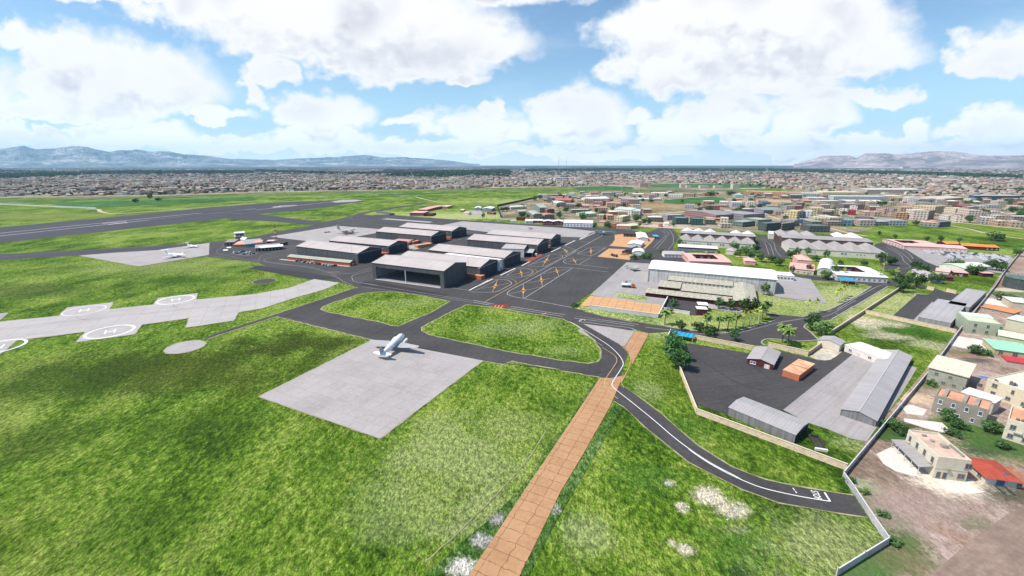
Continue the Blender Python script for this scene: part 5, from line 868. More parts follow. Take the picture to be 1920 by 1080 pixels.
B('row_house','long mint-roofed house with patterned doors at the right edge','house',(236.3,200.4),(248.2,193.9),(247.3,210.2),3.,(.42,.36,.22),(.27,.62,.42),'shed',.5,rm='cracked_roof',rows=[('f',1,.7,1.6,1.7,.5,4),('f',1,.1,1.8,2.4,5.5,9),('f',2,.5,2.4,2.,10.,19.)],fr=(.3,.24,.14))
B('row_house','pale green roof directly behind the mint-roofed house','house',(255.4,217.0),(263.9,207.8),9,3.6,(.4,.4,.28),(.60,.68,.47),'shed',.5)
B('row_house','house with a bright red flat roof behind the cream roof-machinery house','house',(227.5,186.8),(237.0,181.2),7,3,(.45,.36,.3),(.55,.04,.05),'flat',par=0,ov=.3)
B('row_house','pale mint-roofed house in the back row at the right edge','house',(322.7,272.3),(330.2,268.2),14,4.5,(.5,.42,.3),(.66,.68,.62),'flat',par=0,ov=.4)
t=thing('gas_holder','round grey-green tank house beyond the perimeter fence','tank',(*(384.3,322.0),0))
m=MB(); m.tube((0,0,0),(0,0,8),10,10,24); part('wall',m,'stained',t,(.06,.075,.07)); m=MB(); m.tube((0,0,8),(0,0,9.5),10.4,1.,24); part('roof',m,'sheet_roof',t,(.09,.15,.14))
for k in range(12): m=MB(); m.tube((10.1*math.cos(k*pi/6),10.1*math.sin(k*pi/6),0),(10.1*math.cos(k*pi/6),10.1*math.sin(k*pi/6),9),.25,.25,5); part('rib',m,'plaster',t,(.11,.12,.11))
# ------------------------------------------------------------------ the village and the near side of the town, house by house
YE=(.52,.43,.25); TAN=(.5,.4,.26); CR=(.64,.57,.44); GN=(.1,.17,.14); SL=(.16,.17,.18); PK=(.6,.4,.34); BL=(.06,.14,.24); MR=(.17,.03,.04); LG=(.4,.39,.37); OR=(.58,.28,.14); WH=(.7,.67,.62); GR2=(.3,.34,.28); GYR=(.27,.25,.26)
town=[
((36.1,753.0),(51.5,754.9),6,55,(.25,.2,.18),(.34,.38,.3),'barrel','long grey-green vaulted hall with an orange front in the village'),
((53.3,859.9),(68.2,862.3),8,70,(.24,.25,.24),(.36,.38,.28),'gable','big grey-green roofed hall behind the vaulted ones in the village'),
((54.3,754.9),(72.0,756.7),5,26,(.2,.16,.15),(.42,.2,.12),'barrel','brown vaulted hall nearest the white row of the apron'),
((66.7,850.2),(81.4,855.0),5,24,(.22,.12,.11),(.34,.14,.1),'barrel','reddish brown vaulted hall, second behind the apron'),
((-2.1,918.2),(30.8,939.4),4.5,14,CR,WH,'gable','cream bungalow with white roof behind the screen fence'),
((12.1,829.3),(26.8,833.9),4.5,22,(.3,.3,.22),(.4,.42,.28),'gable','olive-roofed house among the village trees'),
((7.3,738.2),(20.1,734.6),4,9,(.12,.035,.03),(.15,.05,.04),'flat','low maroon store at the village wall'),
((98.1,984.7),(120.8,987.9),6,36,(.4,.36,.3),WH,'barrel','white vaulted hall in the middle of the village'),
((102.6,1097.3),(142.8,1087.6),5,60,(.3,.14,.12),(.55,.13,.1),'gable','large red-roofed hall at the back of the village'),
((131.5,980.0),(167.7,980.0),4,22,(.3,.13,.11),(.55,.27,.15),'flat','long low orange-roofed block in the village'),
((113.3,847.9),(149.6,852.6),5.5,18,(.22,.24,.2),(.62,.56,.45),'flat','long grey glazed block with a pale roof edge in the village'),
((132.3,782.2),(150.8,794.6),5,30,(.55,.58,.42),(.52,.58,.42),'gable','pale green house beside the big round tree'),
((143.3,753.0),(153.9,749.2),6,24,(.42,.34,.2),(.45,.38,.28),'flat','tan two-storey house with a dark side in the village'),
((166.6,723.1),(177.2,714.6),7,30,(.55,.5,.32),(.68,.6,.45),'flat','cream two-storey block with square windows above the salmon roofs'),
((159.8,745.5),(171.0,745.5),6,22,(.5,.3,.2),(.6,.45,.3),'flat','brick block wedged between tan and cream blocks'),
((191.4,838.5),(216.1,809.4),8,34,(.58,.57,.5),(.46,.52,.46),'gable','large pale two-storey hall with a blue-grey roof by the dirt road'),
((216.1,809.4),(231.2,805.1),7,20,(.5,.5,.46),(.42,.47,.45),'gable','pale wing with a dark end joined to the large pale hall'),
((257.8,738.2),(288.4,745.5),7,14,(.34,.31,.31),(.5,.47,.45),'flat','grey block with a row of dark windows by the dusty crossing'),
((254.1,687.6),(272.5,686.0),8,22,(.045,.1,.1),(.16,.26,.22),'flat','dark teal block just behind the white gables, leftmost'),
((274.4,678.2),(290.2,674.4),8,20,(.05,.1,.085),(.12,.2,.17),'flat','dark green block just behind the white gables, second from left'),
((299.6,686.0),(313.1,682.1),6,18,(.09,.12,.09),(.28,.34,.26),'flat','low olive block with pale roof behind the white gables'),
((187.9,1081.9),(239.6,1097.3),8,50,WH,(.62,.64,.58),'gable','wide white gabled store at the back of the village'),
((182.1,1012.3),(202.2,1007.4),6,22,(.4,.2,.18),(.45,.2,.18),'flat','reddish house left of the maroon one behind the pale hall'),
((207.1,1020.8),(220.8,1017.4),8,20,(.22,.06,.07),(.4,.2,.2),'flat','maroon block behind the pale hall'),
((225.0,1012.3),(240.8,1012.3),7,20,(.34,.2,.24),(.42,.22,.22),'flat','mauve block behind the pale hall'),
((242.6,1004.1),(262.0,1004.1),8,22,(.55,.33,.28),(.5,.3,.26),'flat','salmon block at the head of the pale dirt road'),
((293.4,1144.2),(312.3,1142.0),5,26,PK,(.5,.26,.25),'gable','pink-roofed house beyond the head of the dirt road'),
((314.0,1129.5),(341.5,1123.3),5,34,LG,(.55,.62,.55),'gable','pale teal-roofed store at the edge of the brown field'),
((232.6,1334.1),(258.3,1334.1),8,26,(.58,.3,.26),PK,'flat','pink block in the far row before the highway'),
((270.6,1351.5),(303.5,1351.5),7,24,(.45,.42,.4),WH,'flat','white and grey block in the far row before the highway'),
((302.6,1342.8),(329.4,1342.8),8,24,(.22,.23,.25),WH,'flat','grey block with white top in the far row before the highway'),
((346.6,1306.0),(377.2,1295.1),6,34,(.6,.46,.4),WH,'flat','salmon and white block near the tall pole'),
((401.2,1314.3),(446.2,1295.1),8,40,(.64,.52,.45),WH,'flat','long pale block in the far row behind two round trees'),
((441.2,1273.8),(476.6,1260.9),7,26,WH,(.7,.6,.52),'flat','white block with a small annex in the far row'),
((493.2,1300.5),(519.6,1287.0),7,36,(.34,.22,.17),(.42,.3,.23),'flat','flat brown block at the right end of the far row'),
((468.8,1012.3),(488.9,1004.1),7,34,(.5,.45,.42),(.66,.63,.58),'flat','white-roofed grey house, left of three behind the grey sheds'),
((480.8,980.0),(506.4,975.3),8,34,(.42,.42,.46),(.64,.6,.55),'flat','white-roofed house with blue-grey front, middle of three behind the grey sheds'),
((523.8,1000.8),(539.4,995.9),8,24,(.62,.56,.44),(.66,.6,.5),'flat','cream house right of the white-roofed pair'),
((408.7,960.0),(414.7,954.0),8,22,(.3,.17,.12),(.3,.17,.13),'flat','brown block with navy side beyond the brown field'),
((363.4,942.2),(380.9,935.0),7,22,LG,(.4,.38,.35),'flat','grey block with lattice windows beyond the brown field'),
((339.1,740.9),(381.1,756.7),7,75,(.3,.17,.17),GYR,'gable','very large grey-roofed shed with a maroon front strip'),
((381.5,734.6),(425.6,750.2),8,55,(.24,.23,.25),(.3,.28,.29),'flat','large grey shed with a band of dark windows'),
((470.4,836.2),(512.6,844.3),6,50,(.3,.28,.32),(.24,.28,.27),'gable','long mauve-grey shed with greenish roof left of the yellow block'),
((333.6,710.3),(343.9,706.2),6,16,CR,(.6,.55,.42),'flat','small cream block in front of the large grey shed'),
((330.2,672.1),(340.6,654.5),6,30,(.14,.18,.16),(.3,.36,.31),'flat','grey-green long block left part behind the white gables'),
((360.3,693.9),(367.4,663.2),8,24,(.24,.28,.22),(.35,.37,.3),'flat','olive two-storey block with small windows behind the white gables'),
((347.2,625.0),(351.7,612.1),9,26,(.08,.105,.1),(.15,.2,.19),'flat','dark green-grey two-storey block beside the right white gable'),
((372.3,628.3),(377.6,618.5),8,30,(.15,.14,.125),(.24,.22,.2),'flat','dark olive block left of the grey sawtooth roof'),
((409.1,678.2),(421.3,663.2),7,24,(.3,.26,.25),(.28,.26,.25),'flat','mauve-brown block with windows behind the dark olive one'),
((456.0,747.4),(466.7,729.3),13,22,YE,(.56,.48,.28),'flat','yellow four-storey block of flats'),
((471.9,736.4),(477.1,731.1),12,20,(.1,.12,.2),(.2,.22,.28),'flat','narrow navy block between yellow and white flats'),
((481.9,738.2),(491.4,731.1),13,20,(.56,.54,.56),(.6,.57,.55),'flat','white four-storey block of flats right of the yellow one'),
((700.9,1363.4),(793.7,1300.5),10,30,(.56,.27,.15),(.62,.52,.42),'flat','very long orange four-storey block behind the sandy lot'),
((778.5,1273.8),(805.8,1260.9),10,26,(.56,.28,.17),(.58,.36,.25),'flat','short orange block at the right end of the long orange one'),
((611.9,1235.7),(633.9,1230.8),8,24,(.35,.47,.42),(.42,.52,.46),'hip','pale teal block at the edge of the green field'),
((821.8,1273.8),(863.6,1260.9),9,40,(.44,.43,.45),(.68,.62,.55),'flat','grey warehouse with a pale roof beside the orange block'),
((555.0,1000.8),(574.6,995.9),7,24,BL,(.17,.24,.3),'flat','blue block at the sandy lot'),
((525.1,972.2),(535.4,964.5),7,20,(.38,.32,.4),(.4,.36,.36),'flat','mauve house left of the blue block'),
((532.7,935.0),(553.0,927.9),6,18,(.35,.34,.24),(.46,.46,.34),'flat','olive house below the blue block'),
((593.4,980.0),(609.5,975.3),7,20,(.2,.28,.22),(.38,.42,.34),'flat','green house with pale roof right of the blue block'),
((567.4,914.0),(588.8,905.9),7,26,(.16,.08,.09),(.45,.26,.2),'flat','dark maroon house with red roof above the yellow flats'),
((480.0,706.2),(497.8,700.4),7,20,(.6,.53,.36),(.6,.54,.4),'flat','cream two-storey block in front of the white flats'),
((502.1,703.7),(525.6,703.7),7,22,(.62,.55,.41),(.6,.55,.43),'flat','cream two-storey block left of the teal one'),
((502.1,672.1),(512.4,666.1),7,30,(.09,.18,.21),(.2,.31,.31),'flat','bright teal-blue block at the edge of the green'),
((527.1,672.1),(548.8,669.1),7,20,(.48,.36,.34),(.5,.43,.4),'flat','pinkish grey two-storey block right of the teal one'),
((551.2,672.1),(569.4,672.1),5,34,(.22,.26,.23),(.32,.36,.32),'gable','low greenish shed right of the pinkish block'),
((571.4,672.1),(596.1,669.1),6.5,24,(.38,.37,.39),(.35,.34,.36),'flat','long grey two-storey block at the end of the row by the green'),
((407.3,605.9),(433.5,602.8),7,24,(.1,.11,.115),(.13,.15,.14),'flat','dark long block just behind the grey sawtooth gables'),
((448.3,663.2),(463.3,661.7),6,26,(.14,.16,.13),(.26,.3,.24),'hip','dark olive-roofed house behind the sawtooth gables'),
((455.6,702.0),(469.3,697.1),5,18,BL,(.35,.4,.42),'flat','low navy block with pale roof below the white flats'),
((477.3,670.6),(500.5,669.1),5,20,(.26,.19,.17),(.3,.27,.24),'flat','low brown block left of the teal one'),
((566.6,723.1),(586.2,720.6),5,16,(.07,.1,.16),(.14,.17,.2),'flat','low navy block on the green behind the pinkish block'),
((553.2,827.1),(571.8,818.2),10,26,(.52,.44,.25),(.52,.46,.3),'flat','ochre three-storey block behind the white flats'),
((567.8,810.5),(587.7,805.1),8,26,(.4,.33,.24),(.5,.45,.36),'flat','tan block with a dark end behind the white flats'),
((607.3,829.3),(617.4,821.5),8,20,(.66,.6,.55),(.62,.57,.5),'flat','white house joined to the red one'),
((617.9,821.5),(628.3,816.0),7,22,(.34,.04,.05),(.36,.09,.08),'flat','bright red house on the town edge'),
((677.9,893.9),(686.3,890.0),8,16,WH,(.62,.58,.5),'flat','white upper house behind the red one'),
((636.4,805.1),(649.4,800.9),6,24,(.46,.32,.26),(.55,.42,.36),'flat','brown house at the town edge right of the red one'),
((643.4,792.5),(653.9,789.4),7,22,(.38,.28,.25),(.5,.4,.35),'flat','brown house with dark side left of the maroon pair'),
((693.7,832.8),(700.9,831.6),8,26,(.5,.3,.26),(.48,.36,.32),'flat','salmon front house with maroon side, left of the pair'),
((712.7,836.2),(719.6,836.2),8,26,(.4,.33,.36),(.5,.42,.4),'flat','mauve house with maroon side, right of the pair'),
((657.9,764.4),(673.3,757.7),8,24,(.4,.25,.14),(.4,.29,.22),'flat','orange-tan block with maroon side at the road'),
((741.0,852.6),(761.0,847.9),9,24,(.44,.34,.2),(.46,.37,.25),'flat','ochre block behind the orange-tan one'),
((896.8,1306.0),(1011.1,1295.1),10,50,(.64,.54,.34),(.68,.58,.42),'flat','very long cream factory with rows of windows'),
((832.6,1165.8),(963.6,1154.9),8,46,(.46,.48,.52),(.5,.56,.56),'flat','very long white and blue-grey factory in front of the cream one'),
((972.8,1165.8),(1006.4,1154.9),9,40,(.62,.54,.34),(.66,.58,.42),'flat','cream factory right of the white and blue-grey one'),
((954.8,1093.4),(977.7,1078.1),10,40,(.62,.6,.58),(.62,.58,.46),'flat','white factory with square windows'),
((957.2,1055.9),(990.8,1052.3),10,40,(.4,.38,.44),(.64,.56,.4),'flat','mauve-grey factory wing with a window grid'),
((780.6,1046.9),(871.5,1034.5),6,50,(.1,.13,.2),(.68,.62,.53),'flat','long low hall with a broad white roof below the factories'),
((710.1,1038.0),(760.0,1034.5),7,30,(.45,.42,.36),(.68,.63,.54),'flat','long white-roofed hall left of the factories'),
((746.3,1133.6),(789.6,1123.3),7,40,(.4,.38,.38),(.68,.6,.52),'flat','grey hall with a pale roof below the cream factory'),
((1127.3,1435.8),(1296.9,1435.8),10,70,(.5,.44,.38),(.6,.53,.46),'gable','enormous tan-roofed warehouse behind the factories'),
((672.3,747.4),(692.3,740.9),13,26,(.62,.53,.47),(.6,.52,.47),'flat','white multi-storey block at the road corner'),
((700.6,750.2),(715.0,754.9),12,22,(.3,.22,.2),(.5,.42,.38),'flat','brown-sided block joined to the white corner block'),
((769.0,813.8),(792.1,821.5),13,36,(.52,.43,.27),(.5,.44,.32),'flat','tall yellow block with a dark side at the road'),
((847.7,868.5),(867.9,874.7),7,24,MR,(.3,.1,.1),'flat','maroon house right of the yellow block'),
((822.0,829.3),(842.0,827.1),9,24,(.62,.54,.38),(.58,.45,.36),'flat','cream house with wide window bands'),
((773.7,756.7),(792.9,753.0),12,24,(.58,.49,.42),(.52,.38,.32),'flat','beige three-storey block behind the round tree'),
((708.3,710.3),(717.0,706.2),8,18,(.62,.56,.48),(.58,.52,.46),'flat','small white house at the edge of the green'),
((732.4,693.9),(746.2,684.4),8,28,(.4,.35,.33),(.55,.52,.45),'flat','brown-grey house with pale flat roof at the street'),
((733.7,670.6),(748.0,666.1),6,26,(.5,.32,.23),(.55,.5,.42),'flat','low orange-brown house at the street'),
((738.4,655.9),(750.3,650.2),7,24,(.44,.33,.27),(.48,.42,.36),'flat','brown house at the right end of the street'),
((616.6,670.6),(630.9,654.5),5,34,(.26,.26,.25),(.62,.36,.24),'hip','grey hall with an orange hipped roof on the green'),
((632.2,655.9),(655.9,663.2),6,20,(.13,.14,.16),(.2,.2,.22),'flat','dark grey wing joined to the orange-roofed hall'),
((921.5,920.9),(941.3,914.0),6,30,(.2,.06,.06),(.3,.07,.07),'gable','maroon-roofed hall among the town trees'),
((944.7,916.8),(964.2,907.2),7,28,(.42,.39,.39),(.44,.47,.46),'flat','grey block with a pale top among the town trees'),
((917.8,859.9),(942.2,856.2),5,20,(.5,.33,.2),(.56,.4,.28),'flat','long tan shed among the town trees'),
((1001.8,942.2),(1025.0,935.0),6,24,(.34,.34,.35),(.4,.4,.4),'flat','long grey shed behind the tan one'),
((1207.3,1176.9),(1324.9,1165.8),9,30,(.06,.1,.18),(.62,.56,.5),'flat','very long dark blue block with a pale roof edge'),
((1201.0,1199.7),(1218.7,1188.2),9,30,(.56,.47,.34),(.6,.53,.42),'flat','beige end block of the long dark blue one'),
((1031.8,1093.4),(1146.5,1144.2),7,60,(.44,.36,.28),(.56,.48,.38),'gable','long tan-roofed factory hall right of the window-grid wing'),
((1454.7,1561.8),(1498.4,1542.5),8,40,(.5,.33,.28),(.56,.4,.34),'flat','salmon block far behind the factories'),
((1030.6,920.9),(1046.2,914.0),6,30,(.45,.3,.24),(.56,.34,.26),'flat','salmon-roofed block at the right edge among trees'),
((941.6,1199.7),(945.2,1199.7),6,10,LG,LG,'flat','narrow grey stair block in the factory row'),
((671.7,1805.2),(692.9,1805.2),12,18,(.62,.57,.47),WH,'flat','cream tower block left of the row beyond the green field'),
((687.7,1784.6),(703.5,1784.6),8,14,(.62,.57,.47),WH,'flat','small cream block next to the cream tower block'),
((732.0,1764.5),(765.8,1764.5),8,18,(.62,.57,.47),WH,'flat','cream block in the middle beyond the green field'),
((789.1,1764.5),(822.9,1764.5),8,18,(.6,.55,.46),WH,'flat','cream block right of the middle one beyond the green field'),
((822.7,1688.4),(847.5,1688.4),16,20,(.6,.53,.43),WH,'flat','tall beige block at the right of the row beyond the green field'),
((518.6,1837.0),(552.1,1837.0),13,20,(.45,.37,.28),(.5,.42,.33),'flat','tan tower block beside the green strip'),
]
TOWNROOTS=[]
for a,b,h,d,wc,rc,kd,lb in town:
    rt,_,_=B('town_building',lb,'building',a,b,d,h*1.22,wc,rc,kd,min(3.,h*.4),wm='window_wall',rm='stained' if kd=='flat' else 'sheet_roof',par=.5 if kd=='flat' else 0,ov=.3)
    TOWNROOTS.append((a,b,d))
# row of white buildings along the apron edge
for a,b,h,d,wc,rc,kd,lb,rw in [
 ((21.0,700.4),(33.1,700.4),4,12,WH,WHT,'gable','small white house with dark end at the left of the apron row',2),
 ((33.9,706.2),(48.6,703.7),4,10,(.16,.04,.045),WHT,'gable','maroon-fronted house with white roof in the apron row',3),
 ((47.9,684.4),(63.1,682.1),5,14,(.1,.03,.035),WHT,'cross','maroon-fronted white-gabled house in the middle of the apron row',4),
 ((63.8,684.4),(78.0,682.1),5,14,(.12,.035,.04),WHT,'cross','second maroon-fronted white-gabled house, touching the white hall',3),
 ((76.9,663.2),(118.8,654.5),6,22,WHT,WHT,'shed','long white hall with a row of square windows in the apron row',9),
 ((129.2,670.6),(138.5,666.9),5,16,(.6,.4,.35),(.66,.28,.26),'barrel','house with a pink vaulted roof right of the long white hall',0),
 ((148.8,663.2),(153.9,659.5),4.5,12,(.4,.12,.1),(.45,.14,.13),'hip','dark red hipped house behind the shrubs of the apron row',0),
 ((150.9,641.8),(170.4,635.0),4.5,14,(.55,.27,.2),(.68,.52,.42),'hip','salmon house with cream hipped roof at the end of the apron row',3),
 ((171.3,638.4),(184.3,645.3),4.5,18,(.5,.22,.16),(.52,.62,.42),'gable','salmon house with pale green roof at the end of the apron row',2),
 ((230.1,670.6),(236.6,669.1),4,10,WHT,WHT,'gable','small white house by the dusty crossing',0),((218.0,659.5),(221.7,657.4),4,8,(.4,.14,.12),(.42,.18,.15),'flat','small red house by the dusty crossing',0)]:
    B('apron_house',lb,'house',a,b,d,h,wc,rc,kd,1.6,rows=[('f',rw,h*.3,1.8,h*.3)] if rw else (),fr=(.5,.45,.42))
wl=thing('white_gate_kiosk','tiny white kiosk on the apron edge grass','kiosk',(*(-2.1,714.6),0)); m=MB(); m.box(0,0,0,9,4,2.6); part('wall',m,'plaster',wl,WHT); m=MB(); m.box(-.3,-.3,2.6,9.3,4.3,2.85); part('roof',m,'paint',wl,WHT)
# ---- the dense town beyond: nearest houses one by one, the rest as one mass
def seg_hit(x,y,pad):
    for a,b,d in TOWNROOTS:
        if not(min(a[0],b[0])-d-40<x<max(a[0],b[0])+d+40 and min(a[1],b[1])-60<y<max(a[1],b[1])+d+60): continue
        rz,W,D=setup(a,b,d); dx,dy=x-a[0],y-a[1]; u=dx*math.cos(rz)+dy*math.sin(rz); v=-dx*math.sin(rz)+dy*math.cos(rz)
        if -pad<u<W+pad and -pad-4<v<D+pad: return True
    return False
def near_edge(x):   # front edge of the dense town seen from the field
    pts=EDGE
    for i in range(len(pts)-1):
        (x0,y0),(x1,y1)=pts[i],pts[i+1]
        if x0<=x<=x1: return y0+(y1-y0)*(x-x0)/(x1-x0)
    return pts[-1][1] if x>pts[-1][0] else pts[0][1]
EDGE=sorted([(-2423.9,1233.2),(-1720.7,1253.2),(-1447.0,1273.8),(-1261.6,1317.1),(-1063.4,1363.4),(-871.0,1538.7),(-462.4,1635.4),(-123.2,1744.9),(195.6,1847.8),(527.2,2039.9),(882.6,2212.0),(1174.8,2275.9),(1104.4,1805.2),(1038.3,1466.3),(1095.6,1363.4),(1171.8,1253.2),(1205.4,1142.0),(1267.3,1078.1),(1647.7,1034.5)])
FIELDS=[[(239.1,1847.8),(403.8,1963.4),(497.7,1881.0),(454.9,1679.3),(242.1,1644.0)],[(618.9,2108.3),(805.6,2196.5),(1078.7,2136.9),(1205.0,2094.2),(1017.6,1764.5),(778.7,1764.5),(569.3,1826.3)]]
def inside(x,y,poly):
    c=False; n=len(poly)
    for i in range(n):
        (x0,y0),(x1,y1)=poly[i],poly[i-1]
        if (y0>y)!=(y1>y) and x<(x1-x0)*(y-y0)/(y1-y0)+x0: c=not c
    return c
pal=[(.46,.35,.27),(.52,.43,.34),(.36,.25,.19),(.58,.5,.4),(.27,.22,.19),(.46,.29,.23),(.64,.6,.54),(.17,.14,.13),(.36,.34,.31),(.32,.15,.12)]
pname=['tan','beige','brown','cream','grey-brown','salmon','white','dark brown','grey','red-brown']
roofp=[(.5,.41,.33),(.58,.5,.41),(.34,.28,.24),(.4,.38,.36),(.66,.62,.56)]
def proj_ok(x,y): 
    return abs(x)<(y*.963+90*.269)*1.2+40
cands=[]
y=900.
r2=random.Random(21)
while y<8600:
    sp=22. if y<2100 else (29. if y<3500 else 46. if y<5600 else 80.); x=-y*1.25
    while x<y*1.25:
        px_,py_=x+r2.uniform(-.34,.34)*sp,y+r2.uniform(-.34,.34)*sp
        if py_>near_edge(px_)+6 and r2.random()<(.8 if y<2600 else .55 if y<3800 else .2):
            cl=noise.noise(Vector((px_*.004,py_*.002,3.1)))
            if cl>-.38 and not any(inside(px_,py_,f) for f in FIELDS) and not (py_<2300 and seg_hit(px_,py_,6)): cands.append((px_,py_,sp))
        x+=sp
    y+=sp
cands.sort(key=lambda q:q[1]*q[1]+q[0]*q[0]*.8)
def hdims(x,y,sp):
    w=r2.uniform(.5,.86)*sp*(1. if sp<20 else .95); d=r2.uniform(.5,.8)*sp; h=r2.choice((3.3,3.6,4,4.5,6.5,7,7.5,9,10)) if sp<40 else r2.uniform(5,11)
    if r2.random()<.035: w*=1.9; d*=1.5; h*=1.5
    return w,d,h,.25*math.floor(noise.noise(Vector((x*.003,y*.003,0)))*6)+r2.uniform(-.06,.06),r2.randrange(len(pal)),r2.randrange(len(roofp))
NI=110
FILL=0
QUART=[(58.4,1233.2),(150.2,1413.0),(599.5,1494.4),(837.8,1363.4),(1080.5,1233.2),(1234.0,1007.4),(822.7,663.2),(745.9,713.7),(640.8,741.9),(483.4,669.1),(356.0,614.0),(229.7,657.4),(191.9,693.9),(149.9,734.6),(115.6,805.1)]; CLEAR=[[(280.7,1074.3),(417.8,1074.3),(395.0,914.0),(322.3,774.2),(262.5,805.1),(269.4,942.2)],[(387.3,1199.7),(496.1,1300.5),(628.8,1300.5),(512.7,1055.9),(351.6,1038.0)],[(644.1,1188.2),(735.6,1188.2),(644.6,1038.0),(564.4,1038.0)],[(473.2,663.2),(650.8,693.9),(714.6,764.4),(620.7,764.4),(593.1,789.4),(561.2,789.4)],[(569.0,655.9),(631.8,542.0),(735.3,635.0),(694.6,693.9),(635.8,710.3)]]
fc=[]
for _ in range(20000):
    x,y=r2.uniform(-20,1500),r2.uniform(520,1400)
    if len(fc)>=189: break
    if inside(x,y,QUART) and not any(inside(x,y,f) for f in CLEAR) and not seg_hit(x,y,9) and all((x-a)**2+(y-b)**2>19**2 for a,b in fc): fc.append((x,y))
for x,y in fc:
    w,d,h,a,ci,ri=hdims(x,y,r2.uniform(20,34)); kd='gable' if r2.random()<.25 else 'flat'; a=-.12+r2.uniform(-.08,.08); st='two-storey' if h>5 else 'single-storey'
    B('town_house','%s %s %s-roofed house filling in between the bigger blocks of the near quarter'%(pname[ci],st,'pitched' if kd=='gable' else 'flat'),'house',(x,y),(x+w*math.cos(a),y+w*math.sin(a)),d,h,pal[ci],r2.choice(roofp+[(.36,.38,.34),(.5,.28,.2)]),kd,1.4,wm='window_wall',rm='stained',par=.4,ov=.2,group='small houses of the near quarter')
QT=[]
for _ in range(20000):
    x,y=r2.uniform(-20,1500),r2.uniform(520,1400)
    if len(QT)>=100: break
    if inside(x,y,QUART) and not any(inside(x,y,f) for f in CLEAR[:3]) and not seg_hit(x,y,4) and all(abs(x-a-7)>11 or abs(y-b-6)>12 for a,b in fc): QT.append((x,y))
stuff=[]
for i,(x,y,sp) in enumerate(cands):
    w,d,h,a,ci,ri=hdims(x,y,sp)
    if i<NI:
        st='two-storey' if h>5 else 'single-storey'; kd='gable' if r2.random()<.2 else 'flat'; side='left of' if x<-500 else ('straight beyond' if x<250 else 'right of')
        B('town_house','%s %s %s-roofed house on the town rim %s the runway end'%(pname[ci],st,'pitched' if kd=='gable' else 'flat',side),'house',(x-w/2*math.cos(a),y-w/2*math.sin(a)),(x+w/2*math.cos(a),y+w/2*math.sin(a)),d,h,pal[ci],roofp[ri],kd,1.2,wm='window_wall',rm='stained',par=.4,ov=.2,group='houses on the near rim of the dense town')
    else: stuff.append((x,y,w,d,h,a,ci,ri))
def mass(name,items,label,cat):
    vs=[];fs=[];cols=[]
    for x,y,w,d,h,a,ci,ri in items:
        ca,sa=math.cos(a),math.sin(a); n=len(vs)
        for z in (0,h):
            for u,v in ((-w/2,0),(w/2,0),(w/2,d),(-w/2,d)): vs.append((x+u*ca-v*sa,y+u*sa+v*ca,z))
        wc=pal[ci]; rc=roofp[ri]
        for q,c in (((0,1,5,4),wc),((1,2,6,5),wc),((2,3,7,6),wc),((3,0,4,7),wc),((4,5,6,7),rc)):
            fs.append(tuple(n+k for k in q)); cols.append(c)
    me=bpy.data.meshes.new(name); me.from_pydata(vs,[],fs); me.materials.append(MATS['town_stuff'])
    at=me.attributes.new('col','FLOAT_COLOR','FACE'); buf=[]
    for c in cols: buf+=[c[0],c[1],c[2],1.]
    at.data.foreach_set('color',buf)
    o=put(name,me); tag(o,label,cat); o['kind']='stuff'; return o
mass('town_mass',stuff,'countless small flat-roofed houses of the town spreading to the horizon','town')
# landmark blocks far out
for a,b,h,d,wc,rc,lb in [((-1326.2,4712.3),(-1120.0,4712.3),38,60,(.2,.14,.14),(.3,.22,.2),'dark brown slab block far out on the plain, left half'),((-1115.9,4712.3),(-904.3,4712.3),38,60,(.22,.15,.15),(.3,.22,.2),'dark brown slab block far out on the plain, right half'),((-1387.1,3330.5),(-1309.3,3330.5),16,50,(.56,.48,.33),(.6,.54,.42),'cream block standing out of the far town roofs'),((-1680.9,1988.3),(-1614.9,1988.3),14,40,(.55,.46,.33),(.6,.52,.4),'cream tower-topped block in the left part of the town'),((-1195.1,1523.6),(-1143.2,1538.7),12,30,(.5,.42,.31),(.56,.48,.38),'tan three-storey block in the left part of the town'),((-343.2,2825.7),(-297.7,2825.7),18,40,(.54,.42,.35),(.6,.5,.42),'salmon tower block among trees in the far town'),
 ((1186.8,3196.3),(1289.6,3196.3),14,40,(.5,.3,.22),(.56,.4,.3),'orange-brown block in the far industrial belt'),((755.3,4387.8),(1388.0,4712.3),14,90,(.62,.55,.48),(.66,.6,.53),'very long pale hall in the far industrial belt'),((1238.8,3720.7),(1486.7,3635.6),14,90,(.6,.53,.46),(.66,.58,.5),'second long pale hall in the far industrial belt'),((265.8,2752.0),(475.7,2903.4),10,60,(.6,.55,.5),(.68,.64,.58),'long white hall in front of the far industrial belt'),((1587.8,2825.7),(1691.2,2825.7),16,60,(.52,.33,.24),(.58,.42,.32),'orange flat block in the far right of the town'),((2158.4,2825.7),(2249.4,2825.7),14,60,(.5,.33,.28),(.6,.46,.4),'salmon block in the far right of the town'),((8297.2,9736.8),(8438.8,9736.8),40,90,WH,WH,'white high block on the right horizon plain'),((1646.2,3720.7),(1695.1,3720.7),20,40,WH,WH,'white square block in the far industrial belt'),((2957.7,3102.5),(3030.3,3102.5),12,60,WH,(.72,.7,.68),'white-roofed hall on the far right plain'),((2321.6,2491.6),(2408.1,2452.9),10,60,(.6,.54,.47),WH,'pale hall below the white-roofed one on the far right')]:
    B('landmark_block',lb,'building',a,b,d,h,wc,rc,'flat',wm='window_wall',rm='stained',par=.6)
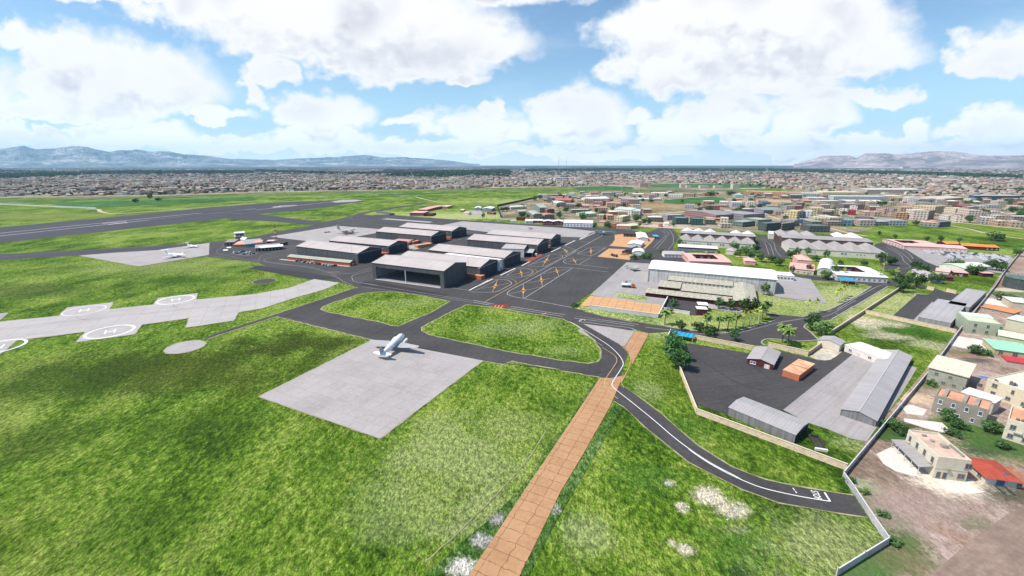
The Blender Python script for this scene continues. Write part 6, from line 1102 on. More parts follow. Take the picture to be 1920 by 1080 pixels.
# ------------------------------------------------------------------ trees
def leafy(seed,H,Rr,n,leaf,clumps=20):
    r=random.Random(seed); m=MB(); zc=H*.62; rz=H*.40
    cs=[]
    while len(cs)<clumps:
        p=Vector((r.uniform(-1,1),r.uniform(-1,1),r.uniform(-1,1)))
        if .25<p.length<1.: cs.append((Vector((p.x*Rr*.8,p.y*Rr*.8,zc+p.z*rz*.8)),r.uniform(.22,.42)*Rr))
    for i in range(n):
        c,s=r.choice(cs); d=Vector((r.gauss(0,1),r.gauss(0,1),r.gauss(0,1))).normalized(); p=c+d*s*r.uniform(.55,1.05)
        nv=(d+Vector((r.gauss(0,.6),r.gauss(0,.6),r.gauss(.3,.6)))).normalized(); a=nv.orthogonal().normalized(); b=nv.cross(a); t=r.uniform(0,pi); a,b=a*math.cos(t)+b*math.sin(t),b*math.cos(t)-a*math.sin(t); l=leaf*r.uniform(.6,1.3)
        m.face([p-a*l,p-b*l*.6,p+a*l,p+b*l*.6])
    t=MB(); t.tube((0,0,0),(0.05*H*.1,0,H*.4),.035*H,.022*H,7)
    for k in range(5):
        q=r.uniform(0,2*pi); t.tube((0,0,H*(.26+.03*k)),(math.cos(q)*Rr*.55,math.sin(q)*Rr*.55,H*.62),.014*H,.006*H,5)
    return m.mesh('crown',['leaf'],uv=False),t.mesh('trunk',['plaster'],uv=False)
def palm(seed,H,fl,nf,upright=.0):
    r=random.Random(seed); m=MB()
    for k in range(nf):
        q=2*pi*k*.382+r.uniform(-.2,.2); el=r.uniform(-.35,1.15)+upright; L=fl*r.uniform(.8,1.1); p=Vector((0,0,H)); d=Vector((math.cos(q)*math.cos(el),math.sin(q)*math.cos(el),math.sin(el))); side=Vector((-math.sin(q),math.cos(q),0)); ns=7
        for s in range(ns):
            p2=p+d*(L/ns); d=(d+Vector((0,0,-.21))).normalized(); w=.62*fl*.3*(1-.75*abs(s/ns-.35))
            dn=Vector((0,0,-w*.35))
            for sg in (-1,1): m.face([p,p2,p2+side*sg*w*.8+dn+d*w*.5,p+side*sg*w+dn+d*w*.2] if s<ns-1 else [p,p2,p+side*sg*w*.7+dn+d*w*.3])
            p=p2
    t=MB(); t.tube((0,0,0),(.1,.05,H*.5),.03*H+.08,.02*H+.07,8); t.tube((.1,.05,H*.5),(0,0,H),.02*H+.07,.018*H+.06,8); t.tube((0,0,H-.5),(0,0,H+.35),.34,.14,8)
    return m.mesh('crown',['frond'],uv=False),t.mesh('trunk',['plaster'],uv=False)
TT={'a':leafy(1,9,4.2,950,.42,24),'b':leafy(2,8,4.6,900,.45,18),'c':leafy(3,10,3.6,900,.4,22),'s':leafy(4,4.5,3.,420,.4,14),'p':palm(5,7.4,3.6,30),'q':palm(6,8.2,2.5,22,.35),'w':leafy(8,9,4.4,230,.75,16)}
TH0={'a':9,'b':8,'c':10,'s':4.5,'p':10,'q':10,'w':9}
TC=(.85,.95,.9); PC=(.75,.8,.6); LC=(1.5,1.6,1.2); DC=(.8,.95,.85); BC=(.8,1.1,.95)
def tree(kind,loc,h,label,col=TC,cat='tree',group=None,wide=1.,trunkc=None):
    s=h/TH0[kind]; nm={'p':'palm_tree','q':'palm_tree','s':'shrub'}.get(kind,'tree')
    t=thing(nm,label,{'palm_tree':'palm tree'}.get(nm,nm),(*loc,0),rnd.uniform(0,6.28),group); t.scale=(s*wide,s*wide,s)
    cr,tk=TT[kind]; put('trunk',tk,t,col=trunkc or ((.5,.46,.38) if kind=='q' else (.16,.12,.085))); put('crown',cr,t,col=col); return t
# the roadside palms in front of the museum
for i,(p,lb) in enumerate([((88.8,242.1),'date palm standing alone by the corner of the white yard wall'),((109.2,233.5),'date palm below the maroon sheds, first of the roadside row'),((115.6,232.5),'date palm, second of the roadside row counted from the maroon sheds'),((120.9,233.0),'date palm, third of the roadside row counted from the maroon sheds'),((127.0,235.9),'date palm, fourth of the roadside row, just before the pale palms'),((150.1,250.9),'dark date palm at the right end of the museum roof, the nearer of two'),((156.8,258.5),'dark date palm at the right end of the museum roof, the farther of two'),((141.2,215.2),'date palm on the road island, the one behind'),((141.3,211.0),'date palm on the road island, the one in front')]):
    tree('p',p,10.5 if i<7 else 11.5,lb,(.95,1.05,.75) if i not in (5,6) else (.4,.55,.4),group='date palms along the public road')
for p,lb in [((133.0,239.1),'slim pale palm, first of four beside the road curve'),((137.1,240.6),'slim pale palm, second of four beside the road curve'),((140.8,243.0),'slim pale palm, third of four beside the road curve'),((145.6,246.6),'slim pale palm, last of four beside the road curve'),((184.3,262.3),'slim pale palm, left of the pair above the road junction'),((191.4,264.9),'slim pale palm, right of the pair above the road junction'),((218.5,285.2),'slim pale palm nearest the road in the row of four on the lawn'),((224.0,290.1),'slim pale palm, second in the row of four on the lawn'),((229.0,294.7),'slim pale palm, third in the row of four on the lawn'),((234.3,299.3),'slim pale palm farthest from the road in the row of four on the lawn'),((270.5,350.3),'slim pale palm before the left end of the white courtyard block'),((292.7,341.8),'slim pale palm before the right end of the white courtyard block'),((321.5,373.5),'slim pale palm behind the right corner of the white courtyard block'),((311.3,348.1),'slim pale palm right of the white courtyard block'),((190.7,426.7),'slim pale palm in the pink courtyard, left one'),((199.0,423.5),'slim pale palm in the pink courtyard, right one'),((309.8,346.0),'slim pale palm at the road junction beside the tree group')]:
    tree('q',p,9.5,lb,(1.7,1.5,.85),group='slim pale palms')
T_=[('a',(78.2,203.8),11,'big green tree at the compound corner, the one next to the blue carport',BC,1.15),('a',(77.2,193.5),11.5,'big green tree at the compound corner, the middle of three',BC,1.15),('b',(75.8,184.0),10.5,'big green tree at the compound corner, the one nearest the stone wall',BC,1.1),
('b',(169.5,234.0),10,'dark round tree behind the pale one on the road bend',DC,1.),('b',(168.7,225.0),9.5,'pale flowering round tree beside the cream shed',(1.5,1.6,1.4),1.1),
('w',(103.5,269.6),8,'thin dark tree at the corner of the white yard wall',DC,1.),('s',(99.1,264.3),3,'low shrub under the thin dark tree by the yard wall',TC,1.3),
('w',(133.7,272.3),8,'thin tree before the museum wall, leftmost of four',TC,1.1),('w',(139.8,269.6),8,'thin tree before the museum wall, second of four',TC,1.1),('w',(148.1,268.2),9,'thin tree before the museum wall, third of four',TC,1.1),('w',(154.5,267.6),9,'thin tree before the museum wall, rightmost of four',TC,1.),
('c',(179.7,303.4),9.5,'tree with black and white dappled crown at the right end of the white hangar',(1.1,1.1,1.1),1.1),
('w',(94.9,233.5),6.5,'sparse bush tree beside the road behind the blue carport',DC,1.1),('s',(104.8,233.0),5,'shrub by the road kerb below the roadside palms, left of two',DC,1.4),('s',(109.4,227.9),5,'shrub by the road kerb below the roadside palms, right of two',DC,1.4),('w',(105.2,221.6),6,'sparse bush tree over the stone wall by the road, left of two',DC,1.),('w',(117.3,218.3),6.5,'sparse bush tree over the stone wall by the road, right of two',DC,1.),
('s',(41.6,276.8),2.4,'low dark hedge clump at the left tip of the orange slab yard',DC,2.2),
('c',(189.0,496.1),10,'tree at the left front corner of the first sawtooth hall',(1.1,1.2,1.),1.),('b',(240.1,472.0),10,'leafy tree before the first sawtooth hall, left one of the right group',(1.2,1.3,1.2),1.2),('b',(238.4,443.1),11,'broad pale tree before the first sawtooth hall, middle of the right group',(1.3,1.4,1.2),1.3),('a',(257.2,460.7),10,'tree at the right corner of the first sawtooth hall',DC,1.),('s',(229.5,443.1),5,'shrub beside the grey pyramid pavilion',(1.2,1.3,1.1),1.4),('a',(234.6,426.7),8,'dark tree behind the pink bungalow roof',DC,1.2),('a',(238.4,414.3),9,'dark tree left of the three road lines behind the white hangar',DC,1.3),('b',(245.7,411.4),8,'dark tree between the halls behind the white hangar, middle one',DC,1.3),('b',(245.0,397.1),8,'green tree at the right end of the white hangar roof',(1.,1.3,.8),1.3),('a',(275.2,429.9),9,'dark tree at the left corner of the second sawtooth hall',DC,1.2),
('c',(287.2,439.7),10,'pale dappled tree at the left front of the second sawtooth hall',(1.4,1.5,1.4),1.1),('c',(300.9,443.1),9.5,'pale dappled tree, second before the second sawtooth hall',(1.4,1.5,1.4),1.),('c',(307.7,426.7),10,'dappled tree, third before the second sawtooth hall',(1.2,1.3,1.2),1.),('a',(351.4,411.4),10.5,'dark leafy tree at the right front corner of the second sawtooth hall',TC,1.2),('a',(350.1,399.8),9,'dark tree beside the road right of the second sawtooth hall',DC,1.2),('b',(276.0,417.4),7,'green tree behind the pink house',(1.,1.2,.9),1.3),('s',(292.7,417.4),6,'green shrub tree behind the white barrel hall',(1.2,1.3,1.),1.2),('s',(305.3,402.7),4,'shrub on the lawn behind the white courtyard block, left one',TC,1.3),('b',(322.7,397.1),6,'pale shrub tree on the lawn behind the white courtyard block',(1.3,1.4,1.3),1.3),('c',(238.5,366.3),8,'dark-specked tree over the left wing of the pink house',(1.,.9,.9),.9),('c',(254.0,367.5),9,'dark-specked tree over the right wing of the pink house',(1.,.9,.9),1.),('b',(254.7,349.2),8,'pale dappled tree at the foot of the white barrel hall',(1.5,1.5,1.3),1.4),('c',(266.7,354.7),11,'dappled tree between barrel hall and courtyard block',(1.2,1.2,1.1),1.),('b',(319.2,361.6),6,'pale round shrub right of the white courtyard block',(1.4,1.5,1.3),1.2),
('a',(293.5,322.0),12,'large dark tree at the road bend, left of the group of three',DC,1.2),('a',(284.6,309.4),11,'large dark tree hanging over the slanting brown wall',DC,1.1),('a',(306.8,323.9),12,'large dark tree at the road bend, right of the group of three',DC,1.2),('a',(353.7,378.5),10,'dark tree beside the road triangle, farther one',DC,1.1),('a',(342.4,359.3),11,'dark tree beside the road triangle, nearer one',DC,1.1),('c',(329.1,335.6),9,'pale flowering tree in front of the grey-roofed hall, left one',(1.5,1.5,1.5),1.2),('c',(333.5,333.6),9,'pale flowering tree in front of the grey-roofed hall, right one',(1.5,1.5,1.4),1.),('b',(394.3,383.7),10,'dappled tree over the dark-windowed hall',(1.1,1.2,1.),1.3),('b',(387.7,363.9),9,'dappled tree before the pale green hall, left one',(1.2,1.3,1.1),1.1),('b',(393.3,362.7),9,'dappled tree before the pale green hall, right one',(1.2,1.3,1.1),1.1),('a',(421.9,381.1),10,'dark leafy tree behind the pale green hall, left of three',TC,1.2),('a',(425.1,378.5),10,'dark leafy tree behind the pale green hall, middle of three',TC,1.2),('b',(427.1,376.0),9,'dark leafy tree by the perimeter fence, right of three',TC,1.1),('a',(349.8,399.8),9,'dark tree left of the road bend below the second sawtooth hall',DC,1.1),
('b',(590.4,537.1),11,'lone wide dark tree on the far green meadow',DC,1.9),('c',(497.7,527.4),8,'sparse tree behind the pink block, leftmost',(1.1,1.2,1.),1.2),('c',(511.0,522.7),9,'sparse tree behind the pink block, second',(1.1,1.2,1.),1.2),('c',(527.1,518.1),8,'sparse tree left of the orange barracks',(1.1,1.2,1.),1.2),('c',(477.2,547.0),7,'pale dotted tree at the corner of the long pink block',(1.3,1.4,1.3),1.3),('c',(478.5,573.6),7,'pale dotted tree beside the right white gable',(1.4,1.5,1.4),1.2),
('c',(-49.5,758.7),11.5,'lone round tree with dark shadow on the pale grass before the white workshop',(.8,.85,.7),.9),
('b',(117.6,736.4),14,'big round dark tree beside the pale green village house',BC,1.1),('b',(200.2,718.8),14,'big leafy tree left of the pair before the large pale hall',(1.1,1.2,.8),1.3),('a',(203.2,686.0),10,'dark tree right of the pair before the large pale hall',BC,1.3),('c',(212.8,693.9),9,'sparse tree by the dusty crossing',(1.2,1.2,1.),1.2),('a',(102.8,850.2),13,'dark village tree behind the vaulted halls, left one',BC,1.2),('a',(82.5,764.4),13,'dark village tree right of the brown vaulted hall',BC,1.2),('a',(17.4,774.2),10,'dark village tree over the olive-roofed house',DC,1.3),('a',(27.5,764.4),8,'dark village tree left of the orange-fronted vault',BC,1.1),('a',(-18.3,874.7),10,'dark tree in the fenced village corner, left of two',DC,1.6),('a',(-9.3,887.4),10,'dark tree in the fenced village corner, right of two',DC,1.6),('b',(21.0,942.2),10,'village tree right of the cream bungalow',DC,1.5),('b',(58.2,1154.9),12,'village hedge tree by the screen fence, left of three',DC,1.4),('b',(75.5,1199.7),12,'village hedge tree by the screen fence, middle of three',DC,1.4),('b',(91.6,1103.2),10,'village hedge tree by the screen fence, right of three',TC,1.3),('a',(161.3,850.2),11,'dark tree right of the long glazed block',DC,1.1),('b',(142.8,663.2),8,'shrub tree in the apron row between the salmon houses',(1.2,1.4,.9),1.2),('c',(123.1,659.5),8,'dotted tree at the right end of the long white hall',(1.2,1.3,1.2),1.1),('c',(141.5,652.3),8,'leafy shrub tree behind the pink vaulted house',(1.1,1.3,.9),1.4),('c',(189.7,659.5),7,'pale dotted tree right of the pale green roof',(1.2,1.3,1.),1.5),('c',(240.3,659.5),8,'pale dotted tree left of the white gables',(1.3,1.3,1.1),1.5),
('s',(119.3,426.7),5,'shrub before the white domed tent, left one',DC,1.3),('s',(128.7,429.9),5,'shrub before the white domed tent, right one',(1.1,1.2,.9),1.3),('b',(134.3,426.7),7,'leafy bush left of the white hangar roof',(1.,1.3,.8),1.3),('c',(153.7,450.0),7,'dotted tree over the grey and white bungalow',(1.3,1.3,1.2),1.2),
('a',(728.2,706.2),13,'big round tree before the beige three-storey block',DC,1.3),('b',(617.2,678.2),8,'small dark tree beside the orange-roofed hall on the green',TC,1.2),('a',(866.8,816.0),11,'tree right of the beige three-storey block',BC,1.2),('a',(953.5,850.2),14,'broad town tree above the brown-grey houses, left one',BC,1.6),('a',(920.0,805.1),11,'town tree above the brown house at the right edge',BC,1.3),('a',(1148.8,1038.0),15,'broad town tree before the dark blue block',BC,1.7),('a',(1016.6,1004.1),14,'town tree below the factories, left of three',BC,2.),('a',(912.0,887.4),12,'town tree beside the cream house with window bands',BC,1.4),('a',(1528.3,1561.8),14,'dark round tree above the factory roofs',DC,1.4),('a',(1624.1,1523.6),14,'dark round tree far behind the dark blue block, left one',DC,1.5),('a',(1716.2,1523.6),14,'dark round tree far behind the dark blue block, right one',DC,1.5),('b',(784.3,1020.8),12,'town tree before the long white-roofed hall, left of three',BC,1.8),('b',(803.1,1004.1),12,'town tree before the long white-roofed hall, middle of three',BC,1.4),('b',(828.5,1004.1),13,'town tree before the long white-roofed hall, right of three',BC,1.6),('b',(728.9,1065.0),10,'town tree at the left end of the long white-roofed hall',BC,1.2),('b',(713.7,957.0),10,'town tree behind the white and red houses',BC,1.3),
('a',(408.8,1273.8),12,'round tree before the long pale block, left of two',DC,1.2),('a',(430.9,1260.9),12,'round tree before the long pale block, right of two',DC,1.3),('a',(336.2,1083.8),10,'dark tree at the edge of the brown field',DC,1.6),('a',(413.7,1093.4),8,'small tree at the edge of the bright green field',DC,1.2),('b',(585.0,1328.4),14,'dark tree at the far end of the bright green field, left of two',DC,2.),('b',(657.8,1357.4),14,'dark tree at the far end of the bright green field, right of two',DC,2.),('b',(366.8,874.7),9,'tree beside the grey block with lattice windows',BC,1.4),
('b',(-908.7,1085.7),11,'dark tree beyond the runway, left of three',DC,1.6),('c',(-946.7,1176.9),17,'tall dark tree beyond the runway, middle of three',DC,1.2),('b',(-890.8,1133.6),10,'dark tree beyond the runway, right of three',DC,1.6)]
T_+=[('s',(134.8,138.4),3.,'dense dark shrub beside the fence bend in the yards, left one',BC,1.5),('s',(134.4,134.7),3.2,'dense dark shrub beside the fence bend in the yards, right one',DC,1.5),('b',(158.4,142.1),5,'bush tree in front of the grey house with orange terraces, left one',TC,1.2),('s',(158.2,137.4),3.2,'low bush in front of the grey house with orange terraces, middle one',BC,1.5),('b',(166.4,134.7),5,'bush tree in front of the grey house with orange terraces, right one',DC,1.2),('s',(98.9,110.0),1.6,'dark bush at the outside of the fence bend',DC,1.8),('s',(99.9,105.5),1.4,'pale bush outside the fence below its bend, upper one',LC,1.8),('s',(98.4,97.2),1.5,'green bush outside the fence beside the gate road end',BC,1.8),('s',(94.3,87.9),1.5,'dark bush at the outermost corner of the fence',DC,2.),('s',(176.8,168.8),2.2,'small bush at the foot of the speckled grey-green house',TC,1.6),('b',(227.9,201.2),5,'bush tree on the green strip before the mint-roofed house',DC,1.3),('s',(231.2,199.6),3,'low bush on the green strip before the mint-roofed house',BC,1.6),('b',(334.3,289.7),6,'bush tree behind the bright orange roof',TC,1.5),('a',(513.4,443.1),8,'dark tree outside the fence near the storage lot',DC,1.4),('b',(335.3,284.6),6,'bush tree on the green verge by the grey tank house',BC,1.5),('s',(161.9,126.2),2.4,'bush on the lawn behind the red-roofed house',TC,1.8),('s',(151.6,132.9),2.4,'dark bush behind the cream house with the awning',DC,1.8)]
for k,p,h,lb,c,wd in T_: tree(k,p,h,lb,c,wide=wd)
# small trees of the dense town: the nearest one by one, the rest (and the far woods) as one mass
r3=random.Random(5); tl=[]
y=1000.
while len(tl)<11000 and y<9000:
    sp=27 if y<2400 else 60 if y<4500 else 110; x=-y*1.2
    while x<y*1.2:
        a,b=x+r3.uniform(-.5,.5)*sp,y+r3.uniform(-.5,.5)*sp
        g=noise.noise(Vector((a*.0016,b*.0016,9.)))
        if b>near_edge(a)+14 and r3.random()<.3+.6*max(0,g+.15): tl.append((a,b,r3.uniform(6,13)))
        x+=sp
    y+=sp
tl.sort(key=lambda q:q[1]*q[1]+q[0]*q[0]*.8)
for i,(a,b) in enumerate(QT): tree('abc'[i%3],(a,b),r3.uniform(7,12.5),'leafy green tree between the small houses of the near quarter',rnd.choice((BC,DC,TC)),group='trees between the houses of the near quarter',wide=rnd.uniform(1.,1.6))
for a,b,h in tl[:70]: tree('w',(a,b),h,'small dark tree among the flat-roofed houses of the dense town',(.55,.75,.7),group='small trees of the dense town',wide=1.2)
tl=tl[70:]
bands=[([(-964.6,3438.8),(-1234.2,6053.1),(0.0,5529.1),(0.0,4712.3),(-453.6,3102.5)],1600),([(-3093.5,5529.1),(-1843.4,4387.8),(-742.8,4104.9),(-19.1,3262.0),(-43.5,7466.6),(-1093.2,6053.1),(-1676.6,4712.3),(-4172.6,7466.6)],4200),([(161.1,5529.1),(1410.6,6053.1),(3061.3,5529.1),(4932.1,8923.3),(2265.4,9736.8),(233.6,8028.5)],4200),([(3093.5,5529.1),(3378.6,4104.9),(3159.1,2825.7),(3838.5,3438.8),(4425.1,4712.3),(4984.0,8923.3)],4200),([(-3881.8,4104.9),(-2483.5,4387.8),(-3420.6,6053.1),(-5007.5,6053.1),(-5220.3,5529.1)],3200),([(-3175.6,2825.7),(-3440.6,3635.6),(-4452.6,4712.3),(-4600.6,4104.9)],1500),([(-7476.0,6686.2),(-4040.3,4712.3),(-5277.2,4712.3)],200)]
for pl,n in bands:
    xs=[p[0] for p in pl]; ys=[p[1] for p in pl]; k=0
    for _ in range(n*6):
        a,b=r3.uniform(min(xs),max(xs)),r3.uniform(min(ys),max(ys))
        if inside(a,b,pl): tl.append((a,b,r3.uniform(11,20))); k+=1
        if k>=n: break
vs=[];fs=[]
for a,b,h in tl:
    far=b>3000; w=h*(.75 if not far else 1.4)
    for k in range(9 if not far else 6):
        d=Vector((r3.gauss(0,1),r3.gauss(0,1),abs(r3.gauss(0,.8)))).normalized(); c=Vector((a,b,h*.45))+Vector((d.x*w*.35,d.y*w*.35,d.z*h*.35)); n0=len(vs); u=d.orthogonal().normalized(); v=d.cross(u); s=w*.36*r3.uniform(.7,1.2)
        for i in range(5): q=2*pi*i/5; vs.append(tuple(c+(u*math.cos(q)+v*math.sin(q))*s*r3.uniform(.7,1.1)))
        fs.append(tuple(range(n0,n0+5)))
    n0=len(vs); vs+=[(a-.2,b,0),(a+.2,b,0),(a,b,h*.6)]; fs.append((n0,n0+1,n0+2))
me=bpy.data.meshes.new('tree_mass'); me.from_pydata(vs,[],fs); me.materials.append(MATS['leaf']); o=put('tree_mass',me,col=(.45,.6,.62)); tag(o,'dark tree belts and scattered trees of the far town','trees'); o['kind']='stuff'
# ------------------------------------------------------------------ aircraft
def loft(mb,secs,n=14,mi=0):
    mb.grid([[(x,ry*math.cos(2*pi*i/n),zc+rz*math.sin(2*pi*i/n)) for i in range(n)] for x,zc,ry,rz in secs],mi)
AF=[(0,0),(.08,.055),(.3,.085),(.6,.06),(1,.0),(.6,-.03),(.3,-.045),(.08,-.035)]
def wing(root,tip,vert=False):
    m=MB(); rings=[]
    for x,s,z,ch,tk in (root,tip):
        rings.append([((x-c*ch),(t*ch*tk) if vert else s,s if vert else z+t*ch*tk) for c,t in AF])
    m.grid(rings); m.sm=False; return m
def airplane(name,label,loc,rz,s,secs,wings,tail,fin,engines,cols,wheels,cat='aircraft',pitch=0.,glass=None,stripe=None,lift=0.):
    """cols: body, wing, tail, engine; built in a frame with the nose toward +x"""
    t=thing(name,label,cat,(*loc,.22+lift),rz); t.rotation_euler=(0,-pitch,rz); t.scale=(s,)*3
    m=MB(); loft(m,secs,16); m.sm=True; part('fuselage',m,'paint',t,cols[0])
    for a,b in wings:
        for sg in (1,-1): m=wing((a[0],sg*a[1],a[2],a[3],1),(b[0],sg*b[1],b[2],b[3],1)); part('wing',m,'paint',t,cols[1])
    a,b=tail; m=MB()
    for sg in (1,-1): q=wing((a[0],sg*a[1],a[2],a[3],.8),(b[0],sg*b[1],b[2],b[3],.8)); n=len(m.v); m.v+=q.v; m.f+=[tuple(i+n for i in f) for f in q.f]; m.m+=q.m
    part('tailplane',m,'paint',t,cols[2])
    for a,b in fin: part('fin',wing((a[0],a[1],0,a[2],.7),(b[0],b[1],0,b[2],.7),True) if len(a)==3 else wing(a,b,True),'paint',t,cols[3])
    for x,y,z,r,L,prop in engines:
        m=MB(); loft2=[(x+L*.5,z,r*.72,r*.72),(x+L*.42,z,r,r),(x+L*.1,z,r,r),(x-L*.5,z-.05*r,r*.25,r*.3)]
        m.grid([[(X,y+ry*math.cos(2*pi*i/12),zc+rr*math.sin(2*pi*i/12)) for i in range(12)] for X,zc,ry,rr in loft2]); m.sm=True; e=part('engine',m,'paint',t,cols[4])
        if prop:
            p=MB(); X=x+L*.5+.15
            for k in range(prop): q=2*pi*k/prop+.4; c_,s_=math.cos(q),math.sin(q); p.face([(X,y+c_*.2-s_*.12,z+s_*.2+c_*.12),(X+.05,y+c_*.2+s_*.12,z+s_*.2-c_*.12),(X+.05,y+c_*r*2.1+s_*.1,z+s_*r*2.1-c_*.1),(X,y+c_*r*2.1-s_*.1,z+s_*r*2.1+c_*.1)])
            p.tube((X-.2,y,z),(X+.3,y,z),.22,.05,8); part('propeller',p,'paint',e,(.06,.06,.06))
    for x,y,r in wheels:
        m=MB(); m.tube((x,y-.18,r),(x,y+.18,r),r,r,12); w=part('wheel',m,'paint',t,(.02,.02,.02)); m=MB(); m.tube((x,y,r),(x+.1,y,r*4.2),.09,.12,6); part('gear_leg',m,'paint',w,(.4,.4,.4))
    if glass:
        m=MB()
        for q in glass: m.box(*q)
        part('windows',m,'glass',t)
    if stripe:
        m=MB()
        for q in stripe: m.box(*q)
        part('stripe',m,'paint',t,cols[-1])
    return t
tl_,ns_=(-62.0,191.8),(-55.5,213.0); hd=ang(tl_,ns_)
mid=(-58.1,207.0)
airplane('propliner','white twin-propeller airliner resting on its tail wheel at the edge of the square pad',(mid[0]-1.*math.cos(hd),mid[1]-1.*math.sin(hd)),hd,1.12,
 [(7.6,2.6,.12,.12),(7.3,2.55,.65,.7),(6.4,2.6,1.1,1.22),(5.2,2.75,1.35,1.55),(3,2.8,1.42,1.62),(-1,2.8,1.42,1.6),(-5,2.9,1.2,1.35),(-8.5,3.1,.72,.88),(-11,3.3,.3,.45),(-11.6,3.3,.08,.15)],
 [((2.6,1.0,1.75,4.6),(2.2,4.4,1.85,4.2)),((2.2,4.4,1.85,4.2),(.0,12.2,2.7,1.5))],((-8.6,.2,3.2,2.7),(-9.4,4.2,3.25,1.1)),[((-8.1,3.3,3.6),(-10.2,6.6,1.3))],
 [(3.4,2.95,1.75,.75,4.4,3),(3.4,-2.95,1.75,.75,4.4,3)],[(.82,.82,.84),(.36,.355,.36),(.84,.84,.85),(.36,.35,.42),(.72,.72,.75),(.25,.25,.32)],[(2.6,2.9,.55),(2.6,-2.9,.55),(-9.6,0,.25)],pitch=R(8.5),
 glass=[(5.5,-.9,3.35,6.1,.9,3.9)]+[(x,-1.44,2.95,x+.5,1.44,3.4) for x in (3.6,2.6,1.6,.6,-.4,-1.4,-2.4)],stripe=[(-4,-1.44,2.5,4.6,-1.2,2.7),(-4,1.2,2.5,4.6,1.44,2.7)],lift=.95)
# business jets
def bizjet(label,loc,rz,s):
    airplane('business_jet',label,loc,rz,s,[(9.2,1.7,.08,.08),(8.6,1.7,.45,.42),(7.2,1.85,.85,.85),(5.5,2.,1.05,1.1),(0,2.,1.08,1.12),(-4,2.1,.95,1.),(-7,2.4,.5,.55),(-8.8,2.7,.12,.15)],
     [((1.6,.7,1.3,5.2),(-2.6,9.4,1.8,1.5))],((-8.8,.05,5.6,2.2),(-10,3.9,5.75,1.)),[((-5.6,2.9,4.),(-8.6,5.75,2.3))],[(-4.6,1.65,2.6,.62,3.6,0),(-4.6,-1.65,2.6,.62,3.6,0)],
     [(.8,.8,.81),(.74,.74,.75),(.8,.8,.8),(.76,.76,.78),(.7,.7,.72)],[(-.8,1.7,.42),(-.8,-1.7,.42),(6.6,0,.34)],glass=[(6.5,-.72,2.25,7.2,.72,2.6)]+[(x,-1.1,2.1,x+.6,1.1,2.5) for x in (4,2.7,1.4,.1,-1.2)])
bizjet('larger white business jet with T-tail on the grey jet apron',(-335.8,435.6),ang((-351.4,441.6),(-325.7,437.1)),1.25)
bizjet('smaller white business jet with T-tail farther back on the grey jet apron',(-357.4,489.6),ang((-366.1,493.3),(-349.2,486.9)),.9)
airplane('military_transport','grey camouflaged high-wing military transport on the pale apron',(-222.0,590.8),ang((-234.5,596.7),(-210.1,586.1)),1.05,
 [(13,2.4,.2,.2),(12.4,2.3,1.,.95),(11,2.7,1.75,1.75),(8,3.,2.05,2.1),(-3,3.,2.05,2.1),(-7,3.7,1.6,1.5),(-12,4.8,.6,.7),(-14,5.2,.15,.25)],
 [((3.2,.2,5.1,4.6),(2.2,18.5,5.5,2.1))],((-11,.2,5.1,4.),(-12.4,7.2,5.2,1.8)),[((-8.6,5.1,6.),(-12.2,11.4,2.6))],[(3.6,5.,4.6,.7,4.4,4),(3.6,-5.,4.6,.7,4.4,4),(3.2,10.,4.8,.65,4.,4),(3.2,-10.,4.8,.65,4.,4)],
 [(.24,.22,.2),(.6,.58,.54),(.6,.58,.54),(.2,.19,.19),(.3,.28,.25)],[(0,1.8,.6),(0,-1.8,.6),(9,0,.5)],glass=[(11.,-1.5,3.4,11.9,1.5,4.)],stripe=[(4,-2.1,2.2,7,2.1,3.),(-4,-1.95,1.8,-1,1.95,3.4)])
airplane('museum_plane','white-bodied twin-boom plane with blue wings at the end of the far apron',(121.9,586.1),ang((117.7,580.4),(129.8,602.8)),1.15,
 [(6.5,2.2,.1,.1),(6,2.2,.7,.8),(3,2.4,1.1,1.2),(-2,2.4,1.1,1.2),(-6,2.8,.4,.5),(-7.5,2.9,.1,.15)],[((2.2,.4,3.4,3.4),(1.6,14.,3.6,1.8))],((-6.,.2,3.,2.4),(-6.3,4.6,3.,1.6)),[((-5.2,2.9,2.8),(-6.9,5.4,1.4))],[(2.2,4.2,3.1,.8,7.,3),(2.2,-4.2,3.1,.8,7.,3)],
 [(.8,.8,.8),(.12,.19,.25),(.12,.2,.27),(.1,.16,.22),(.1,.15,.2)],[(0,3.9,.5),(0,-3.9,.5),(4.6,0,.35)],glass=[(4.6,-.8,2.8,5.4,.8,3.3)])
dg=ang((110.8,374.8),(99.0,388.4))
airplane('display_fighter','grey delta-winged fighter displayed on the museum apron',(105.2,381.1),dg,1.05,
 [(8,2.,.05,.05),(6.5,2.,.35,.4),(3.5,2.1,.6,.75),(0,2.1,.8,.85),(-4,2.1,.75,.8),(-6.8,2.1,.5,.5)],[((2.,.5,1.8,8.4),(-5.,4.6,1.8,.9))],((-5.,.1,2.1,1.5),(-5.6,1.,2.1,.8)),[((-1.6,2.7,5.),(-6.2,5.4,1.6))],[],[(.30,.28,.27),(.22,.205,.2),(.25,.24,.23),(.5,.47,.46),(.2,.2,.2)],[(-1,1.4,.35),(-1,-1.4,.35),(4,0,.3)],glass=[(3.2,-.35,2.6,4.8,.35,3.05)])
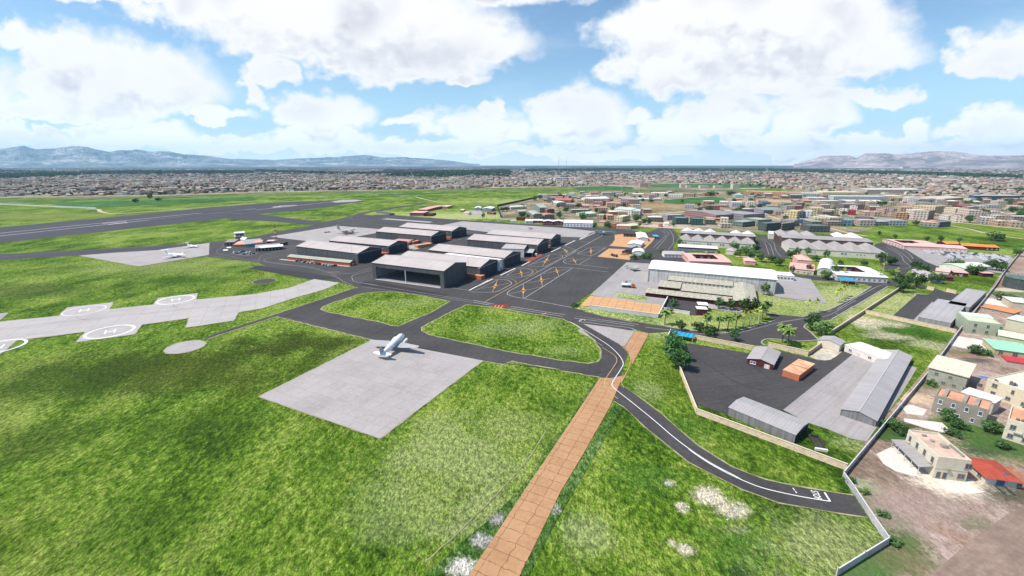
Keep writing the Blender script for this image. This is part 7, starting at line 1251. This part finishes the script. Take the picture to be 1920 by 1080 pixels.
airplane('light_plane','tiny grey light plane alone on the pale far apron',(26.9,636.3),.6,1.,
 [(3.2,1.2,.1,.1),(2.9,1.2,.45,.45),(.5,1.35,.6,.7),(-3,1.4,.15,.25),(-3.6,1.4,.05,.08)],[((.9,.2,1.9,1.6),(.8,5.2,2.,1.2))],((-2.9,.05,1.4,1.),(-3.1,1.7,1.4,.7)),[((-2.6,1.5,1.2),(-3.3,2.7,.7))],[],[(.2,.19,.2),(.25,.24,.25),(.2,.2,.2),(.2,.2,.2),(.2,.2,.2)],[(.2,.9,.25),(.2,-.9,.25),(2.2,0,.2)])
# ------------------------------------------------------------------ vehicles
def car_parts():
    b=MB(); pr=[(-2.15,.35),(-2.1,.85),(-1.5,.95),(1.,.92),(2.05,.75),(2.15,.35)]
    b.grid([[(x,y*(.86 if i in(0,5) else 1),z) for i,(x,z) in enumerate(pr)] for y in (-.86,.86)]); 
    b.grid([[(-1.55,y,.93),(-1.1,y*.88,1.42),(.15,y*.88,1.42),(.95,y,.9)] for y in (-.8,.8)])
    g=MB()
    for y in (-.815,.815): q=[(-1.4,y,.97),(.8,y,.97),(.12,y*.9,1.36),(-1.05,y*.9,1.36)]; g.face(q if y<0 else q[::-1])
    g.face([(.99,-.7,.93),(.99,.7,.93),(.24,.64,1.37),(.24,-.64,1.37)]); g.face([(-1.6,.7,.96),(-1.6,-.7,.96),(-1.18,-.64,1.38),(-1.18,.64,1.38)])
    w=MB(); w.tube((0,-.1,0),(0,.1,0),.33,.33,10)
    return b.mesh('body',['paint']),g.mesh('windows',['glass']),w.mesh('wheel',['paint'])
CB,CG,CW=car_parts()
def car(label,loc,rz,col,group=None):
    t=thing('parked_car',label,'car',(*loc,.2),rz,group); put('body',CB,t,col=col); put('windows',CG,t)
    for x in (-1.3,1.35):
        for y in (-.8,.8): put('wheel',CW,t,(x,y,.33),col=(.02,.02,.02))
    return t
ordn=['first','second','third','fourth','fifth','sixth','seventh','eighth','ninth','tenth','eleventh','twelfth','thirteenth']
cc={'white':(.72,.72,.72),'dark':(.03,.03,.035),'silver':(.36,.36,.38),'grey':(.14,.14,.15),'blue-grey':(.08,.1,.14)}
o_a=ang((-222.3,429.9),(-147.5,392.5))+pi/2
for i,(p,c) in enumerate([((-206.1,416.7),'dark'),((-203.2,416.7),'blue-grey'),((-197.2,411.9),'grey'),((-191.8,408.4),'silver'),((-189.0,408.4),'white'),((-188.1,410.8),'white'),((-183.0,405.5),'grey'),((-179.6,403.2),'dark'),((-174.1,400.4),'silver'),((-171.3,400.4),'silver'),((-168.0,398.4),'white'),((-164.8,396.5),'silver'),((-162.4,396.5),'dark')]):
    car('%s car, %s from the left in the row before the long brick office'%(c,ordn[i]),p,o_a+rnd.uniform(-.06,.06),cc[c],'cars before the brick office')
sheet('car_park',[(-294.4,455.3),(-296.5,466.3),(-289.1,472.0),(-265.8,457.1),(-267.2,443.1),(-278.7,445.8)],.17,'highway_grey')
for i,(p,c) in enumerate([((-293.1,460.0),'white'),((-286.8,455.3),'dark'),((-285.4,457.1),'silver'),((-287.2,462.6),'grey'),((-286.6,465.2),'dark'),((-276.8,450.7),'dark'),((-275.6,452.8),'white'),((-277.5,458.5),'silver'),((-275.8,460.0),'white'),((-271.2,450.0),'silver'),((-269.0,453.5),'dark')]):
    car('%s car, %s from the left in the car park before the control tower'%(c,ordn[i]),p,o_a+.5*rnd.choice((0,1))+.2,cc[c],'cars in the tower car park')
car('white car parked under the blue carport before the white courtyard block',(261.7,337.2),.3,cc['white'])
car('small dark car behind the military transport, left one',(-253.6,601.6),.4,cc['dark']); car('small dark car behind the military transport, right one',(-250.5,604.0),.2,cc['grey'])
# packed storage lot
lotp=[(445.9,473.9),(476.7,457.1),(497.1,453.5),(499.4,436.4),(465.4,408.4),(458.1,423.5),(434.0,428.2),(438.3,450.0),(433.5,455.3)]
xs=[p[0] for p in lotp]; ys=[p[1] for p in lotp]; la=ang((445.9,473.9),(476.7,457.1)); CM=MB(); nlot=0
b_=CB; cx0,cy0=lotp[0]
for rr in range(-4,40):
    for q in range(-10,60):
        u,v=q*3.3+rnd.uniform(-.5,.5),-rr*6.6+20+rnd.uniform(-.5,.5); x=cx0+u*math.cos(la)-v*math.sin(la); y=cy0+u*math.sin(la)+v*math.cos(la)
        if inside(x,y,lotp) and rnd.random()<.8 and nlot<230:
            nlot+=1; c=rnd.choice(('white','white','white','white','silver','grey','dark')); t=thing('parked_car','%s car in the packed storage lot behind the pink wing'%c,'car',(x,y,.15),la+pi/2+rnd.uniform(-.05,.05),'cars in the packed storage lot'); put('body',CB,t,col=cc[c] if c!='white' else (.8,.8,.8)); put('windows',CG,t)
# tanker truck
ta,tb_=(83.1,324.2),(92.9,321.1); tk=thing('tanker_truck','white fuel tanker truck with an orange-red cab on the museum apron','truck',(*ta,.24),ang(ta,tb_)); L=dist(ta,tb_)
m=MB(); n=14; m.grid([[(x,r*1.25*math.cos(2*pi*i/n),2.35+r*1.05*math.sin(2*pi*i/n)) for i in range(n)] for x,r in ((.2,.6),(.35,1.),(L*.68,1.),(L*.68+.15,.6))]); m.sm=True; part('tank',m,'paint',tk,(.8,.79,.76))
m=MB(); m.box(.3,-.7,.8,L-.4,.7,1.25); m.box(.4,-1.1,.55,L*.66,1.1,.8); part('chassis',m,'paint',tk,(.06,.06,.06))
m=MB(); x0=L*.73; m.grid([[(x0,y,.7),(x0,y,3.1),(x0+1.6,y,3.1),(x0+2.35,y,2.0),(L,y,1.8),(L,y,.7)] for y in (-1.2,1.2)]); cb=part('cab',m,'paint',tk,(.42,.12,.05))
m=MB(); m.face([(x0+1.68,-1.,3.02),(x0+2.36,-1.,2.05),(x0+2.36,1.,2.05),(x0+1.68,1.,3.02)][::-1]); m.box(x0+.4,-1.22,2.1,x0+1.5,1.22,2.9); part('windscreen',m,'glass',cb)
m=MB(); m.box(L*.3,-.35,3.38,L*.42,.35,3.7); part('hatch',m,'paint',tk,(.15,.15,.14))
for x in (1.3,2.5,L*.62,L-1.3):
    for y in (-1.05,1.05): m=MB(); m.tube((x,y-.2,.55),(x,y+.2,.55),.55,.55,12); part('wheel',m,'paint',tk,(.02,.02,.02))
# rubble, tractors and other bits on the yards
def tractor(label,loc,rz):
    t=thing('tractor',label,'tractor',(*loc,.2),rz); m=MB(); m.box(-.4,-.45,.7,2.2,.45,1.5); part('hood',m,'paint',t,(.07,.08,.09)); m=MB(); m.box(-1.6,-.8,.9,-.3,.8,2.7); part('cab',m,'glass',t)
    for x,y,r in ((-1.1,-1,.85),(-1.1,1,.85),(1.7,-.8,.5),(1.7,.8,.5)): m=MB(); m.tube((x,y-.22,r),(x,y+.22,r),r,r,12); part('wheel',m,'paint',t,(.02,.02,.02))
    m=MB(); m.box(2.2,-1.2,.3,2.9,1.2,1.1); part('bucket',m,'paint',t,(.1,.1,.1))
tractor('dark tractor on the nearer orange gravel yard, left one',(102.7,443.1),.5); tractor('dark tractor on the nearer orange gravel yard, right one',(104.5,438.0),2.4)
hp=thing('gun_carriage','small dark towed gun standing behind the tanker truck','gun',(*(90.0,335.6),.24)); m=MB(); m.tube((-.6,-1,.6),(-.6,1,.6),.6,.6,10); part('wheels',m,'paint',hp,(.06,.06,.06)); m=MB(); m.tube((-1.5,0,1.1),(3.4,0,2.2),.16,.1,8); part('barrel',m,'paint',hp,(.12,.12,.1)); m=MB(); m.box(-.3,-1,.6,-.15,1,2.1); m.box(-3,-.9,.2,-.6,-.7,.5); m.box(-3,.7,.2,-.6,.9,.5); part('shield',m,'paint',hp,(.16,.15,.12))
rb=MB(); rr=random.Random(4)
for i in range(60):
    a,b=rr.gauss(0,1.9),rr.gauss(0,1.5); h=max(0,1.6-.35*math.hypot(a,b)); s=rr.uniform(.3,.7); rb.tube((a,b,h-.2),(a+rr.uniform(-.3,.3),b+rr.uniform(-.3,.3),h+s),s,s*.5,6)
o=put('rubble_heap',rb.mesh('rubble_heap',['stained']),None,(*(116.0,448.2),.2),(0,0,0),(.3,.17,.1)); tag(o,'brown rubble heap beside the black-roofed shelter','rubble')
tk2=thing('water_trough','dark open trough with a white end on the compound grass','trough',(*(99.5,125.6),0),ang((99.5,125.6),(102.1,124.8))); m=MB(); m.box(0,0,0,.35,7.5,1.); m.box(2.7,0,0,3.05,7.5,1.); m.box(.35,7.2,0,2.7,7.5,1.); m.box(.35,.01,0,2.7,7.2,.15); part('basin',m,'stained',tk2,(.05,.055,.04)); m=MB(); m.box(-.3,-.8,0,3.3,-.02,.8); part('end_block',m,'plaster',tk2,(.66,.65,.6))
# poles
def pole(label,loc,h,r=.14,col=(.2,.2,.2),head=None):
    t=thing('pole',label,'pole',(*loc,0)); m=MB(); m.tube((0,0,0),(0,0,h),r,r*.55,7); part('shaft',m,'paint',t,col); m=MB(); m.box(-.7,-.2,h,.7,.2,h+.25) if head is None else m.box(*head); part('head',m,'paint',t,(.4,.4,.4))
pole('lamp pole in front of the white workshop',(-62.4,819.6),14); pole('tall lamp pole by the corner of the screen fence',(-15.2,725.2),24,.2); pole('tall pole among the far row of houses, left of two',(325.4,1342.8),32,.4,(.5,.48,.45)); pole('tall pole among the far row of houses, right of two',(391.0,1387.8),30,.4,(.5,.48,.45)); pole('thin pole beside the village halls',(120.0,987.9),12)
for p,h,lb in (((815.3,8028.5),240,'taller of two lattice transmission masts on the far plain'),((998.4,8452.4),215,'shorter of two lattice transmission masts on the far plain')):
    lattice('transmission_mast',lb,p,h,9,10,col=((.14,.14,.18),(.2,.2,.24)),dish=False)
for rt,W,D,x,y in ((H1[0],H1[1],H1[2],H1[1]-9,1.5),(H5[0],H5[1],H5[2],H5[1]-13,3)):
    m=MB(); m.tube((x,y,9.),(x,y,16.5),.1,.05,6); part('aerial',m,'paint',rt,(.06,.06,.06))
# ------------------------------------------------------------------ mountains
for nm_,st_ in (('mountain',[(.38,(.05,.08,.11)),(.47,(.1,.13,.16)),(.54,(.22,.23,.25)),(.62,(.46,.44,.43))]),('bare_mountain',[(.38,(.12,.11,.13)),(.47,(.19,.165,.18)),(.54,(.34,.285,.28)),(.62,(.5,.43,.41))])):  # bluish ramp mixes some distance haze into the rock colour
    m,nt,b=newmat(nm_); p=pos(nt)
    setc(nt,b,RAMP(nt,MA(nt,'ADD',MA(nt,'MULTIPLY',NZ(nt,VS(nt,p,(1,1,2)),.0009,7,.7),.6),MA(nt,'MULTIPLY',NZ(nt,p,.006,5,.7),.4)),st_))
def interp(t,pts):
    for i in range(len(pts)-1):
        if pts[i][0]<=t<=pts[i+1][0]: k=(t-pts[i][0])/(pts[i+1][0]-pts[i][0]); return pts[i][1]+k*(pts[i+1][1]-pts[i][1])
    return 0
def range_(name,sky,r0,r1,na,nr,seed,mt):
    mb=MB(); a0,a1=sky[0][0],sky[-1][0]; rg=r0+(r1-r0)*.5; vs=[];
    for j in range(nr+1):
        t=j/nr; rad=r0+(r1-r0)*t
        for i in range(na+1):
            a=a0+(a1-a0)*i/na; x,y=rad*math.sin(a),rad*math.cos(a); hh=max(0,rg*math.tan(max(0,interp(a,sky)))+90)
            q=Vector((x*.00045,y*.00045,seed)); f=noise.fractal(q,1.,2.1,5); rd=1-abs(noise.fractal(q*2.1+Vector((3,1,7)),.9,2.2,5))
            s=max(0,1-abs(t-.5)/.5)**.9; z=hh*s*(.42+.55*rd+.2*f) if t!=.5 else hh*(.9+.1*rd)
            vs.append((x,y,max(-5,z-8*(1-s)) if z>0 else -5))
    fs=[]
    for j in range(nr):
        for i in range(na): k=j*(na+1)+i; fs.append((k,k+1,k+na+2,k+na+1))
    me=bpy.data.meshes.new(name); me.from_pydata(vs,[],fs); me.materials.append(MATS[mt]); o=put(name,me); o['kind']='structure'
range_('mountains',[(-0.9683,0.0113),(-0.8930,0.0194),(-0.8346,0.0223),(-0.8099,0.0267),(-0.7970,0.0224),(-0.7826,0.0235),(-0.7643,0.0271),(-0.7459,0.0284),(-0.7311,0.0239),(-0.7157,0.0201),(-0.7020,0.0228),(-0.6812,0.0249),(-0.6608,0.0210),(-0.6388,0.0223),(-0.6170,0.0172),(-0.5899,0.0157),(-0.5498,0.0104),(-0.5070,0.0088),(-0.4756,0.0084),(-0.4332,0.0111),(-0.3743,0.0145),(-0.3073,0.0185),(-0.2705,0.0150),(-0.2271,0.0152),(-0.1830,0.0120),(-0.1493,0.0094),(-0.1244,0.0066),(-0.1017,0.0033),(-0.0695,0.0004)],19500,28500,420,36,1.7,'mountain')
range_('mountains',[(0.5497,-0.0000),(0.5749,0.0084),(0.5901,0.0148),(0.6302,0.0153),(0.6414,0.0107),(0.6519,0.0185),(0.6790,0.0181),(0.6965,0.0162),(0.7193,0.0184),(0.7393,0.0205),(0.7627,0.0200),(0.7824,0.0158),(0.7988,0.0132),(0.8183,0.0122),(0.8365,0.0134),(0.8755,0.0156),(0.9608,0.0115)],13500,20000,320,36,6.3,'bare_mountain')
# ------------------------------------------------------------------ air
hz=MB(); hz.box(-32000,-3500,-1,32000,31500,1250)
m=bpy.data.materials.new('haze'); m.use_nodes=True; nt=m.node_tree; nt.nodes.clear(); out=nt.nodes.new('ShaderNodeOutputMaterial')
v=nd(nt,'ShaderNodeVolumePrincipled',{'Color':(.43,.75,1.,1),'Density':2.8e-5,'Anisotropy':.1}); nt.links.new(v.outputs[0],out.inputs['Volume']); MATS['haze']=m
o=put('haze',hz.mesh('haze',['haze'],uv=False)); o['kind']='stuff'; tag(o,'thin blue haze over the whole plain','haze')
# ------------------------------------------------------------------ sun and sky
SUN=Vector((-.95,-.17,1.40)).normalized()
sl=bpy.data.lights.new('sun','SUN'); sl.energy=4.7; sl.angle=R(.5); sl.color=(1,.935,.85); so=bpy.data.objects.new('sun',sl); COL.objects.link(so); so.rotation_euler=(-SUN).to_track_quat('-Z','Y').to_euler()
w=bpy.data.worlds.new('World'); sc.world=w; w.use_nodes=True; nt=w.node_tree; nt.nodes.clear()
sky=nd(nt,'ShaderNodeTexSky',sky_type='NISHITA',sun_disc=False,sun_elevation=math.asin(SUN.z),sun_rotation=math.atan2(SUN.x,SUN.y),altitude=50,air_density=1.,dust_density=.6,ozone_density=2.).outputs[0]
tc=nd(nt,'ShaderNodeTexCoord').outputs['Generated']; sp=nd(nt,'ShaderNodeSeparateXYZ',{0:tc}).outputs
az=MA(nt,'ARCTAN2',sp[0],sp[1]); el=MA(nt,'ARCSINE',sp[2],clamp=False)
gx=MA(nt,'DIVIDE',sp[0],MA(nt,'MAXIMUM',sp[1],.05)); gz=MA(nt,'DIVIDE',sp[2],MA(nt,'MAXIMUM',sp[1],.05))   # plane tangent to the horizon at +Y
CL=[((-0.3446,0.2572),(0.0000,0.3688),1.15),((-0.1086,0.2281),(0.0532,0.2953),1.),((-0.5642,0.2953),(-0.3538,0.3688),1.),((-0.2411,0.1984),(-0.0322,0.2668),1.),((-0.4333,0.2379),(-0.2981,0.2953),.9),((-0.7505,0.3186),(-0.5982,0.3416),.7),((0.0000,0.3508),(0.2443,0.4392),1.1),((-0.1050,0.1683),(-0.0603,0.1964),.8),
 ((-0.5333,0.1375),(-0.5031,0.1834),.85),((-0.4851,0.1784),(-0.4413,0.2183),.85),((0.4968,0.2476),(0.8095,0.3778),1.25),((0.3408,0.1884),(0.4925,0.2764),1.05),((0.6557,0.2084),(0.8541,0.2858),1.05),((0.5102,0.1581),(0.6994,0.2084),1.),((0.2908,0.2572),(0.3905,0.3233),.95),
 ((-0.8343,0.1478),(-0.6031,0.2572),1.15),((-0.9097,0.1984),(-0.8030,0.2764),1.),((-0.9990,0.2476),(-0.9395,0.2858),.9),((-0.7252,0.1375),(-0.6010,0.2084),1.),((-0.6320,0.0978),(-0.5444,0.1168),.9),((-0.9810,0.1010),(-0.7364,0.1375),1.),
 ((-0.4068,0.0936),(-0.3000,0.1519),1.1),((-0.2212,0.0798),(-0.1469,0.0947),.85),((-0.0684,0.0637),(0.0562,0.1136),1.1),((0.1418,0.0798),(0.2495,0.1581),1.2),((-0.0202,0.1115),(0.0000,0.1344),.8),((0.2660,0.0872),(0.3091,0.1115),.95),((0.3378,0.0474),(0.4129,0.0893),1.05),
 ((0.4524,0.0904),(0.5542,0.1601),1.1),((0.6324,0.0957),(0.7311,0.1622),1.1),((0.7717,0.1293),(0.8600,0.1560),.8),((0.8429,0.1355),(0.8677,0.1478),.75),((0.9944,0.2084),(1.1054,0.2687),1.),((1.0242,0.0690),(1.1555,0.1188),1.1),((0.8690,0.0615),(0.8950,0.0936),.9),
 ((-1.0797,0.0550),(-1.0182,0.0893),1.35),((-1.0076,0.0474),(-0.9212,0.0712),1.3),((-0.8129,0.0474),(-0.6550,0.0957),1.4),((-0.6208,0.0332),(-0.5018,0.0615),1.3),((-0.4243,0.0420),(-0.2725,0.0766),1.35),((-0.1843,0.0266),(0.0000,0.0507),1.25),((0.1384,0.0222),(0.4126,0.0441),1.25),((0.4939,0.0365),(0.5567,0.0744),1.3),((0.6096,0.0310),(0.7154,0.0766),1.35),((0.7822,0.0310),(0.9246,0.0583),1.3),((1.0369,0.0255),(1.2469,0.0507),1.3),((-1.2943,0.1375),(-0.9908,0.2572),1.),((1.3277,0.1375),(1.5508,0.2572),1.)]
def cloud(nt,a,e):
    vec=nd(nt,'ShaderNodeCombineXYZ',{0:a,1:MA(nt,'MULTIPLY',e,1.3),2:.37}).outputs[0]
    big=NZ(nt,vec,5.,2,.5); mid_=NZ(nt,vec,11.,3,.5); fine=NZ(nt,vec,24.,8,.6)
    wz=MA(nt,'MULTIPLY',MA(nt,'ADD',MA(nt,'SUBTRACT',mid_,.5),MA(nt,'MULTIPLY',MA(nt,'SUBTRACT',fine,.5),.35)),.15); a2=MA(nt,'ADD',a,wz); e2=MA(nt,'ADD',e,MA(nt,'MULTIPLY',MA(nt,'SUBTRACT',NZ(nt,vec,14.,4,.55,.0),.5),.075)); d=None
    for c,q_,s in CL:
        ra,re=abs(q_[0]-c[0]),abs(q_[1]-c[1]); u=MA(nt,'MULTIPLY',MA(nt,'SUBTRACT',a2,c[0]),1/ra); q=MA(nt,'SUBTRACT',e2,c[1])
        v=MA(nt,'MAXIMUM',MA(nt,'MULTIPLY',q,1/re),MA(nt,'MULTIPLY',q,-1.9/re)); k=MA(nt,'MULTIPLY_ADD',u,u,MA(nt,'MULTIPLY',v,v)); k=MA(nt,'MULTIPLY_ADD',k,-s,s)
        d=k if d is None else nd(nt,'ShaderNodeMath',{0:d,1:k,2:.25},operation='SMOOTH_MAX').outputs[0]
    d=MA(nt,'MAXIMUM',d,-1.)
    n=MA(nt,'ADD',MA(nt,'MULTIPLY',MA(nt,'SUBTRACT',fine,.5),1.15),MA(nt,'MULTIPLY',MA(nt,'SUBTRACT',mid_,.5),.9)); return MA(nt,'ADD',d,n),big,mid_
d0,big,mid_=cloud(nt,gx,gz); d1,_,_=cloud(nt,MA(nt,'ADD',gx,-.02),MA(nt,'ADD',gz,.045))
alpha=SM(nt,d0,-.34,.5)
under=SM(nt,MA(nt,'SUBTRACT',d1,d0),-.2,.6); thick=SM(nt,d0,.3,1.15); high=SM(nt,el,.1,.3)
shade=MA(nt,'ADD',MA(nt,'MULTIPLY',MA(nt,'MULTIPLY',under,thick),1.),MA(nt,'MULTIPLY',MA(nt,'MULTIPLY',SM(nt,big,.42,.66),thick),MA(nt,'MULTIPLY_ADD',high,.55,.3)),0,True)
ccol=MX(nt,shade,(8.3,8.25,8.3),(5.,5.05,5.8))
low=SM(nt,el,.13,.0); ccol=MX(nt,low,ccol,MX(nt,1.,ccol,(1.4,1.38,1.36),'MULTIPLY'))
blue=MX(nt,1.,sky,(1.0,1.16,1.22),'MULTIPLY')
veil=SM(nt,NZ(nt,nd(nt,'ShaderNodeCombineXYZ',{0:MA(nt,'MULTIPLY',gx,1.2),1:MA(nt,'MULTIPLY',gz,4.)}).outputs[0],3.,5,.6),.45,.8,0.,.35)
blue=MX(nt,veil,blue,(6.2,7.,7.9))
blue=MX(nt,SM(nt,el,.22,.03,0.,.6),blue,(4.6,7.,9.))
blue=MX(nt,SM(nt,el,.075,.0,0.,.92),blue,(9.4,10.2,10.9))
up=MA(nt,'MULTIPLY',SM(nt,el,-.02,.0),SM(nt,sp[1],.02,.25))
full=MX(nt,MA(nt,'MULTIPLY',alpha,up),blue,ccol)
bg=nd(nt,'ShaderNodeBackground',{0:full,1:.1}); wo_=nt.nodes.new('ShaderNodeOutputWorld'); nt.links.new(bg.outputs[0],wo_.inputs[0])
# ------------------------------------------------------------------ camera and render settings
cd=bpy.data.cameras.new('camera'); co=bpy.data.objects.new('camera',cd); COL.objects.link(co); co.location=(0,0,90); co.rotation_euler=(pi/2-0.27257,0,0)
cd.sensor_width=36; cd.lens=36*830/1920; cd.clip_start=1; cd.clip_end=200000; sc.camera=co
sc.render.engine='CYCLES'; cy=sc.cycles; cy.max_bounces=5; cy.diffuse_bounces=2; cy.glossy_bounces=2; cy.transparent_max_bounces=4; cy.volume_bounces=1; cy.use_denoising=True
sc.view_settings.view_transform='Standard'; sc.view_settings.look='None'; sc.view_settings.exposure=.36; sc.view_settings.gamma=1.; sc.view_settings.use_curve_mapping=False
